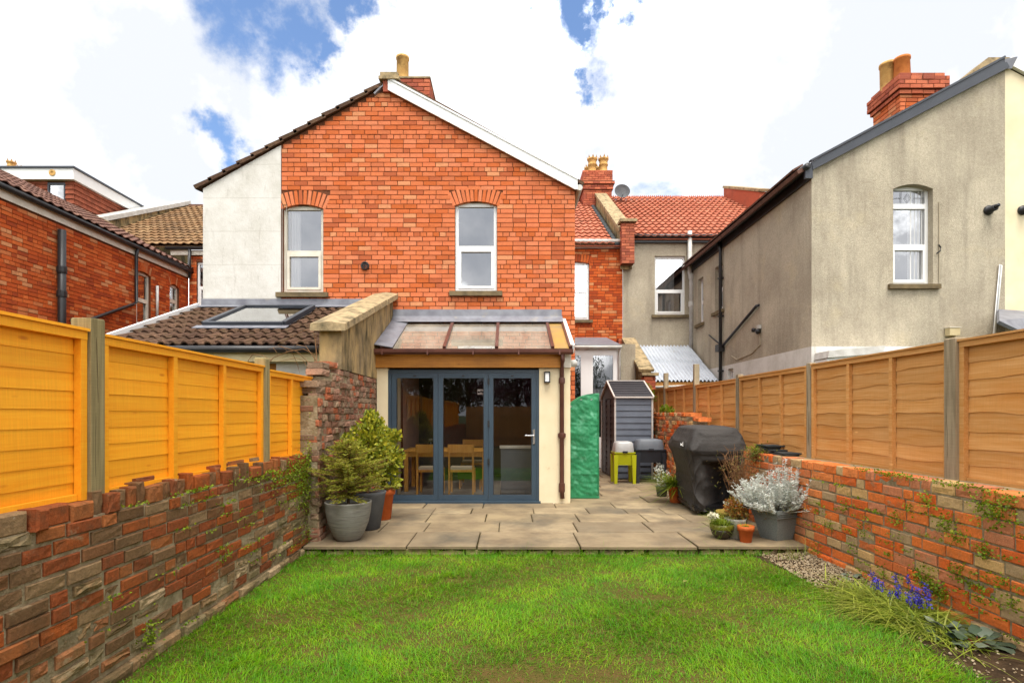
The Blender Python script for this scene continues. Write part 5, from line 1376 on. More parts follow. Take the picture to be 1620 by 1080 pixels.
for x_ in (cx0 + .02, cx1 - .1):
    MB().box(x_, x_ + .07, cyb + .0, cyb + .049, 0, cbot - .05).build('post', 'white_old', co)
# stepped party wall beside it
yw = thing('yard_wall', 'short sloping rendered wall with stone coping beside the corrugated roof', 'wall', (3.48, 15, 0))
y0_, y1_ = 13.9, YM - .4
zz0, zz1 = px_z(588, 13.9), px_z(540, YM - .1)
yb_ = MB().add([(3.34, y0_, 0), (3.6, y0_, 0), (3.6, y1_, 0), (3.34, y1_, 0), (3.34, y0_, zz0), (3.6, y0_, zz0), (3.6, y1_, zz1), (3.34, y1_, zz1)],
       [(0, 3, 2, 1), (4, 5, 6, 7), (0, 1, 5, 4), (1, 2, 6, 5), (2, 3, 7, 6), (3, 0, 4, 7)]).build('body', 'render_party', yw)
MB().slab((3.28, y0_ - .03, zz0), (3.66, y0_ - .03, zz0), (3.66, y1_, zz1), (3.28, y1_, zz1), .07).build('coping', 'stone', yw)
stack(yw, 3.33, 3.62, y0_ - .36, y0_ - .06, 0, zz0 - .12, 'brick_chimney', 'FL', name='end_pier', limit=60)
MB().box(3.27, 3.68, y0_ - .42, y0_ - .04, zz0 - .12, zz0 - .05).build('pier_cap', 'stone', yw)
stack(yw, 3.2, 3.62, YM - .38, YM - .03, 3.2, zz1 + .05, 'brick_chimney', 'FL', name='upper_pier', limit=40)

# ================================================================== left: next pair's brick wing and terrace
lw = thing('brick_wing_house', 'long red-brown brick side wall with black pipes, tiled roof and white windows', 'house', (-9.6, 13, 0))
WX = -9.55
lze = px_z(302, F * 9.55 / 805)
TL = Matrix.Translation((WX, 0, 0)) @ Matrix.Rotation(math.pi / 2, 4, 'Z')      # local x = world Y, outward = +X
ly = lambda px: F * -WX / (CX - px)
w1 = (ly(216), ly(239), px_z(517, ly(228)), px_z(431, ly(228)))
w2 = (ly(269), ly(284), px_z(500, ly(277)), px_z(451, ly(277)))
wlw = MB().plate(YH - 1.4, YM + .02, 0, lambda x: lze, [], [w1, w2], .012, .2).build('side_wall', 'mortar_dark', lw, T=TL)
def lsp(z0, z1):
    hs = []
    for w in (w1, w2):
        if z1 > w[2] + .02 and z0 < w[3] - .05: hs.append(w[:2])
        elif z1 > w[3] - .05 and z0 < w[3] + .14: hs.append((w[0] - .04, w[1] + .04))
    return cut_spans(YH - .6, YM, hs)
lay(wlw, coursed(YH - .6, YM, 2.1, lze - .12, lsp), WX, 0, math.pi / 2, 'brick_dark', D=.05, bev=.004)
for w in (w1, w2):
    lay(wlw, arch((w[0] + w[1]) / 2, w[3] - .05, w[1] - w[0], .06, .23, 10), WX, 0, math.pi / 2, 'brick_dark', D=.1, bev=.004)
    window(lw, TL @ Matrix.Translation(((w[0] + w[1]) / 2, 0, w[2])), w[1] - w[0], w[3] - w[2], 'white_old', 'glass_up', .5)
MB().box(WX + .004, WX + .03, YH - 1.4, YM + .02, lze - .13, lze + .06).build('fascia', 'white_old', lw)
MB().tube([(WX + .10, YH - 1.4, lze + .08), (WX + .10, YM + .1, lze + .05)], .055, 10).build('gutter', 'black_pvc', lw, True)
rdx, rdz = -12.95, 7.55
rl2 = MB().slab((WX + .1, YH - 1.4, lze + .05), (WX + .1, YM + 2, lze + .05), (rdx, YM + 2, rdz - .06), (rdx, YH - 1.4, rdz - .06), .03).build('roof', 'tile_mauve', lw)
tile_roof(rl2, (WX + .12, YH - 1.2, lze + .11), (0, 1, 0), (rdx - WX, 0, rdz - lze - .05), YM + .4 - YH + 1.2, math.hypot(rdx - WX, rdz - lze), .25, .36, PANTILE, 'tile_mauve', t=.045)
MB().bar((rdx, YH - 1.4, rdz + .08), (rdx, YM + 1.5, rdz + .08), .24, .10).build('ridge', 'stone', lw)
# pipes
yA = ly(92)
b1 = MB().tube([(WX + .08, yA, px_z(364, yA)), (WX + .08, yA, 1.5)], .075, 12).build('soil_pipe', 'black_pvc', lw, True)
for z_ in (px_z(432, yA), px_z(470, yA)):
    MB().lathe([(.088, 0), (.092, .03), (.092, .12), (.088, .14)], 12, (WX + .08, yA, z_), True, True).build('pipe_collar', 'black_pvc', b1)
yB = ly(212); yC = ly(131)
MB().tube([(WX + .10, yB, lze + .05), (WX + .06, yB, lze - .15), (WX + .06, yB, px_z(478, yB)), (WX + .06, yB - .15, px_z(484, yB)), (WX + .06, yC, px_z(508, yC)), (WX + .06, yC - .4, px_z(511, yC))], .04, 8).build('downpipe', 'black_pvc', lw, True)
yD_ = ly(246)
MB().tube([(WX + .05, yD_, px_z(452, yD_)), (WX + .05, yD_, px_z(508, yD_))], .035, 8).build('downpipe', 'grey_pipe', lw, True)
dsl = thing('dark_roof_dome', 'dark rounded vent cowl low on the left brick wall', 'vent', (WX + .3, ly(198), px_z(530, ly(198))))
MB().lathe([(.36, 0), (.34, .12), (.26, .22), (.12, .28), (0, .29)], 18, (WX + .35, ly(198), px_z(533, ly(198)) - .08)).build('cowl', 'shed_dark', dsl, True)
MB().lathe([(.3, 0), (.3, .7)], 12, (WX + .35, ly(198), px_z(533, ly(198)) - .8)).build('neck', 'shed_dark', dsl)
# rear wall of the terrace between the wing and the gable house
lt2 = thing('tan_roofed_house', 'brick terrace house with tan tiled roof between the two wings', 'house', (-7.5, YM, 0))
lz2 = px_z(402, YM)
w3 = (px_x(311, YM), px_x(340, YM), px_z(486, YM), px_z(414, YM))
wl2 = MB().plate(WX, -5.45, 0, lambda x: lz2 + .05, [], [w3], YM + .012, .2).build('wall', 'mortar_dark', lt2)
def l2sp(z0, z1):
    hs = []
    if z1 > w3[2] + .02 and z0 < w3[3]: hs.append(w3[:2])
    return cut_spans(WX, -7.0, hs)
lay(wl2, coursed(WX, -7.0, 3.2, lz2, l2sp), 0, YM, 0, 'brick_dark', D=.05, bev=.004)
window(lt2, frame_T((w3[0] + w3[1]) / 2, YM, w3[2], 0), w3[1] - w3[0], w3[3] - w3[2], 'white_pvc', 'glass_up', .45)
MB().box(WX - .5, -5.5, YM - .06, YM - .002, lz2 - .04, lz2 + .10).build('fascia', 'white_old', lt2)
MB().tube([(WX - .6, YM - .12, lz2 + .15), (-5.5, YM - .12, lz2 + .15)], .055, 10).build('gutter', 'black_pvc', lt2, True)
yq = YM - .12
MB().tube([(px_x(300, yq), yq, lz2 + .12), (px_x(300, yq), yq, px_z(440, yq))], .04, 8).build('downpipe', 'black_pvc', lt2, True)
lrz0, lrz1 = lz2 + .20, px_z(328, YR)
rl3 = MB().slab((-13.0, YM - .15, lrz0 - .04), (-5.4, YM - .15, lrz0 - .04), (-5.4, YR, lrz1 - .04), (-13.0, YR, lrz1 - .04), .03).build('roof', 'tile_tan', lt2)
tile_roof(rl3, (-12.9, YM - .18, lrz0 + .01), (1, 0, 0), (0, YR - YM + .15, lrz1 - lrz0), 5.6, math.hypot(YR - YM + .15, lrz1 - lrz0), .235, .40, PANTILE, 'tile_tan', t=.05)
MB().bar((-13, YR, lrz1 + .04), (-6.5, YR, lrz1 + .04), .2, .1).build('ridge', 'tile_mauve', lt2)
pl_ = MB().add([(-13.3, 17.2, 5.5), (-12.95, 17.2, 5.5), (-12.95, 22.2, 5.5), (-13.3, 22.2, 5.5), (-13.3, 17.2, px_z(362, 17.6)), (-12.95, 17.2, px_z(362, 17.6)), (-12.95, 22.2, px_z(322, 22.2)), (-13.3, 22.2, px_z(322, 22.2))],
       [(0, 3, 2, 1), (4, 5, 6, 7), (0, 1, 5, 4), (1, 2, 6, 5), (2, 3, 7, 6), (3, 0, 4, 7)]).build('parapet', 'render_party', lt2)
MB().slab((-13.38, 17.1, px_z(362, 17.6) + .003), (-12.87, 17.1, px_z(362, 17.6) + .003), (-12.87, 22.3, px_z(322, 22.2) + .003), (-13.38, 22.3, px_z(322, 22.2) + .003), .14).build('coping', 'grey_pipe', pl_)
# loft dormer beyond the parapet
dm = thing('loft_dormer', 'flat-roofed loft dormer hung with red tiles, white fascia and small window', 'dormer', (-15, 17.2, 7))
DYf, DXc = 17.1, px_x(117, 17.1)
dzt, dzf = px_z(266, DYf), px_z(286, DYf)
dwx0, dwx1, dwz0, dwz1 = px_x(75, DYf), px_x(103, DYf), px_z(326, DYf), px_z(289, DYf)
MB().plate(-22, DXc, 6.5, lambda x: dzf, [], [(dwx0, dwx1, dwz0, dwz1)], DYf + .04, .15).build('front_wall', 'mortar_dark', dm)
MB().add([(DXc - .04, DYf + .04, 6.5), (DXc - .04, 23, 6.5), (DXc - .04, 23, dzf), (DXc - .04, DYf + .04, dzf)], [(0, 1, 2, 3)]).build('cheek_wall', 'mortar_dark', dm)
tl_ = MB()
z = 6.7
k = 0
while z < dzf - .02:
    for (a, b) in cut_spans(-20, DXc, [(dwx0, dwx1)] if dwz0 - .1 < z < dwz1 else []):
        u = a - (.11 if k % 2 else 0)
        while u < b:
            s, e = max(a, u), min(b, u + .215)
            if e - s > .03: tl_.add([(s, DYf - .005, z), (e, DYf - .005, z), (e, DYf + .03, z + .17), (s, DYf + .03, z + .17), (s, DYf + .03, z), (e, DYf + .03, z)], [(0, 1, 2, 3), (4, 5, 1, 0)])
            u += .22
    u = DYf - (.11 if k % 2 else 0)
    while u < 22.5:
        s, e = max(DYf - .004, u), u + .215
        tl_.add([(DXc + .005, s, z), (DXc + .005, e, z), (DXc - .03, e, z + .17), (DXc - .03, s, z + .17), (DXc - .03, s, z), (DXc - .03, e, z)], [(0, 1, 2, 3), (4, 5, 1, 0)])
        u += .22
    z += .15; k += 1
tl_.build('hung_tiling', 'tile_hung', dm)['kind'] = 'stuff'
window(dm, frame_T((dwx0 + dwx1) / 2, DYf, dwz0, 0), dwx1 - dwx0, dwz1 - dwz0, 'fascia_grey', 'glass_sky', .06, sill=False, sash=False, inset=.0, room=False, curtain=(.0, 1.0, 'blind'), fr=.045)
MB().box(-22, DXc + .08, DYf - .12, 23, dzf, dzt - .06).build('fascia', 'white_pvc', dm)
MB().box(-22, DXc + .12, DYf - .16, 23, dzt - .058, dzt).build('roof_edge', 'fascia_grey', dm)
MB().lathe([(.10, 0), (.10, .02), (.05, .02), (.04, .005)], 14).build('fascia_vent', 'pot_buff', dm, T=Matrix.Translation((px_x(88, DYf), DYf - .122, (dzf + dzt) / 2)) @ Matrix.Rotation(rad(90), 4, 'X'))
fc = thing('chimney_stack', 'distant buff chimney pots above the flat dormer roof', 'chimney', (px_x(22, 24), 24, 8))
MB().box(px_x(5, 24), px_x(48, 24), 24, 24.8, 8, px_z(268, 24)).build('stack', 'brick_chimney', fc)
crown_pot(fc, px_x(18, 24.3), 24.3, px_z(267, 24) - .12, .9); crown_pot(fc, px_x(33, 24.5), 24.5, px_z(267, 24) - .3, .9)

# ================================================================== garden walls
gl = thing('garden_wall', 'low weathered dark red brick wall under the orange fence', 'wall', (XL, 2, 0))
WT = 1.06
GY_A, GY_B = -8.0, 6.9
lwall = MB().box(XL - .24, XL - .0135, GY_A, GY_B, -.05, WT - .1).build('core', 'mortar_old', gl)
def bond(u0, u1, z0, n, H, seed, hdr=.25, jit=.008, m=.017):
    """old rough courses of mixed stretchers and headers"""
    r = random.Random(seed)
    out = []
    for k in range(n):
        z = z0 + k * H
        u = u0 + r.uniform(0, .2)
        while u < u1:
            w = .118 if r.random() < hdr else .238
            if r.random() < .07: w = .17
            sag = .006 * math.sin(u * 1.7 + k)
            out.append((u + w / 2, z + H / 2 + sag + r.uniform(-jit, jit) * .5, w - m, H - m + r.uniform(-.005, .003)))
            u += w
    return out
its = bond(0, GY_B - GY_A, .085, 11, .0795, 21, m=.014)
rr_ = random.Random(77)
sound, crumbled = [], []
for it in its:
    yy = GY_A + it[0]
    lim = .20 + .22 * (.5 + .5 * math.sin(yy * 2.3 + 1)) + (.18 if 4.4 < yy < 5.9 else 0)
    (crumbled if it[1] < lim and rr_.random() < .5 or rr_.random() < .04 else sound).append(it)
crumbled = [(u, z, l * rr_.uniform(.75, 1.08), h * rr_.uniform(.7, 1.12)) for u, z, l, h in crumbled]
lay(lwall, sound, XL, GY_A, math.pi / 2, 'brick_old', D=.1, bev=.006, rough=.0075, depth_j=.0030, tilt_j=.007, limit=215)
lay(lwall, crumbled, XL, GY_A, math.pi / 2, 'brick_crumbled', mass='crumbled_brickwork', D=.1, bev=.012, rough=.022, depth_j=.007, tilt_j=.03, limit=85)
# foot: shallow projecting stone course
lay(lwall, [(.12 + k * .26 + rng.uniform(-.02, .02), .03, .25, .075) for k in range(55)], XL + .025, GY_A, math.pi / 2, 'brick_crumbled', name='footing_stone', mass='footing_run', D=.12, bev=.014, rough=.014, depth_j=.006, limit=60)
# uneven brick-on-edge top
r = random.Random(6)
u, top_l = 0, []
while u < GY_B - GY_A - .3:
    if r.random() < .58: w, h = .078, r.choice((.105, .115, .12, .135))
    else: w, h = r.choice((.11, .16, .2)), r.choice((.09, .10, .105))
    top_l.append((u + w / 2, WT - .105 + h / 2 + r.uniform(-.004, .004), w - .008, h))
    u += w
lay(lwall, top_l, XL, GY_A, math.pi / 2, 'brick_old', name='coping_brick', mass='coping_run', D=.19, bev=.010, rough=.010, depth_j=.012, tilt_j=.02, limit=110)
MB().box(XL - .24, XL - .05, GY_A, GY_B, WT - .1, WT - .035).build('mortar_bed', 'mortar_old', gl)
for (yy, ww, dz) in ((3.45, .2, .02), (4.60, .23, .03), (4.32, .3, .012), (4.95, .18, .03)):
    vs, fs = brick_geo(ww, .06, .11, .01, .01, rng)
    MB().add(vs, fs).build('loose_brick', 'brick_old', gl, T=Matrix.Translation((XL - .07, yy, WT + .012 + dz * .3)) @ Matrix.Rotation(math.pi / 2 + rng.uniform(-.1, .1), 4, 'Z'))

gr = thing('garden_wall', 'low orange and buff brick wall under the tan fence', 'wall', (XR, 3, 0))
RT = 1.0
rwall = MB().box(XR + .0115, XR + .34, -8.0, 9.2, -.05, RT - .02).build('core', 'mortar_old', gr)
its = bond(0, 17.2, .09, 9, .0905, 33, .2, m=.013)
lay(rwall, its, XR, 9.2, -math.pi / 2, 'brick_right', D=.1, bev=.006, rough=.007, depth_j=.003, tilt_j=.005)
lay(rwall, [(.12 + k * .235, .035, .225, .085) for k in range(73)], XR - .025, 9.2, -math.pi / 2, 'brick_right', name='footing_brick', mass='footing_run', D=.12, bev=.012, rough=.01, depth_j=.004, limit=60)
its = []
u = 0
while u < 17.0:
    w = rng.choice((.112, .112, .2, .226))
    its.append((u + w / 2, RT - .045 + rng.uniform(-.004, .004), w - .010, .088)); u += w
lay(rwall, its, XR, 9.2, -math.pi / 2, 'brick_right', name='coping_brick', mass='coping_run', D=.16, bev=.010, rough=.010, depth_j=.006, limit=90)
ledge = MB().box(XR + .1, XR + .36, -8, 9.2, RT - .02, RT - .004).build('ledge', 'stone', gr)
# higher ragged length beyond the barbecue
hw = thing('ragged_brick_wall', 'taller ragged orange brick wall between the shed and the barbecue', 'wall', (XR, 11, 0))
hz = lambda y: 1.52 if y > 10.3 else 1.44 if y > 9.6 else 1.36
hcore = MB()
for a, b in ((8.8, 9.25), (9.25, 9.6), (9.6, 10.3), (10.3, 14.3)):
    hcore.box(XR - .0 + .016, XR + .30, a, b, -.04, hz(a + .01) - .05 - (.12 if a < 9.2 else 0))
hc = hcore.build('core', 'mortar_old', hw)
def hsp(z0, z1):
    a = 0
    b = 14.3 - 8.8
    if z1 > 1.24: b = 14.3 - 9.2
    if z1 > 1.36: b = 14.3 - 9.6
    if z1 > 1.45: b = 14.3 - 10.3
    return [(0, b + rng.uniform(-.05, .05))]
lay(hc, coursed(0, 5.5, .1, 1.53, hsp, H=.08, header_every=2, jit=.012), XR, 14.3, -math.pi / 2, 'brick_right', D=.12, bev=.01, rough=.012, depth_j=.008, tilt_j=.01, limit=220)
lay(hc, coursed(0, .3, 1.0, 1.25, lambda a, b: [(0, .3)], H=.08, header_every=2, jit=.01), XR, 8.8, 0, 'brick_right', D=.12, bev=.01, rough=.012, depth_j=.008)
for (yy, zz_, ll) in ((9.0, 1.27, .2), (9.32, 1.40, .2), (9.5, 1.41, .12), (9.8, 1.48, .22), (10.1, 1.49, .2), (8.92, 1.2, .14)):
    vs, fs = brick_geo(ll, .07, .22, .012, .012, rng)
    MB().add(vs, fs).build('loose_brick', 'brick_right', hw, T=Matrix.Translation((XR - .02, yy, zz_ + .01)) @ Matrix.Rotation(-math.pi / 2 + rng.uniform(-.25, .25), 4, 'Z'))

# ================================================================== fences
def fence_panel(X, y0, y1, z0, z1, face, m, nb_, label, grp, battens, waney):
    """panel of overlapping boards in the plane x=X; face=+1 shows towards +X"""
    t = thing('lap_fence', label, 'fence', (X, (y0 + y1) / 2, z0), grp)
    H = (z1 - z0 - .03) / nb_
    N = 14 if waney else 2
    for k in range(nb_):
        zb, zt_ = z0 + k * H, z0 + (k + 1) * H + .028
        pr = face * ((.012 if waney else .008) + rng.uniform(-.001, .001)); bk = face * .002
        mb = MB(); vs = []
        ph = rng.uniform(0, 9)
        for i in range(N):
            y = y0 + .01 + (y1 - y0 - .02) * i / (N - 1)
            wv = (.010 * math.sin(y * 5 + ph) + .006 * math.sin(y * 13 + ph * 2)) if waney and k else 0
            vs += [(X + pr, y, zb + wv), (X + bk, y, zt_), (X + pr - face * .011, y, zb + wv), (X + bk - face * .008, y, zt_)]
        for i in range(N - 1):
            a = i * 4; b = a + 4
            q = [(a, b, b + 1, a + 1), (a + 2, a + 3, b + 3, b + 2), (a, a + 2, b + 2, b), (a + 1, b + 1, b + 3, a + 3)]
            if face < 0: q = [tuple(reversed(w)) for w in q]
            mb.f += q
        mb.v = vs
        mb.f += [(0, 1, 3, 2), ((N - 1) * 4, (N - 1) * 4 + 2, (N - 1) * 4 + 3, (N - 1) * 4 + 1)]
        mb.build('board', m, t)
    bt = lambda y, w=.042, d=.038: MB().box(min(X + face * .010, X + face * (.010 + d)), max(X + face * .010, X + face * (.010 + d)), y - w / 2, y + w / 2, z0, z1 - .045)
    for f_ in battens:
        y = y0 + .024 + (y1 - y0 - .048) * f_
        bt(y).build('batten', m, t)
    MB().box(min(X - face * .015, X + face * .050), max(X - face * .015, X + face * .050), y0 + .003, y1 - .003, z1 - .044, z1).build('top_rail', m, t)
    MB().box(min(X - face * .02, X + face * .065), max(X - face * .02, X + face * .065), y0 + .003, y1 - .003, z1 + .001, z1 + .016).build('cap', m, t)
    MB().box(min(X + face * .011, X + face * .030), max(X + face * .011, X + face * .030), y0 + .05, y1 - .05, z0 - .0, z0 + .035).build('bottom_rail', m, t)
    return t
FLX = -2.30
postY = [F * 2.30 / (805 - 137), F * 2.30 / (805 - 413), F * 2.30 / (805 - 489)]
GL = 'orange fence panels on the left wall'
fz0, fz1 = 1.045, 1.94
p0 = postY[0]
fence_panel(FLX, p0 - .06 - 1.96, p0 - .055, fz0, fz1, 1, 'fence_orange', 9, 'orange overlap fence panel nearest the camera, at the left picture edge', GL, (0, .33, .66, 1), False)
fence_panel(FLX, p0 + .055, postY[1] - .055, fz0, fz1 - .01, 1, 'fence_orange', 9, 'orange overlap fence panel between the two grey-green posts', GL, (0, .33, .66, 1), False)
fence_panel(FLX, postY[1] + .055, postY[2] - .05, fz0 - .0, fz1 - .035, 1, 'fence_orange', 9, 'short orange fence panel next to the broken brick wall', GL, (0, .5, 1), False)
for a in (1, 2, 3):
    fence_panel(FLX, p0 - .06 - 1.96 - a * 2.08, p0 - .055 - a * 2.08, fz0, fz1, 1, 'fence_orange', 9, 'orange fence panel on the left wall behind the camera, number %s back' % ('one two three'.split()[a - 1]), GL, (0, .33, .66, 1), False)
def post(x, y, z0, z1, w, m, label, grp):
    t = thing('fence_post', label, 'fence post', (x, y, z0), grp)
    b = .006
    mb = MB(); h = w / 2
    vs = []
    for z_, s in ((z0, h), (z1 - .006, h), (z1, h - b)):
        for sx, sy in ((-1, -1), (1, -1), (1, 1), (-1, 1)): vs.append((x + sx * s + rng.uniform(-.003, .003), y + sy * s, z_ + rng.uniform(-.004, .004)))
    mb.add(vs, [(0, 1, 5, 4), (1, 2, 6, 5), (2, 3, 7, 6), (3, 0, 4, 7), (4, 5, 9, 8), (5, 6, 10, 9), (6, 7, 11, 10), (7, 4, 8, 11), (8, 9, 10, 11)])
    mb.build('shaft', m, t)
    ck = MB()
    fx = x + h + .0006 if x < 0 else x - h - .0006
    for (f0, f1) in ((.15, .5), (.55, .9)):
        yy = y + rng.uniform(-.25, .25) * w; pts_ = []
        for k in range(9):
            yy += rng.uniform(-.004, .004); pts_.append((fx, yy, z0 + (z1 - z0) * (f0 + (f1 - f0) * k / 8)))
        ck.tube(pts_, [.0006] + [.0018] * 7 + [.0006], 4)
    ck.build('crack', 'bark', t)
GP = 'posts of the left fence'
post(FLX + .01, p0, WT - .06, 2.02, .105, 'post_wood', 'thick weathered grey-green post in the orange fence, nearest the camera', GP)
post(FLX + .01, postY[1], WT - .06, 2.02, .10, 'post_wood', 'weathered post in the orange fence where the short panel begins', GP)
post(FLX + .01, postY[2] + .01, WT - .06, 1.95, .085, 'post_grey', 'slim grey end post of the orange fence by the broken brick', GP)
FRX = 3.50
rposts = [F * 3.5 / (q - 805) for q in (1518, 1286, 1172, 1103, 1055)]
rz0_, rz1_ = .985, 2.055
GRR = 'tan fence panels on the right wall'
labs = ['tan waney fence panel nearest the camera, cut by the right picture edge', 'tan fence panel between the thick grey post and the slim second post', 'tan fence panel behind the white-leaved planter and slates', 'tan fence panel behind the black barbecue cover', 'farthest tan fence panel, beside the shed']
ends = [rposts[0] - 2.03] + rposts
zoff = [0, 0, -.01, -.03, .0]
for k in range(5):
    fence_panel(FRX, ends[k] + .052, ends[k + 1] - .052, rz0_ + (0 if k < 3 else .1), rz1_ + zoff[k], -1, 'fence_tan', 8, labs[k], GRR, (0, .33, .66, 1), True)
fence_panel(FRX, ends[5] + .05, ends[5] + 1.6, rz0_ + .25, rz1_ + .02, -1, 'fence_tan', 7, 'last visible bit of tan fence in the corner under the corrugated roof', GRR, (0, .33, .66, 1), True)
for k in (1, 2):
    fence_panel(FRX, ends[0] + .052 - 2.03 * k, ends[0] - .052 - 2.03 * (k - 1), rz0_, rz1_, -1, 'fence_tan', 8, 'tan fence panel on the right wall beside the camera, number %s back' % ('one two'.split()[k - 1]), GRR, (0, .33, .66, 1), True)
GP2 = 'posts of the right fence'
plab = ['thick split grey post in the tan fence, nearest the camera', 'slim grey post in the tan fence behind the slates', 'grey post in the tan fence just right of the barbecue cover', 'taller grey post standing above the ragged brick wall', 'tall grey post farthest back, beside the shed roof']
for k, y in enumerate(rposts):
    w = (.11, .07, .08, .09, .09)[k]
    post(FRX - .02, y, RT - .03 if k < 3 else 1.2, (2.09, 2.09, 2.1, px_z(576, y), px_z(590, y))[k], w, 'post_grey', plab[k], GP2)

# ================================================================== plants: shared tools
M['leaf_gold'] = leaf_mat('golden_green_leaf', [lin(120, 140, 36, .66), lin(150, 160, 40, .7), lin(206, 204, 60, .78), lin(92, 116, 30, .6), lin(228, 216, 70, .8), lin(110, 130, 34, .66)])
M['leaf_conifer'] = leaf_mat('conifer_needle', [lin(140, 148, 46, .76), lin(164, 166, 54, .8), lin(108, 124, 36, .7), lin(184, 174, 66, .8), lin(150, 136, 56, .72)], .6, .4)
M['leaf_ivy'] = leaf_mat('wall_weed_leaf', [lin(120, 156, 30, .72), lin(156, 180, 40, .78), lin(96, 130, 26, .66), lin(180, 186, 50, .78)], .5, .35)
M['leaf_silver'] = leaf_mat('silver_felt_leaf', [lin(232, 234, 226, .80), lin(206, 210, 200, .76), lin(242, 242, 236, .84), lin(206, 212, 198, .8), lin(236, 240, 230, .88)], .8, .3, .1)
M['leaf_straw'] = leaf_mat('dry_straw_leaf', [lin(190, 160, 96, .65), lin(156, 130, 70, .6), lin(140, 150, 70, .6), lin(176, 140, 90, .6)], .8, .2)
M['leaf_strap'] = leaf_mat('yellow_green_strap', [lin(150, 178, 40, .65), lin(120, 150, 30, .6), lin(186, 200, 60, .7), lin(100, 132, 30, .55)])
M['leaf_bluebell'] = leaf_mat('bluebell_strap', [lin(160, 178, 56, .74), lin(130, 154, 44, .7), lin(190, 196, 80, .78), lin(104, 130, 38, .64), lin(184, 184, 90, .74)], .45, .35)
M['flower_blue'] = leaf_mat('blue_flower', [lin(70, 64, 190, .7), lin(92, 84, 214, .75), lin(58, 52, 160, .7)], .6)
M['leaf_dark'] = leaf_mat('dark_marbled_leaf', [lin(84, 104, 78, .66), lin(124, 136, 116, .72), lin(66, 86, 62, .6), lin(150, 158, 138, .74)], .4)
M['leaf_red'] = leaf_mat('red_stalk', [lin(140, 40, 40, .6), lin(110, 50, 40, .55)], .6)
M['leaf_rust'] = leaf_mat('rust_leaf', [lin(196, 120, 50, .65), lin(150, 84, 40, .6), lin(180, 150, 60, .6), lin(110, 110, 40, .55)])
M['petal_white'] = leaf_mat('white_petal', [lin(248, 246, 236, .86), lin(250, 244, 210, .86)], .6)
def grass_material():
    m = leaf_mat('grass_blade', [lin(100, 164, 6, .90), lin(124, 184, 8, .92), lin(76, 140, 4, .84), lin(150, 200, 14, .94), lin(108, 174, 6, .90), lin(184, 196, 44, .86)], .5, .42)
    nt = m.node_tree
    rp = [n for n in nt.nodes if n.type == 'VALTORGB'][0]
    outs = [l.to_socket for l in rp.outputs[0].links]
    p = pos(nt)
    t = mixc(nt, ramp(nt, noise_node(nt, p, 1.7, 5, .6), [(.42, (0, 0, 0, 1)), (.62, (1, 1, 1, 1))]), (.54, .72, .5, 1), (1.04, .98, .8, 1))
    t2 = mixc(nt, 1.0, rp.outputs[0], t, 'MULTIPLY')
    t3 = mixc(nt, ramp(nt, noise_node(nt, p, 4.5, 6, .65), [(.64, (0, 0, 0, 1)), (.76, (.5, .5, .5, 1))]), t2, lin(168, 160, 60, .7))
    for o in outs: nt.links.new(t3, o)
    return m
M['grass'] = grass_material()
M['grass_dry'] = leaf_mat('dry_grass', [lin(170, 150, 80, .6), lin(150, 134, 66, .55), lin(120, 130, 50, .55)], .7, .3)
M['leaf_purple'] = leaf_mat('purple_plum_leaf', [lin(96, 44, 70, .5), lin(126, 60, 90, .55), lin(72, 36, 52, .45), lin(170, 110, 140, .6)])
M['leaf_hedge'] = leaf_mat('dark_green_leaf', [lin(60, 84, 30, .45), lin(80, 104, 38, .5), lin(48, 66, 26, .4)])
def grown(name, label, cat, loc, grp=None): return thing(name, label, cat, loc, grp)

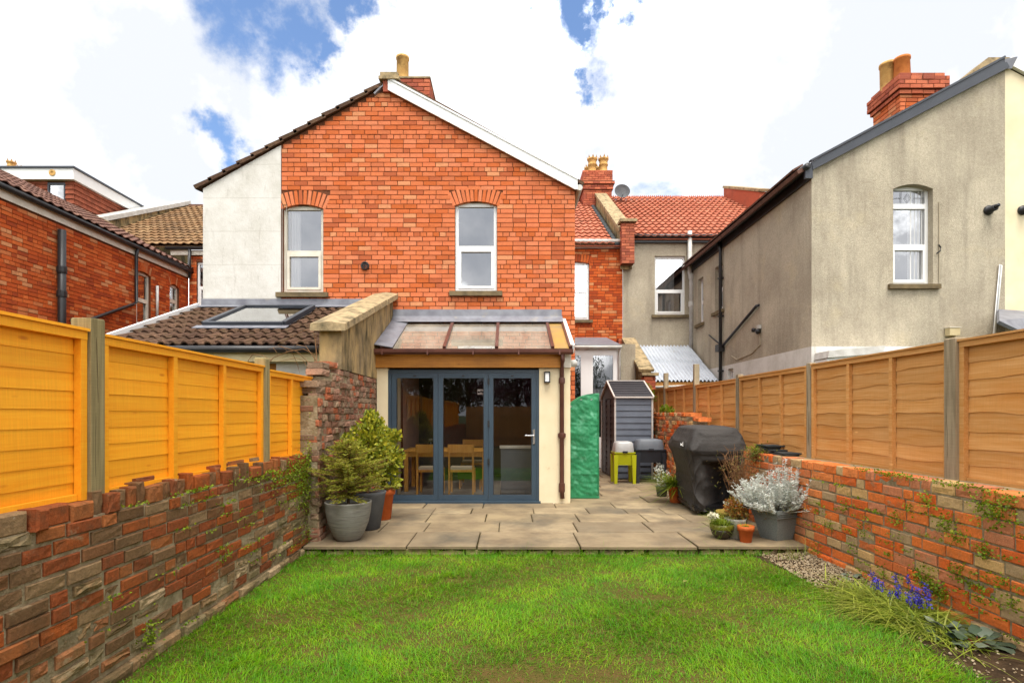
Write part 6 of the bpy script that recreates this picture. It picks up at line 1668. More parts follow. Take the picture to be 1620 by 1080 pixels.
# grass: blades, thicker and longer in tufts
def lawn_grass():
    n = 150000
    # nearer rows get more blades per metre
    Y = 2.35 + (5.90 - 2.35) * nrng.random(n) ** 1.25
    X = nrng.uniform(XL + .0, 2.82, n)
    edge = 2.68 + .07 * np.sin(Y * 1.9) + .04 * np.sin(Y * 5.1)
    keep = (X < edge + nrng.normal(0, .03, n)) & (Y < YP - .005)
    X, Y = X[keep], Y[keep]
    f = lambda a, b, c: np.sin(X * a + c) * np.cos(Y * b - c * 1.7)
    patch = f(2.1, 3.3, .4) + .7 * f(5.7, 4.1, 2.2) + .5 * f(11.3, 9.7, 1.1) + .4 * f(23, 19, .3)
    # thin, bare patch close to the camera
    bare = np.exp(-(((X - .25) / .55) ** 2 + ((Y - 3.15) / .22) ** 2)) + .6 * np.exp(-(((X + .55) / .3) ** 2 + ((Y - 3.6) / .15) ** 2))
    for k in range(26):
        cx_, cy_ = nrng.uniform(-2.0, 2.6), nrng.uniform(2.8, 5.6); s_ = nrng.uniform(.05, .16)
        bare = np.maximum(bare, nrng.uniform(.35, .9) * np.exp(-(((X - cx_) / (s_ * 1.6)) ** 2 + ((Y - cy_) / s_) ** 2)))
    for k in range(70):
        cx_, cy_ = nrng.uniform(-2.1, 2.6), nrng.uniform(2.6, 5.7); s_ = nrng.uniform(.05, .13)
        patch = patch + 1.5 * np.exp(-(((X - cx_) / s_) ** 2 + ((Y - cy_) / s_) ** 2))
    keep = nrng.random(len(X)) > bare * .85
    X, Y, patch, bare = X[keep], Y[keep], patch[keep], bare[keep]
    n = len(X)
    P = np.stack([X, Y, np.full(n, -.002)], 1)
    D = np.stack([nrng.normal(0, .38, n), nrng.normal(0, .38, n), np.ones(n)], 1)
    D[:, 0] += .25 * np.sin(X * 3 + Y * 2); D[:, 1] += .25 * np.cos(X * 2.3 - Y * 3)
    D /= np.linalg.norm(D, axis=1, keepdims=True)
    L = (.022 + .013 * patch + nrng.gamma(2.0, .008, n)) * (1 - .4 * bare)
    L = np.clip(L, .012, .10)
    V, Fq = blades_np(P, D, L, .0030 + nrng.random(n) * .0030, nrng.uniform(.2, .9, n), 2)
    o = np_build('grass', V, Fq, 'grass')
    o['kind'] = 'stuff'; o['label'] = 'short lush green lawn grass between the brick walls'; o['category'] = 'grass'
    n = 5000
    X = nrng.uniform(XL, 2.7, n); Y = nrng.uniform(2.4, YP - .02, n)
    k = nrng.random(n) < .25 + .75 * np.exp(-(((X - .25) / .7) ** 2 + ((Y - 3.2) / .35) ** 2))
    X, Y = X[k], Y[k]; n = len(X)
    D = np.stack([nrng.normal(0, .9, n), nrng.normal(0, .9, n), np.ones(n) * .5], 1); D /= np.linalg.norm(D, axis=1, keepdims=True)
    V, Fq = blades_np(np.stack([X, Y, np.zeros(n)], 1), D, nrng.uniform(.02, .06, n), .003, nrng.uniform(.2, .8, n), 2)
    o = np_build('dry_grass', V, Fq, 'grass_dry')
    o['kind'] = 'stuff'; o['label'] = 'dry straw-coloured blades scattered through the lawn'; o['category'] = 'grass'
lawn_grass()

# gravel and soil crumbs in the bed
def gravel():
    n = 5200
    Y = 2.6 + (YP - 2.6) * nrng.random(n); X = 2.66 + nrng.random(n) * .56
    dens = np.clip((Y - 3.9) / 1.2, .12, 1)
    k = nrng.random(n) < dens
    X, Y = X[k], Y[k]; n = len(X)
    s = nrng.uniform(.005, .013, n) * (1 + .6 * (nrng.random(n) < .06))
    base = np.array([[1, 0, 0], [-.5, .87, 0], [-.5, -.87, 0], [.3, .5, .9], [-.6, 0, .8], [.3, -.5, .85], [0, 0, 1.1]])
    faces = np.array([[0, 1, 3], [1, 4, 3], [1, 2, 4], [2, 5, 4], [2, 0, 5], [0, 3, 5], [3, 4, 6], [4, 5, 6], [5, 3, 6]])
    a = nrng.random(n) * 6.28
    B = np.repeat(base[None], n, 0) * nrng.uniform(.6, 1.3, (n, 7, 3))
    Rx = np.stack([B[:, :, 0] * np.cos(a)[:, None] - B[:, :, 1] * np.sin(a)[:, None], B[:, :, 0] * np.sin(a)[:, None] + B[:, :, 1] * np.cos(a)[:, None], B[:, :, 2] * .7], 2)
    V = Rx * s[:, None, None] + np.stack([X, Y, .012 + (X - 2.7) * .045], 1)[:, None]
    o = np_build('gravel', V.reshape(-1, 3), (faces[None] + (np.arange(n) * 7)[:, None, None]).reshape(-1, 3), 'pebble')
    o['kind'] = 'stuff'; o['label'] = 'pale gravel and crumbs on the narrow bed by the right wall'; o['category'] = 'gravel'
gravel()

# weeds rooted in the joints of the walls
def wall_weeds(name, label, X, spots, face, mat_='leaf_ivy', size=.018):
    Ps, Ds = [], []
    for (y, z, sy, sz, n) in spots:
        Ps.append(np.stack([np.full(n, X) + face * np.abs(nrng.normal(0, .018, n)), y + nrng.normal(0, sy, n), z + nrng.normal(0, sz, n)], 1))
        Ds.append(rand_dirs(n, (face * .8, 0, -.2)))
    P = np.concatenate(Ps); D = np.concatenate(Ds)
    V, Fq = leaves_np(P, D, nrng.uniform(size * .6, size * 1.4, len(P)), nrng.uniform(size * .5, size * 1.2, len(P)))
    o = np_build(name, V, Fq, mat_)
    o['kind'] = 'stuff'; o['label'] = label; o['category'] = 'weeds'
sp = []
def rw(px, py, n, s=1.0):
    y = side_y(px, XR); return (y, px_z(py, y), .045 * s, .035 * s, n)
for q in [(1500, 826, 120, 1.2), (1520, 850, 60, .8), (1560, 800, 160, 1.6), (1585, 812, 140, 1.5), (1600, 790, 60, 1), (1560, 870, 90, .9), (1470, 790, 60, .9), (1420, 818, 60, 1.1), (1370, 836, 50, 1), (1460, 910, 130, 1.1), (1475, 925, 130, 1.0), (1490, 932, 160, 1.2), (1520, 900, 70, .9), (1315, 833, 40, .9), (1400, 905, 50, 1.0), (1340, 800, 40, 1), (1555, 930, 70, 1), (1600, 950, 60, 1), (1440, 800, 40, 1), (1585, 915, 50, .8), (1350, 865, 40, 1)]:
    sp.append(rw(*q))
for k in range(60):
    y = rng.uniform(3.2, 5.8); sp.append((y, .09 + rng.randrange(10) * .0815, .07, .008, rng.randrange(8, 26)))
for k in range(10):
    y = rng.uniform(3.2, 5.2); sp.append((y, RT + .005, .09, .012, 34))
wall_weeds('wall_weed', 'small green and yellowish weeds rooted in the right brick wall', XR - .005, sp, -1)
sp = []
for (y, z, a, b, n) in [(5.6, .93, .16, .07, 340), (5.9, .85, .16, .12, 600), (6.1, 1.05, .12, .10, 420), (5.7, .70, .2, .08, 260), (6.2, 1.3, .07, .09, 170), (6.15, 1.55, .05, .07, 130), (6.0, .55, .15, .08, 180), (5.3, .85, .2, .03, 120), (5.0, .93, .2, .03, 110), (4.6, .97, .2, .02, 60), (6.0, .2, .15, .06, 140), (4.2, .42, .05, .03, 40), (3.35, .16, .05, .06, 130), (6.5, .5, .2, .2, 160)]:
    sp.append((y, z, a, b, n))
for k in range(40):
    sp.append((rng.uniform(3, 5.8), .085 + rng.randrange(12) * .081, .06, .006, rng.randrange(6, 20)))
wall_weeds('wall_weed', 'green ivy-like weeds in the left brick wall, thickest by the pots', XL + .005, sp, 1)
# grass and moss at the foot of the patio edge and walls
n = 2600
Xg = nrng.uniform(XL, 2.75, n); Yg = YP - .03 + nrng.normal(0, .02, n)
D = np.stack([nrng.normal(0, .3, n), nrng.normal(0, .3, n), np.ones(n)], 1); D /= np.linalg.norm(D, axis=1, keepdims=True)
V, Fq = blades_np(np.stack([Xg, Yg, np.zeros(n)], 1), D, nrng.gamma(3, .022, n), .004, nrng.uniform(.1, .7, n), 2)
o = np_build('edge_grass', V, Fq, 'grass'); o['kind'] = 'stuff'; o['label'] = 'longer grass fringing the patio edge'; o['category'] = 'grass'

# ================================================================== left pots
def bowl(t, x, y, z, prof, m, rimname='pot', n=32):
    return MB().lathe(prof, n, (x, y, z)).build(rimname, m, t, True)
def soil_disc(t, x, y, z, r):
    MB().lathe([(r, 0), (r * .6, .012), (0, .02)], 20, (x, y, z), False).build('soil', 'soil', t, True)
# big stone-grey bowl with a young conifer
px0, py0 = px_x(551, 6.15), 6.15
t = grown('potted_conifer', 'small brownish-green conifer in a wide stone-grey bowl pot', 'plant', (px0, py0, PATIO))
bowl(t, px0, py0, PATIO, [(.12, 0), (.142, .02), (.18, .09), (.222, .20), (.246, .32), (.254, .415), (.257, .427), (.25, .432), (.234, .427), (.225, .38), (.1, .37)], 'pot_stone')
soil_disc(t, px0, py0, PATIO + .375, .228)
def conifer(t, x, y, z, h, rmax, n_br):
    tr = MB().tube([(x, y, z), (x + .01, y, z + h * .5), (x + .02, y + .01, z + h)], [.016, .010, .003], 6).build('trunk', 'bark', t)
    brs = MB(); Ps, Ds, Ls = [], [], []
    for k in range(n_br):
        f = (k / n_br) ** 1.15
        zz_ = z + .10 + f * (h - .12)
        a = k * 2.4 + rng.uniform(-.4, .4)
        ln = rmax * (1 - f ** 1.6) ** .8 * rng.uniform(.6, 1.1) * (.72 + .28 * min(1, f * 4)) + .04
        lift = rng.uniform(-.18, .5) + .3 * f
        p0_ = Vector((x, y, zz_)); d = Vector((math.cos(a), math.sin(a), lift)).normalized()
        pts = [p0_, p0_ + d * ln * .5 + Vector((0, 0, -.01)), p0_ + d * ln + Vector((0, 0, -.03 * ln / rmax))]
        brs.tube(pts, [.005, .0035, .0015], 4, False)
        m_ = int(17 * ln / rmax) + 4
        for j in range(m_):
            s = (j + 1) / m_
            q = p0_ + d * ln * s
            for sgn in (-1, 1):
                aa = a + sgn * rng.uniform(.5, 1.1)
                dd = Vector((math.cos(aa), math.sin(aa), lift * .6 + rng.uniform(-.25, .25))).normalized()
                tl = (.03 + .055 * (1 - abs(s - .55))) * rng.uniform(.6, 1.2)
                for i in range(5):
                    Ps.append(q + dd * tl * i / 5); 
                    an = aa + rng.choice((-1, 1)) * rng.uniform(.3, .9)
                    Ds.append((math.cos(an), math.sin(an), rng.uniform(-.2, .5))); Ls.append(rng.uniform(.018, .034))
    brs.build('branch', 'twig', t)
    P = np.array([tuple(q) for q in Ps]); D = np.array(Ds); L = np.array(Ls)
    V, Fq = leaves_np(P, D, L, L * .38, .1)
    np_build('foliage', V, Fq, 'leaf_conifer', t)['kind'] = 'stuff'
conifer(t, px0, py0, PATIO + .38, .72, .52, 105)
# dark grey pot and terracotta pot behind it, with golden evergreens
def bush(t, x, y, z0, blobs, n, mat_, ll, ww, stem=True, dens_out=1.0, bias=(0, -.1, .4)):
    Ps = []
    for (bx_, by_, bz_, br_, sh) in blobs:
        m_ = int(n * sh)
        d = rand_dirs(m_)
        rr = br_ * nrng.random(m_) ** (1 / 2.2)
        P = np.array([bx_, by_, bz_]) + d * rr[:, None] * np.array([1, 1, 1.1])
        Ps.append(P)
    P = np.concatenate(Ps)
    cen = np.mean(P, 0)
    D = (P - cen); D /= np.linalg.norm(D, axis=1, keepdims=True) + 1e-6
    D = D * .9 + rand_dirs(len(P), bias) * .9
    s = nrng.uniform(.6, 1.3, len(P))
    V, Fq = leaves_np(P, D, ll * s, ww * s, .18)
    np_build('foliage', V, Fq, mat_, t)['kind'] = 'stuff'
    if stem:
        mb = MB()
        for (bx_, by_, bz_, br_, sh) in blobs:
            mb.tube([(x, y, z0), ((x + bx_) / 2 + rng.uniform(-.03, .03), (y + by_) / 2, (z0 + bz_) / 2), (bx_, by_, bz_ + br_ * .5)], [.012, .009, .004], 5, False)
        mb.build('stem', 'twig', t)
x_, y_ = px_x(581, 6.75), 6.75
t = grown('potted_evergreen', 'leafy golden-green shrub in a tall dark grey pot behind the bowl', 'plant', (x_, y_, PATIO), 'golden shrubs in pots')
bowl(t, x_, y_, PATIO, [(.14, 0), (.155, .01), (.22, .42), (.23, .455), (.222, .46), (.205, .44), (.1, .42)], 'pot_dark')
soil_disc(t, x_, y_, PATIO + .42, .2)
bush(t, x_, y_, PATIO + .42, [(x_ - .02, y_, .90, .24, .25), (x_ - .12, y_ - .05, 1.10, .20, .22), (x_ + .10, y_, 1.12, .21, .25), (x_ + .03, y_, 1.30, .16, .18), (x_ + .05, y_, 1.43, .10, .10)], 2300, 'leaf_gold', .052, .036)
x_, y_ = px_x(604, 7.35), 7.35
t = grown('potted_evergreen', 'leafy golden-green shrub in a terracotta pot beside the folding doors', 'plant', (x_, y_, PATIO), 'golden shrubs in pots')
bowl(t, x_, y_, PATIO, [(.11, 0), (.12, .01), (.155, .33), (.175, .335), (.18, .40), (.17, .405), (.155, .38), (.1, .36)], 'terracotta')
soil_disc(t, x_, y_, PATIO + .37, .15)
bush(t, x_, y_, PATIO + .37, [(x_ + .03, y_, .72, .20, .22), (x_ + .12, y_, .92, .17, .22), (x_ - .06, y_, 1.02, .20, .22), (x_ + .17, y_, 1.20, .08, .08), (x_ + .03, y_, 1.16, .14, .15), (x_ + .2, y_ - .05, .60, .06, .05), (x_ - .05, y_, 1.34, .09, .06)], 1900, 'leaf_gold', .062, .046)

# ================================================================== right side of the patio
# square tapered planter with silver foliage
x_, y_ = px_x(1228, 6.22), 6.22
t = grown('silver_planter', 'square grey planter full of white felted silver foliage', 'plant', (x_, y_, PATIO))
mb = MB(); vs = []
rings = [(.120, 0), (.176, .25), (.180, .253), (.186, .272), (.184, .276), (.191, .295), (.189, .298), (.200, .318), (.202, .345), (.186, .345), (.178, .30)]
for s, z_ in rings:
    for sx, sy in ((-1, -1), (1, -1), (1, 1), (-1, 1)):
        vs.append((sx * s, sy * s * .92, z_))
mb.add(vs, [(3, 2, 1, 0)] + [(i * 4 + k, i * 4 + (k + 1) % 4, i * 4 + 4 + (k + 1) % 4, i * 4 + 4 + k) for i in range(len(rings) - 1) for k in range(4)] + [(40, 41, 42, 43)])
mb.build('planter', 'planter_grey', t, T=frame_T(x_, y_, PATIO, rad(24)))
mbl = MB()
for z_, s in ((.262, .184), (.285, .189), (.308, .196)):
    for k in range(4):
        a = math.pi / 2 * k
        c_, s2 = math.cos(a), math.sin(a)
        p = lambda u, v: (u * c_ - v * s2, (u * s2 + v * c_) * .94, z_)
        mbl.bar(p(-s, -s), p(s, -s), .008, .008)
mbl.build('rib', 'planter_grey', t, T=frame_T(x_, y_, PATIO, rad(24)))
MB().box(-.175, .175, -.16, .16, .29, .325).build('soil', 'soil', t, T=frame_T(x_, y_, PATIO, rad(24)))
def silver(t, x, y, z0):
    stems = MB(); Ps, Ds, Ls = [], [], []
    for k in range(260):
        a = rng.uniform(0, 2 * math.pi); rr = abs(rng.gauss(0, .17)) + .04
        h = rng.uniform(.10, .42) * (1.05 - rr * .9) + (.16 if rng.random() < .18 and math.cos(a) > -.3 else 0)
        e = Vector((x + math.cos(a) * (rr + .12), y + math.sin(a) * (rr + .10), z0 + h))
        if e.x < x: e.z -= .04
        e.x -= .02
        b = Vector((x + math.cos(a) * rr * .4, y + math.sin(a) * rr * .4, z0))
        mid = (b + e) / 2 + Vector((math.cos(a) * .05, math.sin(a) * .05, -.02))
        stems.tube([b, mid, e], [.004, .003, .002], 4, False)
        for j in range(34):
            s = rng.uniform(.35, 1.05)
            q = b.lerp(mid, min(1, s * 2)) if s < .5 else mid.lerp(e, (s - .5) * 2)
            an = rng.uniform(0, 2 * math.pi)
            for i in range(3):
                Ps.append(q + Vector((rng.gauss(0, .006), rng.gauss(0, .006), rng.gauss(0, .006))))
                Ds.append((math.cos(an + i * .5 - .5), math.sin(an + i * .5 - .5), rng.uniform(.0, .9))); Ls.append(rng.uniform(.016, .040))
    stems.build('stem', 'leaf_silver', t)
    P = np.array([tuple(q) for q in Ps]); L = np.array(Ls)
    V, Fq = leaves_np(P, np.array(Ds), L, L * .26, .15)
    np_build('foliage', V, Fq, 'leaf_silver', t)['kind'] = 'stuff'
    n = 260
    P = np.array([x, y, z0 + .02]) + nrng.normal(size=(n, 3)) * np.array([.15, .13, .05])
    V, Fq = leaves_np(P, rand_dirs(n, (0, -.3, .1)), nrng.uniform(.03, .07, n), .008)
    np_build('dry_leaves', V, Fq, 'leaf_straw', t)['kind'] = 'stuff'
silver(t, x_ - .02, y_, PATIO + .32)
# small terracotta pot
x_, y_ = px_x(1183, 5.98), 6.03
t = grown('terracotta_pot', 'small empty-looking terracotta pot in front of the silver planter', 'plant pot', (x_, y_, PATIO))
bowl(t, x_, y_, PATIO, [(.054, 0), (.058, .005), (.076, .125), (.086, .127), (.09, .18), (.084, .182), (.075, .165), (.04, .16)], 'terracotta', n=28)
soil_disc(t, x_, y_, PATIO + .155, .07)
n = 60
V, Fq = blades_np(np.array([x_, y_, PATIO + .16]) + nrng.normal(size=(n, 3)) * [.02, .02, .002], rand_dirs(n, (0, 0, 2.0)), nrng.uniform(.04, .09, n), .005, .4)
np_build('shoot', V, Fq, 'grass', t)
# pale stone pot with rust-coloured plant
x_, y_ = px_x(1165, 6.2), 6.22
t = grown('stone_pot_plant', 'pale stone pot with a rusty leafed plant between bowl and terracotta pot', 'plant', (x_, y_, PATIO))
bowl(t, x_, y_, PATIO, [(.085, 0), (.09, .005), (.115, .20), (.12, .225), (.112, .228), (.1, .2), (.05, .19)], 'pot_pale')
soil_disc(t, x_, y_, PATIO + .19, .1)
bush(t, x_, y_, PATIO + .19, [(x_ + .01, y_, .40, .11, .5), (x_ - .04, y_ - .02, .46, .09, .3), (x_ + .06, y_, .36, .09, .2)], 520, 'leaf_rust', .035, .02)
# glazed bowl with narcissus
x_, y_ = px_x(1142, 6.2), 6.2
t = grown('narcissus_bowl', 'dark glazed bowl with olive rim holding white flowers and thin green leaves', 'plant', (x_, y_, PATIO))
bowl(t, x_, y_, PATIO, [(.05, 0), (.07, .008), (.11, .06), (.125, .11), (.12, .112)], 'bowl_olive')
MB().lathe([(.125, .11), (.13, .115), (.132, .165), (.124, .168), (.115, .15), (.05, .14)], 32, (x_, y_, PATIO)).build('rim', 'olive_rim', t, True)
soil_disc(t, x_, y_, PATIO + .14, .11)
n = 330
P = np.array([x_, y_, PATIO + .15]) + nrng.normal(size=(n, 3)) * [.05, .05, .003]
D = rand_dirs(n, (-.25, -.2, 1.8))
V, Fq = blades_np(P, D, nrng.uniform(.08, .24, n), .006, nrng.uniform(.2, 1.2, n), 4)
np_build('foliage', V, Fq, 'leaf_strap', t)['kind'] = 'stuff'
for k in range(7):
    c_ = Vector((x_ - .12 + rng.uniform(-.05, .06), y_ - .02 + rng.uniform(-.04, .04), PATIO + .25 + rng.uniform(-.02, .06)))
    MB().tube([(x_ - .04, y_, PATIO + .15), (c_.x + .03, c_.y, c_.z - .04), c_], .003, 4, False).build('flower_stalk', 'leaf_strap', t)
    m_ = 14
    V, Fq = leaves_np(np.repeat(np.array([tuple(c_)]), m_, 0), rand_dirs(m_, (-.3, -.6, .3)), .042, .026, .1)
    np_build('flower', V, Fq, 'petal_white', t)
# yellow basket just behind
x_, y_ = px_x(1152, 6.55), 6.55
t = grown('yellow_basket', 'round straw-yellow basket with rusty leaves behind the glazed bowl', 'plant', (x_, y_, PATIO))
bowl(t, x_, y_, PATIO, [(.10, 0), (.11, .01), (.125, .21), (.14, .22), (.14, .25), (.125, .25), (.11, .2)], 'basket')
for k in range(6):
    MB().lathe([(.116 + k * .0025, 0), (.122 + k * .0025, .012), (.116 + k * .0025, .024)], 28, (x_, y_, PATIO + .03 + k * .03), False).build('weave_band', 'basket', t, True)
soil_disc(t, x_, y_, PATIO + .2, .11)
bush(t, x_, y_, PATIO + .2, [(x_ + .05, y_, .42, .09, 1)], 200, 'leaf_rust', .03, .02)
# twiggy dry shrub behind the planter
x_, y_ = px_x(1168, 7.0), 7.0
t = grown('dry_shrub', 'brown bare-twigged shrub in a pot between the barbecue and silver planter', 'shrub', (x_, y_, PATIO))
bowl(t, x_, y_, PATIO, [(.10, 0), (.13, .25), (.145, .26), (.145, .30), (.13, .3), (.1, .26)], 'pot_dark')
tw = MB()
for k in range(75):
    a = rng.uniform(0, 6.28); rr = rng.uniform(.05, .27)
    b = Vector((x_ + rng.gauss(0, .03), y_ + rng.gauss(0, .03), PATIO + .27)); e = Vector((x_ + math.cos(a) * rr, y_ + math.sin(a) * rr * .8, PATIO + .4 + rng.uniform(.15, .62) * (1.1 - rr)))
    m_ = (b + e) / 2 + Vector((rng.gauss(0, .03), rng.gauss(0, .03), .03))
    tw.tube([b, m_, e], [.0045, .0035, .0018], 4, False)
    for j in range(3):
        q = m_.lerp(e, rng.uniform(.1, .9)); tw.tube([q, q + Vector((rng.gauss(0, .06), rng.gauss(0, .06), rng.uniform(.0, .09)))], [.0025, .0012], 3, False)
tw.build('twigs', 'twig', t)['kind'] = 'stuff'
n = 240
P = np.array([x_ + .03, y_, .75]) + nrng.normal(size=(n, 3)) * [.16, .12, .14]
V, Fq = leaves_np(P, rand_dirs(n, (0, 0, -.2)), nrng.uniform(.02, .05, n), .008)
np_build('dry_leaves', V, Fq, 'leaf_straw', t)['kind'] = 'stuff'
# straw-yellow tuft on the wall top behind
x_, y_ = XR + .03, 7.15
t = grown('wall_tuft', 'straw-green tuft growing on the wall beside the slates', 'plant', (x_, y_, 1.0))
n = 500
P = np.array([x_, y_, .98]) + nrng.normal(size=(n, 3)) * [.05, .10, .03]
V, Fq = blades_np(P, rand_dirs(n, (-.5, -.2, 1.0)), nrng.uniform(.05, .19, n), .006, .7, 3)
np_build('foliage', V, Fq, 'leaf_straw', t)['kind'] = 'stuff'
n = 300
P = np.array([x_ - .02, y_, 1.0]) + nrng.normal(size=(n, 3)) * [.05, .11, .05]
V, Fq = leaves_np(P, rand_dirs(n, (-.4, 0, .6)), nrng.uniform(.02, .05, n), .012)
np_build('leaf', V, Fq, 'leaf_strap', t)['kind'] = 'stuff'
# slates stacked on the wall
yS = side_y(1232, XR + .18)
gsl = 'roof slates stacked on the wall'
for k, (dy, dx, rz, ln) in enumerate([(0, 0, .1, .34), (.02, .01, -.06, .34), (-.01, -.01, .15, .34), (.25, .02, .05, .20), (.02, .0, -.1, .34), (.0, .01, .06, .33), (-.02, -.01, -.04, .33)]):
    lv = k if k < 3 else (3 if k == 3 else k)
    zz_ = RT + .004 + [0, .017, .034, .0515, .051, .068, .085][k]
    if k == 3: continue
    t = MB().box(-.12, .12, -ln / 2, ln / 2, 0, .0155).build('roof_slate', 'slate', None, T=frame_T(XR + .20 + dx, yS + .1 + dy - (.06 if k < 3 else .16) * (-1), zz_, rz), loc=(XR + .2, yS + .15, zz_))
    tag(t, ['bottom slate of the dark pile on the right wall', 'second slate from the bottom of the pile on the right wall', 'third slate from the bottom of the pile on the right wall', '', 'third slate from the top of the pile on the right wall', 'second slate from the top of the pile on the right wall', 'top slate of the dark pile on the right wall'][k], 'slate', gsl)
for k in range(2):
    t = MB().box(-.11, .11, -.13, .13, 0, .0155).build('roof_slate', 'slate', None, T=frame_T(XR + .19, yS - .20, RT + .004 + k * .0172, .2 - k * .3), loc=(XR + .19, yS - .2, RT + .004 + k * .017))
    tag(t, ['lower of the two slates beside the pile, nearer the camera', 'upper of the two slates beside the pile, nearer the camera'][k], 'slate', gsl)

# ================================================================== barbecue under its cover
def bbq():
    cx, cy_, rot = 2.90, 8.1, rad(-4)
    t = thing('covered_barbecue', 'large barbecue under a creased black fabric cover', 'barbecue', (cx, cy_, PATIO))
    T = frame_T(cx, cy_, PATIO, rot)
    nu, nv = 240, 84
    V = np.zeros((nv + 1, nu, 3))
    for j in range(nv + 1):
        h = j / nv
        hx = float(np.interp(h, [0, .4, .66, .75, .79, .92, 1], [.27, .30, .36, .40, .395, .345, .31]))
        hy = float(np.interp(h, [0, .4, .66, .75, .79, .92, 1], [.49, .53, .60, .635, .625, .565, .525]))
        e = .13 + .10 * max(0, (h - .9) / .1)
        for i in range(nu):
            a = 2 * math.pi * (i + .5) / nu
            c, s = math.cos(a), math.sin(a)
            z = 1.14 * h
            x = hx * math.copysign(abs(c) ** e, c); y = hy * math.copysign(abs(s) ** e, s)
            u = x * 2.0 + y * 3.0                                    # runs round the sheet
            low = (1 - h) ** .7
            # long creases falling from the lid corners, and small crumples
            t1 = 1 - abs(mnoise.noise((x * 3.4 + z * 1.5, y * 3.0 - z * 1.9, z * .9 + 2)))
            t2 = 1 - abs(mnoise.noise((x * 7 - z * 2.4, y * 6.5 + z * 2.0, z * 2.2 + 9)))
            t3 = mnoise.noise((x * 2.2, y * 2.2, z * 1.3 + 4))
            f = .062 * (t1 ** 5 - .25) * (.3 + .7 * low) + .018 * (t2 ** 6 - .2) + .045 * t3 * low
            if h > .93: f *= (1 - h) / .07
            r_ = math.hypot(x, y) + 1e-6
            x += x / r_ * f; y += y / r_ * f
            # near end: the sheet hangs off the side shelf and is drawn in below it, right of the middle
            if s < -.2 and y < -.2:
                m_ = max(0, min(1, (x + .03) / .07)) * max(0, min(1, (.29 - x) / .05))
                sag = .655 - .05 * math.sin((x + .05) * 9)
                y += .40 * m_ * max(0, min(1, (sag - h) / .035)) * max(0, min(1, (h + .01) / .05))
            z -= .020 * math.sin(max(0, min(1, (x / hx + 1) / 2)) * math.pi) * (1 if .7 < h < .8 else 0)
            V[j, i] = (x, y, z)
    # crown: close the top with rings sinking to the centre
    top = V[nv].copy(); rings = [V[j] for j in range(nv + 1)]
    cen = top.mean(0)
    for k, (s, dz) in enumerate(((.96, .012), (.86, .026), (.66, .036), (.4, .040), (.1, .042), (.001, .042))):
        rg = cen + (top - cen) * s; rg[:, 2] = 1.14 + dz + .008 * np.sin(rg[:, 1] * 11 + rg[:, 0] * 9) * (1 - s) ** .3
        rings.append(rg)
    A = np.concatenate(rings)
    idx = []
    for j in range(len(rings) - 1):
        for i in range(nu):
            i2 = (i + 1) % nu
            idx.append((j * nu + i, j * nu + i2, (j + 1) * nu + i2, (j + 1) * nu + i))
    A[:, 2] += .055
    Rm = np.array(T.to_3x3()); A = A @ Rm.T + np.array(T.translation)
    cov = np_build('cover', A, np.array(idx), 'cover_black', t, True)
    # seam piping down the corner and across the lid
    sm = MB()
    for i in (int(nu * .625), int(nu * .875)):
        sm.tube([A[j * nu + i] + np.array([-.001, -.004, 0]) for j in range(2, nv - 3)], .0045, 4, False)
    sm.build('seam', 'cover_black', cov, True)
    base = MB().box(-.29, .29, -.50, .50, .055, .13); base.box(-.30, .30, -.51, .51, .07, .11)
    base.build('base', 'black_metal', t, T=T)
    for x in (-.24, .24):
        for y in (-.44, .44):
            MB().lathe([(.03, 0), (.045, .004), (.045, .03), (.03, .034)], 14, capt=True).build('castor', 'black_metal', t, T=T @ Matrix.Translation((x - .0, y, .045)) @ Matrix.Rotation(rad(90), 4, 'Y'))
    # small white script mark on the front of the cover
    lg = MB(); st = []
    st.append([(0, .012), (.003, -.012), (.012, -.014), (.014, 0), (.017, -.013), (.026, -.012), (.028, .006)])
    st.append([(.034, .002), (.034, -.012), (.044, -.012), (.046, .002), (.038, .004)])
    st.append([(.050, -.016), (.052, .010), (.060, .020)])
    st.append([(.052, .0), (.064, .006), (.058, -.002), (.066, -.018)])
    tgt = pt(1071, 701, 8.28)
    cand = [q for q in range((nv + 1) * nu) if A[q][0] < cx - .24 and A[q][1] < cy_ + .42]
    best = min(cand, key=lambda q: (proj(A[q])[0] - 1078) ** 2 + (proj(A[q])[1] - 702) ** 2 + 60 * (A[q][0] - (cx - .45)))
    bp_ = Vector(A[best]); i_ = best % nu
    tang = Vector((math.sin(rot), -math.cos(rot), 0))
    nrm = tang.cross(Vector((0, 0, 1))).normalized()
    if nrm.x > 0: nrm = -nrm
    up_ = Vector((0, 0, 1))
    for s in st:
        lg.tube([bp_ + nrm * .022 + tang * (q[0] * 2.0 - .06) + up_ * (q[1] * 1.3) for q in s], .0055, 4)
    lg.build('logo', 'white_pvc', cov)
bbq()

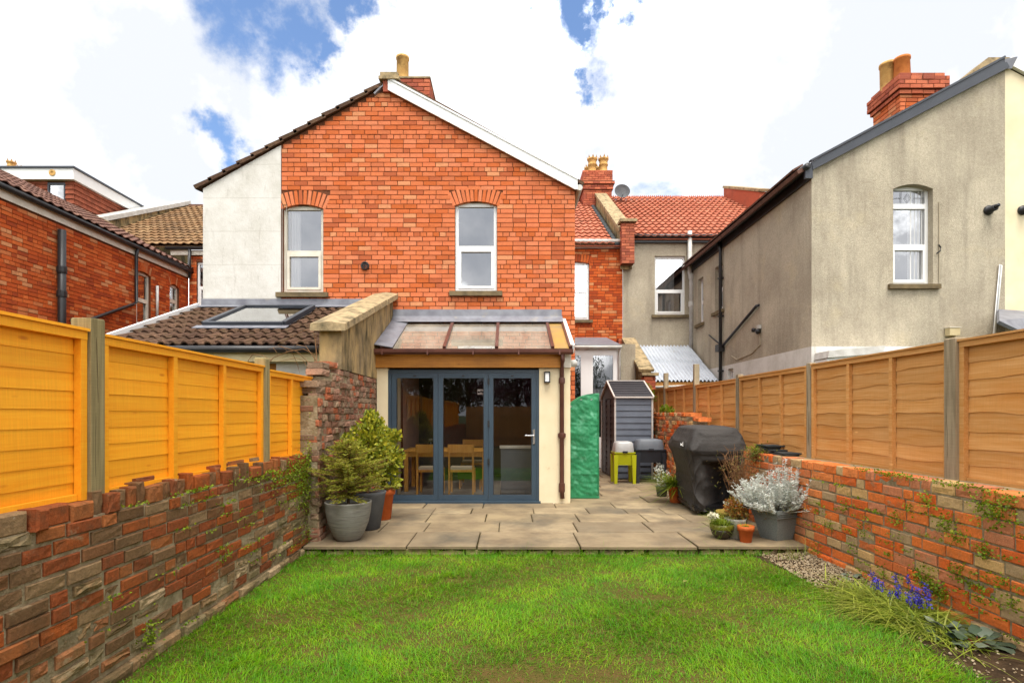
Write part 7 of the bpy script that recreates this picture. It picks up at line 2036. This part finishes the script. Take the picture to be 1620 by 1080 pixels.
# ================================================================== green covered stand
def tarp():
    x0, x1, y0, y1, z0, z1 = px_x(898, 9.2), px_x(947, 9.2), 9.16, 9.46, PATIO + .005, px_z(622, 9.2)
    t = thing('green_cover', 'tall narrow thing under a crinkled green tarpaulin beside the cream pier', 'cover', ((x0 + x1) / 2, (y0 + y1) / 2, PATIO))
    w, h = x1 - x0, z1 - z0
    nz_ = 60
    outline = []
    # upright outline with the left shoulder sweeping down in a curve
    for k in range(nz_ + 1): outline.append((x1 - .004 * math.sin(k * .5), z0 + h * k / nz_))
    for k in range(1, 15):
        a = k / 14
        outline.append((x1 - w * a, z1 + .012 - .21 * a ** 2.6 - (.012 * a)))
    for k in range(1, nz_):
        zl = outline[nz_ + 14][1]
        outline.append((x0 + .012 * math.sin(k * .22 + 1) - .012, zl - (zl - z0) * k / nz_))
    n = len(outline)
    cxm, czm = (x0 + x1) / 2, (z0 + z1) / 2
    layers = []
    for (y, s) in ((y0 + .012, .0), (y0 + .004, .5), (y0, .86), (y0 + .004, .95), (y0 + .02, 1.0), (y1, 1.0), (y1 + .01, .5)):
        lay_ = []
        for (x, z) in outline:
            sx = cxm + (x - cxm) * (1 - (1 - s) * (1 if s > .3 else 1)) ; szz = z if s >= .86 else z
            lay_.append((sx, y, szz))
        layers.append(lay_)
    # front face as a grid so that it can crease
    nx_, nzz = 34, 110
    G = []
    for j in range(nzz + 1):
        z = z0 + h * j / nzz
        for i in range(nx_ + 1):
            f = i / nx_
            # width limits at this height
            zl = z1 - .21
            xl = x0 - .005
            if z > zl: xl = x0 + w * (1 - min(1, ((z1 + .001 - z) / .21)) ** (1 / 2.6)) 
            xl = min(xl, x1 - .02)
            x = xl + (x1 - xl) * f
            q = .020 * mnoise.noise((x * 4.5, z * 5.5, 3.1)) + .011 * mnoise.noise((x * 11 + z * 8, z * 13, 1.0)) + .006 * mnoise.noise((x * 30, z * 22, 7.0))
            band = .009 * math.exp(-((z - (z0 + h * .46)) / .012) ** 2) + .007 * math.exp(-((z - (z0 + h * .23)) / .010) ** 2) + .006 * math.exp(-((z - (z0 + h * .70)) / .01) ** 2)
            edge = .03 * (max(0, 1 - f / .08) ** 2 + max(0, (f - .92) / .08) ** 2)
            G.append((x, y0 + q - band + edge, z))
    ix = lambda i, j: j * (nx_ + 1) + i
    fs = [(ix(i, j), ix(i + 1, j), ix(i + 1, j + 1), ix(i, j + 1)) for j in range(nzz) for i in range(nx_)]
    b0 = len(G)
    back = [(g[0], y1 + .02 * mnoise.noise((g[0] * 4, g[2] * 4, 0)), g[2]) for g in G]
    G2 = G + back
    fs += [tuple(reversed([q + b0 for q in f])) for f in fs]
    for j in range(nzz):
        fs.append((ix(0, j + 1), b0 + ix(0, j + 1), b0 + ix(0, j), ix(0, j))); fs.append((ix(nx_, j), b0 + ix(nx_, j), b0 + ix(nx_, j + 1), ix(nx_, j + 1)))
    for i in range(nx_):
        fs.append((ix(i, nzz), ix(i + 1, nzz), b0 + ix(i + 1, nzz), b0 + ix(i, nzz)))
    mb = MB(); mb.v = G2; mb.f = fs
    cv = mb.build('sheet', 'tarp_green', t, True)
    pts = [(x1 - .004, y0 - .004, z0 + h * k / 20) for k in range(21)] 
    MB().tube(pts, .006, 5).build('edge_seam', 'tarp_green', cv, True)
    MB().box(x0 - .01, x1 + .005, y0 - .012, y0 - .004, z0, z0 + .035).build('hem', 'tarp_green', cv)
    for k in range(3):
        MB().lathe([(.006, 0), (.012, .002), (.012, .004)], 10).build('eyelet', 'steel', cv, T=Matrix.Translation((x0 + .05 + k * .17, y0 - .012, z1 - .10 - .0 * k - (.12 if k == 0 else 0))) @ Matrix.Rotation(rad(90), 4, 'X'))
tarp()

# ================================================================== shed
def shed():
    x0, x1, y0, y1 = 2.27, 3.09, 11.8, 13.5
    z0, ze, zr = PATIO, px_z(629, 11.8), px_z(604, 12.65)
    ymid = (y0 + y1) / 2
    t = thing('plastic_shed', 'narrow slate-grey plastic shed with pale trim and ribbed dark roof', 'shed', ((x0 + x1) / 2, ymid, PATIO))
    MB().box(x0 + .03, x1 - .03, y0 + .03, y1 - .03, z0, ze - .02).build('frame_core', 'shed_dark', t)
    n = 13
    for k in range(n):
        a = z0 + .03 + (ze - z0 - .04) * k / n; b = z0 + .03 + (ze - z0 - .04) * (k + 1) / n
        MB().add([(x0 + .03, y0 + .004, a), (x1 - .03, y0 + .004, a), (x1 - .03, y0 + .022, b), (x0 + .03, y0 + .022, b), (x0 + .03, y0 + .026, a), (x1 - .03, y0 + .026, a)], [(0, 1, 2, 3), (4, 5, 1, 0)]).build('siding', 'shed_grey', t)
    for k in range(n):
        a = z0 + .03 + (ze - z0 - .04) * k / n; b = z0 + .03 + (ze - z0 - .04) * (k + 1) / n
        MB().add([(x0 + .004, y1 - .03, a), (x0 + .004, y0 + .03, a), (x0 + .022, y0 + .03, b), (x0 + .022, y1 - .03, b), (x0 + .026, y1 - .03, a), (x0 + .026, y0 + .03, a)], [(0, 1, 2, 3), (4, 5, 1, 0)]).build('door_panel', 'shed_dark', t)
    for yy in (y0 + .55, y0 + 1.1):
        MB().box(x0 - .002, x0 + .02, yy - .02, yy + .02, z0 + .03, ze - .02).build('door_stile', 'shed_dark', t)
    for (xx, yy) in ((x0, y0), (x1, y0), (x0, y1)):
        MB().box(xx - .006 if xx == x0 else xx - .03, xx + .03 if xx == x0 else xx + .006, yy - .006 if yy == y0 else yy - .03, yy + .03 if yy == y0 else yy + .006, z0, ze).build('corner_trim', 'shed_trim', t)
    MB().add([(x0 + .005, y0, ze), (x0 + .005, y1, ze), (x0 + .005, ymid, zr - .02)], [(0, 2, 1)]).build('gable', 'shed_dark', t)
    MB().add([(x1 - .005, y0, ze), (x1 - .005, y1, ze), (x1 - .005, ymid, zr - .02)], [(0, 1, 2)]).build('gable', 'shed_dark', t)
    rf_ = MB().slab((x0 - .01, y0 - .03, ze), (x1 + .01, y0 - .03, ze), (x1 + .01, ymid, zr), (x0 - .01, ymid, zr), .015)
    rf_.slab((x1 + .01, y1 + .03, ze), (x0 - .01, y1 + .03, ze), (x0 - .01, ymid, zr), (x1 + .01, ymid, zr), .015)
    ro = rf_.build('roof', 'shed_dark', t)
    for k in range(7):
        f = (k + .5) / 7
        yy = y0 + (ymid - y0) * f; zz_ = ze + (zr - ze) * f + .024
        MB().bar((x0 + .02, yy, zz_), (x1 - .02, yy, zz_), .05, .025, (0, -.4, 1)).build('rib', 'shed_dark', ro)
    for a, b in (((x0 - .012, y0 - .035, ze + .012), (x1 + .012, y0 - .035, ze + .012)), ((x0 - .012, ymid, zr + .022), (x1 + .012, ymid, zr + .022)), ((x0 - .012, y0 - .03, ze + .018), (x0 - .012, ymid, zr + .018)), ((x1 + .012, y0 - .03, ze + .018), (x1 + .012, ymid, zr + .018)), ((x0 - .012, y1 + .03, ze + .018), (x0 - .012, ymid, zr + .018))):
        MB().bar(a, b, .032, .034).build('roof_trim', 'shed_trim', ro)
shed()
def trug(cx, y, w, d, zt, m, label, lidm, name='raised_planter'):
    t = thing(name, label, 'planter', (cx, y, PATIO), 'raised planters with lids by the shed')
    zb = zt - .26
    tub = MB(); vs = []
    for s, z_ in ((.86, zb), (1.0, zt - .02), (1.06, zt - .02), (1.06, zt), (.94, zt), (.8, zb + .04)):
        for sx, sy in ((-1, -1), (1, -1), (1, 1), (-1, 1)): vs.append((cx + sx * w / 2 * s, y + sy * d / 2 * s, z_))
    tub.add(vs, [(3, 2, 1, 0)] + [(i * 4 + k, i * 4 + (k + 1) % 4, i * 4 + 4 + (k + 1) % 4, i * 4 + 4 + k) for i in range(5) for k in range(4)] + [(20, 21, 22, 23)])
    tub.build('tub', m, t)
    for sx in (-1, 1):
        for sy in (-1, 1):
            MB().add([(cx + sx * w / 2 * .93 + a * .028, y + sy * d / 2 * .93 + b * .028, PATIO) for a, b in ((-1, -1), (1, -1), (1, 1), (-1, 1))] + [(cx + sx * w / 2 * .90 + a * .045, y + sy * d / 2 * .88 + b * .045, zt - .05) for a, b in ((-1, -1), (1, -1), (1, 1), (-1, 1))],
                     [(0, 1, 5, 4), (1, 2, 6, 5), (2, 3, 7, 6), (3, 0, 4, 7), (3, 2, 1, 0)]).build('leg', m, t)
    lid = MB(); vs = []
    for s, z_ in ((1.0, 0), (.98, .06), (.90, .17), (.80, .20), (.5, .215)):
        for k in range(16):
            a = 2 * math.pi * (k + .5) / 16
            c_, s_ = math.cos(a), math.sin(a)
            vs.append((cx + w / 2 * s * math.copysign(abs(c_) ** .35, c_), y + d / 2 * s * math.copysign(abs(s_) ** .35, s_), zt + .004 + z_))
    lid.add(vs, [(i * 16 + k, i * 16 + (k + 1) % 16, i * 16 + 16 + (k + 1) % 16, i * 16 + 16 + k) for i in range(4) for k in range(16)] + [tuple(range(64, 80))])
    lo = lid.build('lid', lidm, t, True)
    MB().box(cx - .05, cx + .05, y - d / 2 * 1.06 - .012, y - d / 2 * 1.0, zt - .01, zt + .025).build('catch', 'char_plastic', lo)
trug(px_x(988, 11.1), 11.25, .40, .40, px_z(715, 11.1), 'lime', 'lime yellow raised planter on legs with a frosted lid', 'poly')
trug(px_x(1029, 11.2), 11.35, .58, .42, px_z(711, 11.2), 'char_plastic', 'charcoal raised planter on legs with a smoky grey lid', 'room_unit')
# strap-leaved plant in terracotta by the barbecue
x_, y_ = px_x(1069, 8.75), 8.75
t = grown('strap_leaf_plant', 'yellow-green strap-leaved plant in a terracotta pot left of the barbecue', 'plant', (x_, y_, PATIO))
bowl(t, x_, y_, PATIO, [(.085, 0), (.09, .01), (.115, .20), (.13, .205), (.133, .26), (.125, .262), (.11, .23), (.05, .22)], 'terracotta')
soil_disc(t, x_, y_, PATIO + .22, .11)
n = 420
P = np.array([x_ - .03, y_, PATIO + .23]) + nrng.normal(size=(n, 3)) * [.04, .04, .003]
V, Fq = blades_np(P, rand_dirs(n, (-.35, -.2, 1.5)), nrng.uniform(.22, .44, n), .020, nrng.uniform(.3, 1.0, n), 5)
np_build('foliage', V, Fq, 'leaf_strap', t)['kind'] = 'stuff'
x_, y_ = px_x(1047, 9.4), 9.4
t = grown('grey_leaf_plant', 'small grey-leaved plant in a dark pot behind the strap-leaved plant', 'plant', (x_, y_, PATIO))
bowl(t, x_, y_, PATIO, [(.08, 0), (.1, .16), (.11, .18), (.1, .18), (.08, .15)], 'pot_dark')
bush(t, x_, y_, PATIO + .15, [(x_, y_, .42, .13, .5), (x_ - .04, y_, .56, .09, .3), (x_ + .05, y_, .32, .1, .2)], 420, 'leaf_silver', .035, .016)
# plant on the far wall by the shed
t = grown('wall_top_plant', 'green plant growing over the wall behind the shed corner', 'plant', (3.28, 12.3, 1.5))
bush(t, 3.28, 12.2, 1.48, [(3.27, 11.6, 1.60, .10, .3), (3.28, 11.2, 1.56, .09, .25), (3.3, 12.8, 1.9, .16, .25), (3.3, 13.2, 2.1, .15, .2)], 700, 'leaf_ivy', .045, .03, stem=True)

# ================================================================== the border by the right wall
t = grown('bluebell_clump', 'sprawling clump of strap leaves with blue bell flowers at the foot of the right wall', 'plant', (2.93, 4.25, 0))
n = 2100
Yb = nrng.normal(4.12, .24, n); Xb = nrng.normal(2.90, .10, n)
P = np.stack([Xb, Yb, np.full(n, .02)], 1)
az = nrng.uniform(0, 2 * np.pi, n); el = nrng.uniform(.25, 1.25, n)
D = np.stack([np.cos(az) * np.cos(el) - .12, np.sin(az) * np.cos(el) - .05, np.sin(el)], 1); D /= np.linalg.norm(D, axis=1, keepdims=True)
V, Fq = blades_np(P, D, nrng.uniform(.10, .27, n), nrng.uniform(.009, .015, n), nrng.uniform(.5, 1.5, n), 6)
np_build('foliage', V, Fq, 'leaf_bluebell', t)['kind'] = 'stuff'
for k in range(21):
    by = rng.gauss(4.15, .22); bx_ = rng.gauss(2.99, .06); hh = rng.uniform(.15, .27)
    st_ = MB().tube([(bx_, by, .02), (bx_ - .01, by, hh * .6), (bx_ - .02, by - .01, hh)], .003, 4, False).build('flower_stalk', 'leaf_bluebell', t)
    m_ = 34
    zf = nrng.uniform(-.06, .015, m_)
    P = np.array([bx_ - .02, by - .01, hh]) + np.stack([nrng.normal(0, .009, m_), nrng.normal(0, .009, m_), zf], 1)
    V, Fq = leaves_np(P, rand_dirs(m_, (0, 0, -.5)), .017, .011, .2)
    np_build('flower', V, Fq, 'flower_blue', st_)
def rosette(x, y, z, n, L_, W_, label, mat_='leaf_dark', grp='dark-leaved plants in the border'):
    t = grown('border_plant', label, 'plant', (x, y, z), grp)
    for k in range(n):
        a = k * 2.4 + rng.uniform(-.3, .3); el = rng.uniform(.1, .7)
        ln = L_ * rng.uniform(.7, 1.15)
        d = Vector((math.cos(a) * math.cos(el), math.sin(a) * math.cos(el), math.sin(el)))
        s = d.cross(Vector((0, 0, 1))).normalized()
        up_ = s.cross(d)
        b = Vector((x, y, z)) + d * ln * .5
        mb = MB(); vs = [b]; m_ = 10
        for i in range(m_):
            q = 2 * math.pi * i / m_
            rr = 1 - .12 * math.cos(q) if True else 1
            vs.append(b + d * (ln * .5 * (1 - math.cos(q)) * .95) + s * (W_ * .5 * math.sin(q) * rr) + up_ * (-.18 * W_ * abs(math.sin(q)) * math.sin(q * 3)) + Vector((0, 0, -.012 * (1 - math.cos(q)))))
        vs[0] = b + d * ln * .45 + up_ * .006
        mb.add(vs, [(0, 1 + i, 1 + (i + 1) % m_) for i in range(m_)])
        mb.build('leaf', mat_, t, True)
        MB().tube([(x, y, z), b], .003, 4, False).build('leaf_stalk', 'leaf_red', t)
rosette(px_x(1490, 3.7), 3.68, .03, 11, .11, .085, 'dark marbled-leaf plant nearest the bluebell clump')
rosette(px_x(1550, 3.5), 3.52, .03, 12, .12, .09, 'dark marbled-leaf plant nearest the camera in the right bed')
rosette(px_x(1525, 3.6), 3.75, .03, 8, .10, .07, 'dark marbled-leaf plant between the other two, close to the wall')
rosette(px_x(1347, 4.95), 4.98, .02, 8, .075, .055, 'small grey-green leafed plant on the gravel near the patio')
for k, (px_, yy, nn, lab) in enumerate([(1250, 5.6, 46, 'wispy grass tuft at the patio corner'), (1285, 5.72, 30, 'small grass tuft against the right wall by the patio step')]):
    x_ = px_x(px_, yy)
    t = grown('grass_tuft', lab, 'plant', (x_, yy, .01), 'grass tufts at the patio corner')
    P = np.array([x_, yy, .02]) + nrng.normal(size=(nn, 3)) * [.06, .03, .002]
    V, Fq = blades_np(P, rand_dirs(nn, (0, 0, 3)), nrng.uniform(.1, .26, nn), .004, .3, 4)
    np_build('blades', V, Fq, 'leaf_bluebell', t)['kind'] = 'stuff'
lf = tag(MB().add([(0, 0, 0), (.03, .02, .012), (.065, .0, .006), (.03, -.022, .014)], [(0, 1, 2, 3)]).build('fallen_leaf', 'leaf_straw', None, T=frame_T(px_x(1080, 4.75), 4.75, .05, .5), loc=(px_x(1080, 4.75), 4.75, .05)), 'dry fallen leaf lying on the lawn', 'leaf')

# bare climber behind the short orange panel
t = grown('bare_climber', 'bare brown climber stems arching over the end of the orange fence', 'climber', (-2.5, 6.9, 1.6))
cl = MB()
def arc(pxs, Y, r=.006):
    cl.tube([tuple(pt(a, b, Y + 0.02 * i)) for i, (a, b) in enumerate(pxs)], [r] + [r * .8] * (len(pxs) - 2) + [r * .4], 5, False)
arc([(500, 600), (497, 560), (480, 552), (455, 556), (432, 566), (420, 580)], 6.9)
arc([(495, 580), (470, 556), (445, 548), (425, 552)], 7.0, .005)
arc([(500, 570), (484, 548), (470, 545), (462, 556), (470, 575), (474, 590)], 6.8, .005)
arc([(490, 590), (480, 570), (468, 566), (450, 570), (438, 572)], 6.9, .004)
arc([(430, 570), (415, 562), (400, 560), (393, 570), (391, 582)], 7.0, .005)
arc([(505, 560), (500, 530), (490, 520), (470, 528), (440, 545)], 6.95, .004)
arc([(498, 600), (501, 565), (499, 540), (497, 528)], 6.75, .008)
arc([(440, 560), (432, 550), (440, 546), (452, 552), (456, 562), (446, 566)], 6.9, .003)
cl.build('stems', 'twig', t, True)

# ================================================================== the far end of the garden, behind the camera (mirrored in the doors)
GBF = 'boards of the back fence'
bf = thing('board_fence', 'close-boarded brown fence across the end of the garden, mirrored in the doors', 'fence', (.5, -8, 0))
for k in range(44):
    xx = XL + k * .125
    MB().box(xx, xx + .119, -8.03 - .012 * (k % 2), -8.01 - .012 * (k % 2), .02, 1.85 + rng.uniform(-.01, .01)).build('board', 'fence_tan', bf)
for z_ in (.4, 1.5): MB().box(XL, XR, -8.0, -7.96, z_, z_ + .08).build('rail', 'fence_tan', bf)
def tree(x, y, h, rc, mat_, label, n, name, crown_z=.6):
    t = thing(name, label, 'tree', (x, y, 0), 'trees beyond the back fence')
    tr = MB().tube([(x, y, -.05), (x + .05, y, h * .3), (x - .03, y, h * .55), (x, y, h * .85)], [.13, .1, .07, .02], 8)
    blobs = []
    for k in range(13):
        a = k * 2.4; rr = rc * rng.uniform(.3, .75); zz_ = h * rng.uniform(.38, .92)
        e = (x + math.cos(a) * rr, y + math.sin(a) * rr * .6, zz_)
        tr.tube([(x, y, h * .3 + k * .05), ((x + e[0]) / 2, (y + e[1]) / 2, (h * .35 + zz_) / 2), e], [.05, .035, .01], 5, False)
        blobs.append((e[0], e[1], e[2], rc * rng.uniform(.35, .55)))
    tr.build('trunk', 'bark', t)
    Ps = []
    for b in blobs:
        m_ = n // len(blobs)
        Ps.append(np.array(b[:3]) + rand_dirs(m_) * (b[3] * nrng.random(m_) ** .45)[:, None])
    P = np.concatenate(Ps)
    V, Fq = leaves_np(P, rand_dirs(len(P), (0, 0, -.2)), nrng.uniform(.09, .18, len(P)), .08)
    np_build('crown', V, Fq, mat_, t)
tree(-.9, -9.4, 5.6, 1.7, 'leaf_purple', 'purple-leaved plum tree behind the back fence, mirrored in the middle door', 5200, 'plum_tree')
tree(2.2, -9.2, 5.4, 1.9, 'leaf_purple', 'purple-leaved plum tree behind the back fence, mirrored in the right door', 5200, 'plum_tree')
tree(-3.8, -9.0, 5.2, 1.8, 'leaf_hedge', 'dark green tree behind the back fence, mirrored in the left door', 5200, 'garden_tree')
tree(5.2, -9.6, 5.8, 2.0, 'leaf_hedge', 'dark green tree at the right end of the back fence', 4200, 'garden_tree')
tree(-6.8, -10, 6.0, 2.0, 'leaf_hedge', 'dark green tree at the left end of the back fence', 4200, 'garden_tree')
for k, (x, y) in enumerate(((-2.4, -11.5), (.6, -11.6), (3.7, -11.8))):
    tree(x, y, 6.0, 2.0, 'leaf_hedge', 'tall dark green tree in the second row beyond the back fence, %s' % ('leftmost', 'middle', 'rightmost')[k], 4200, 'garden_tree')
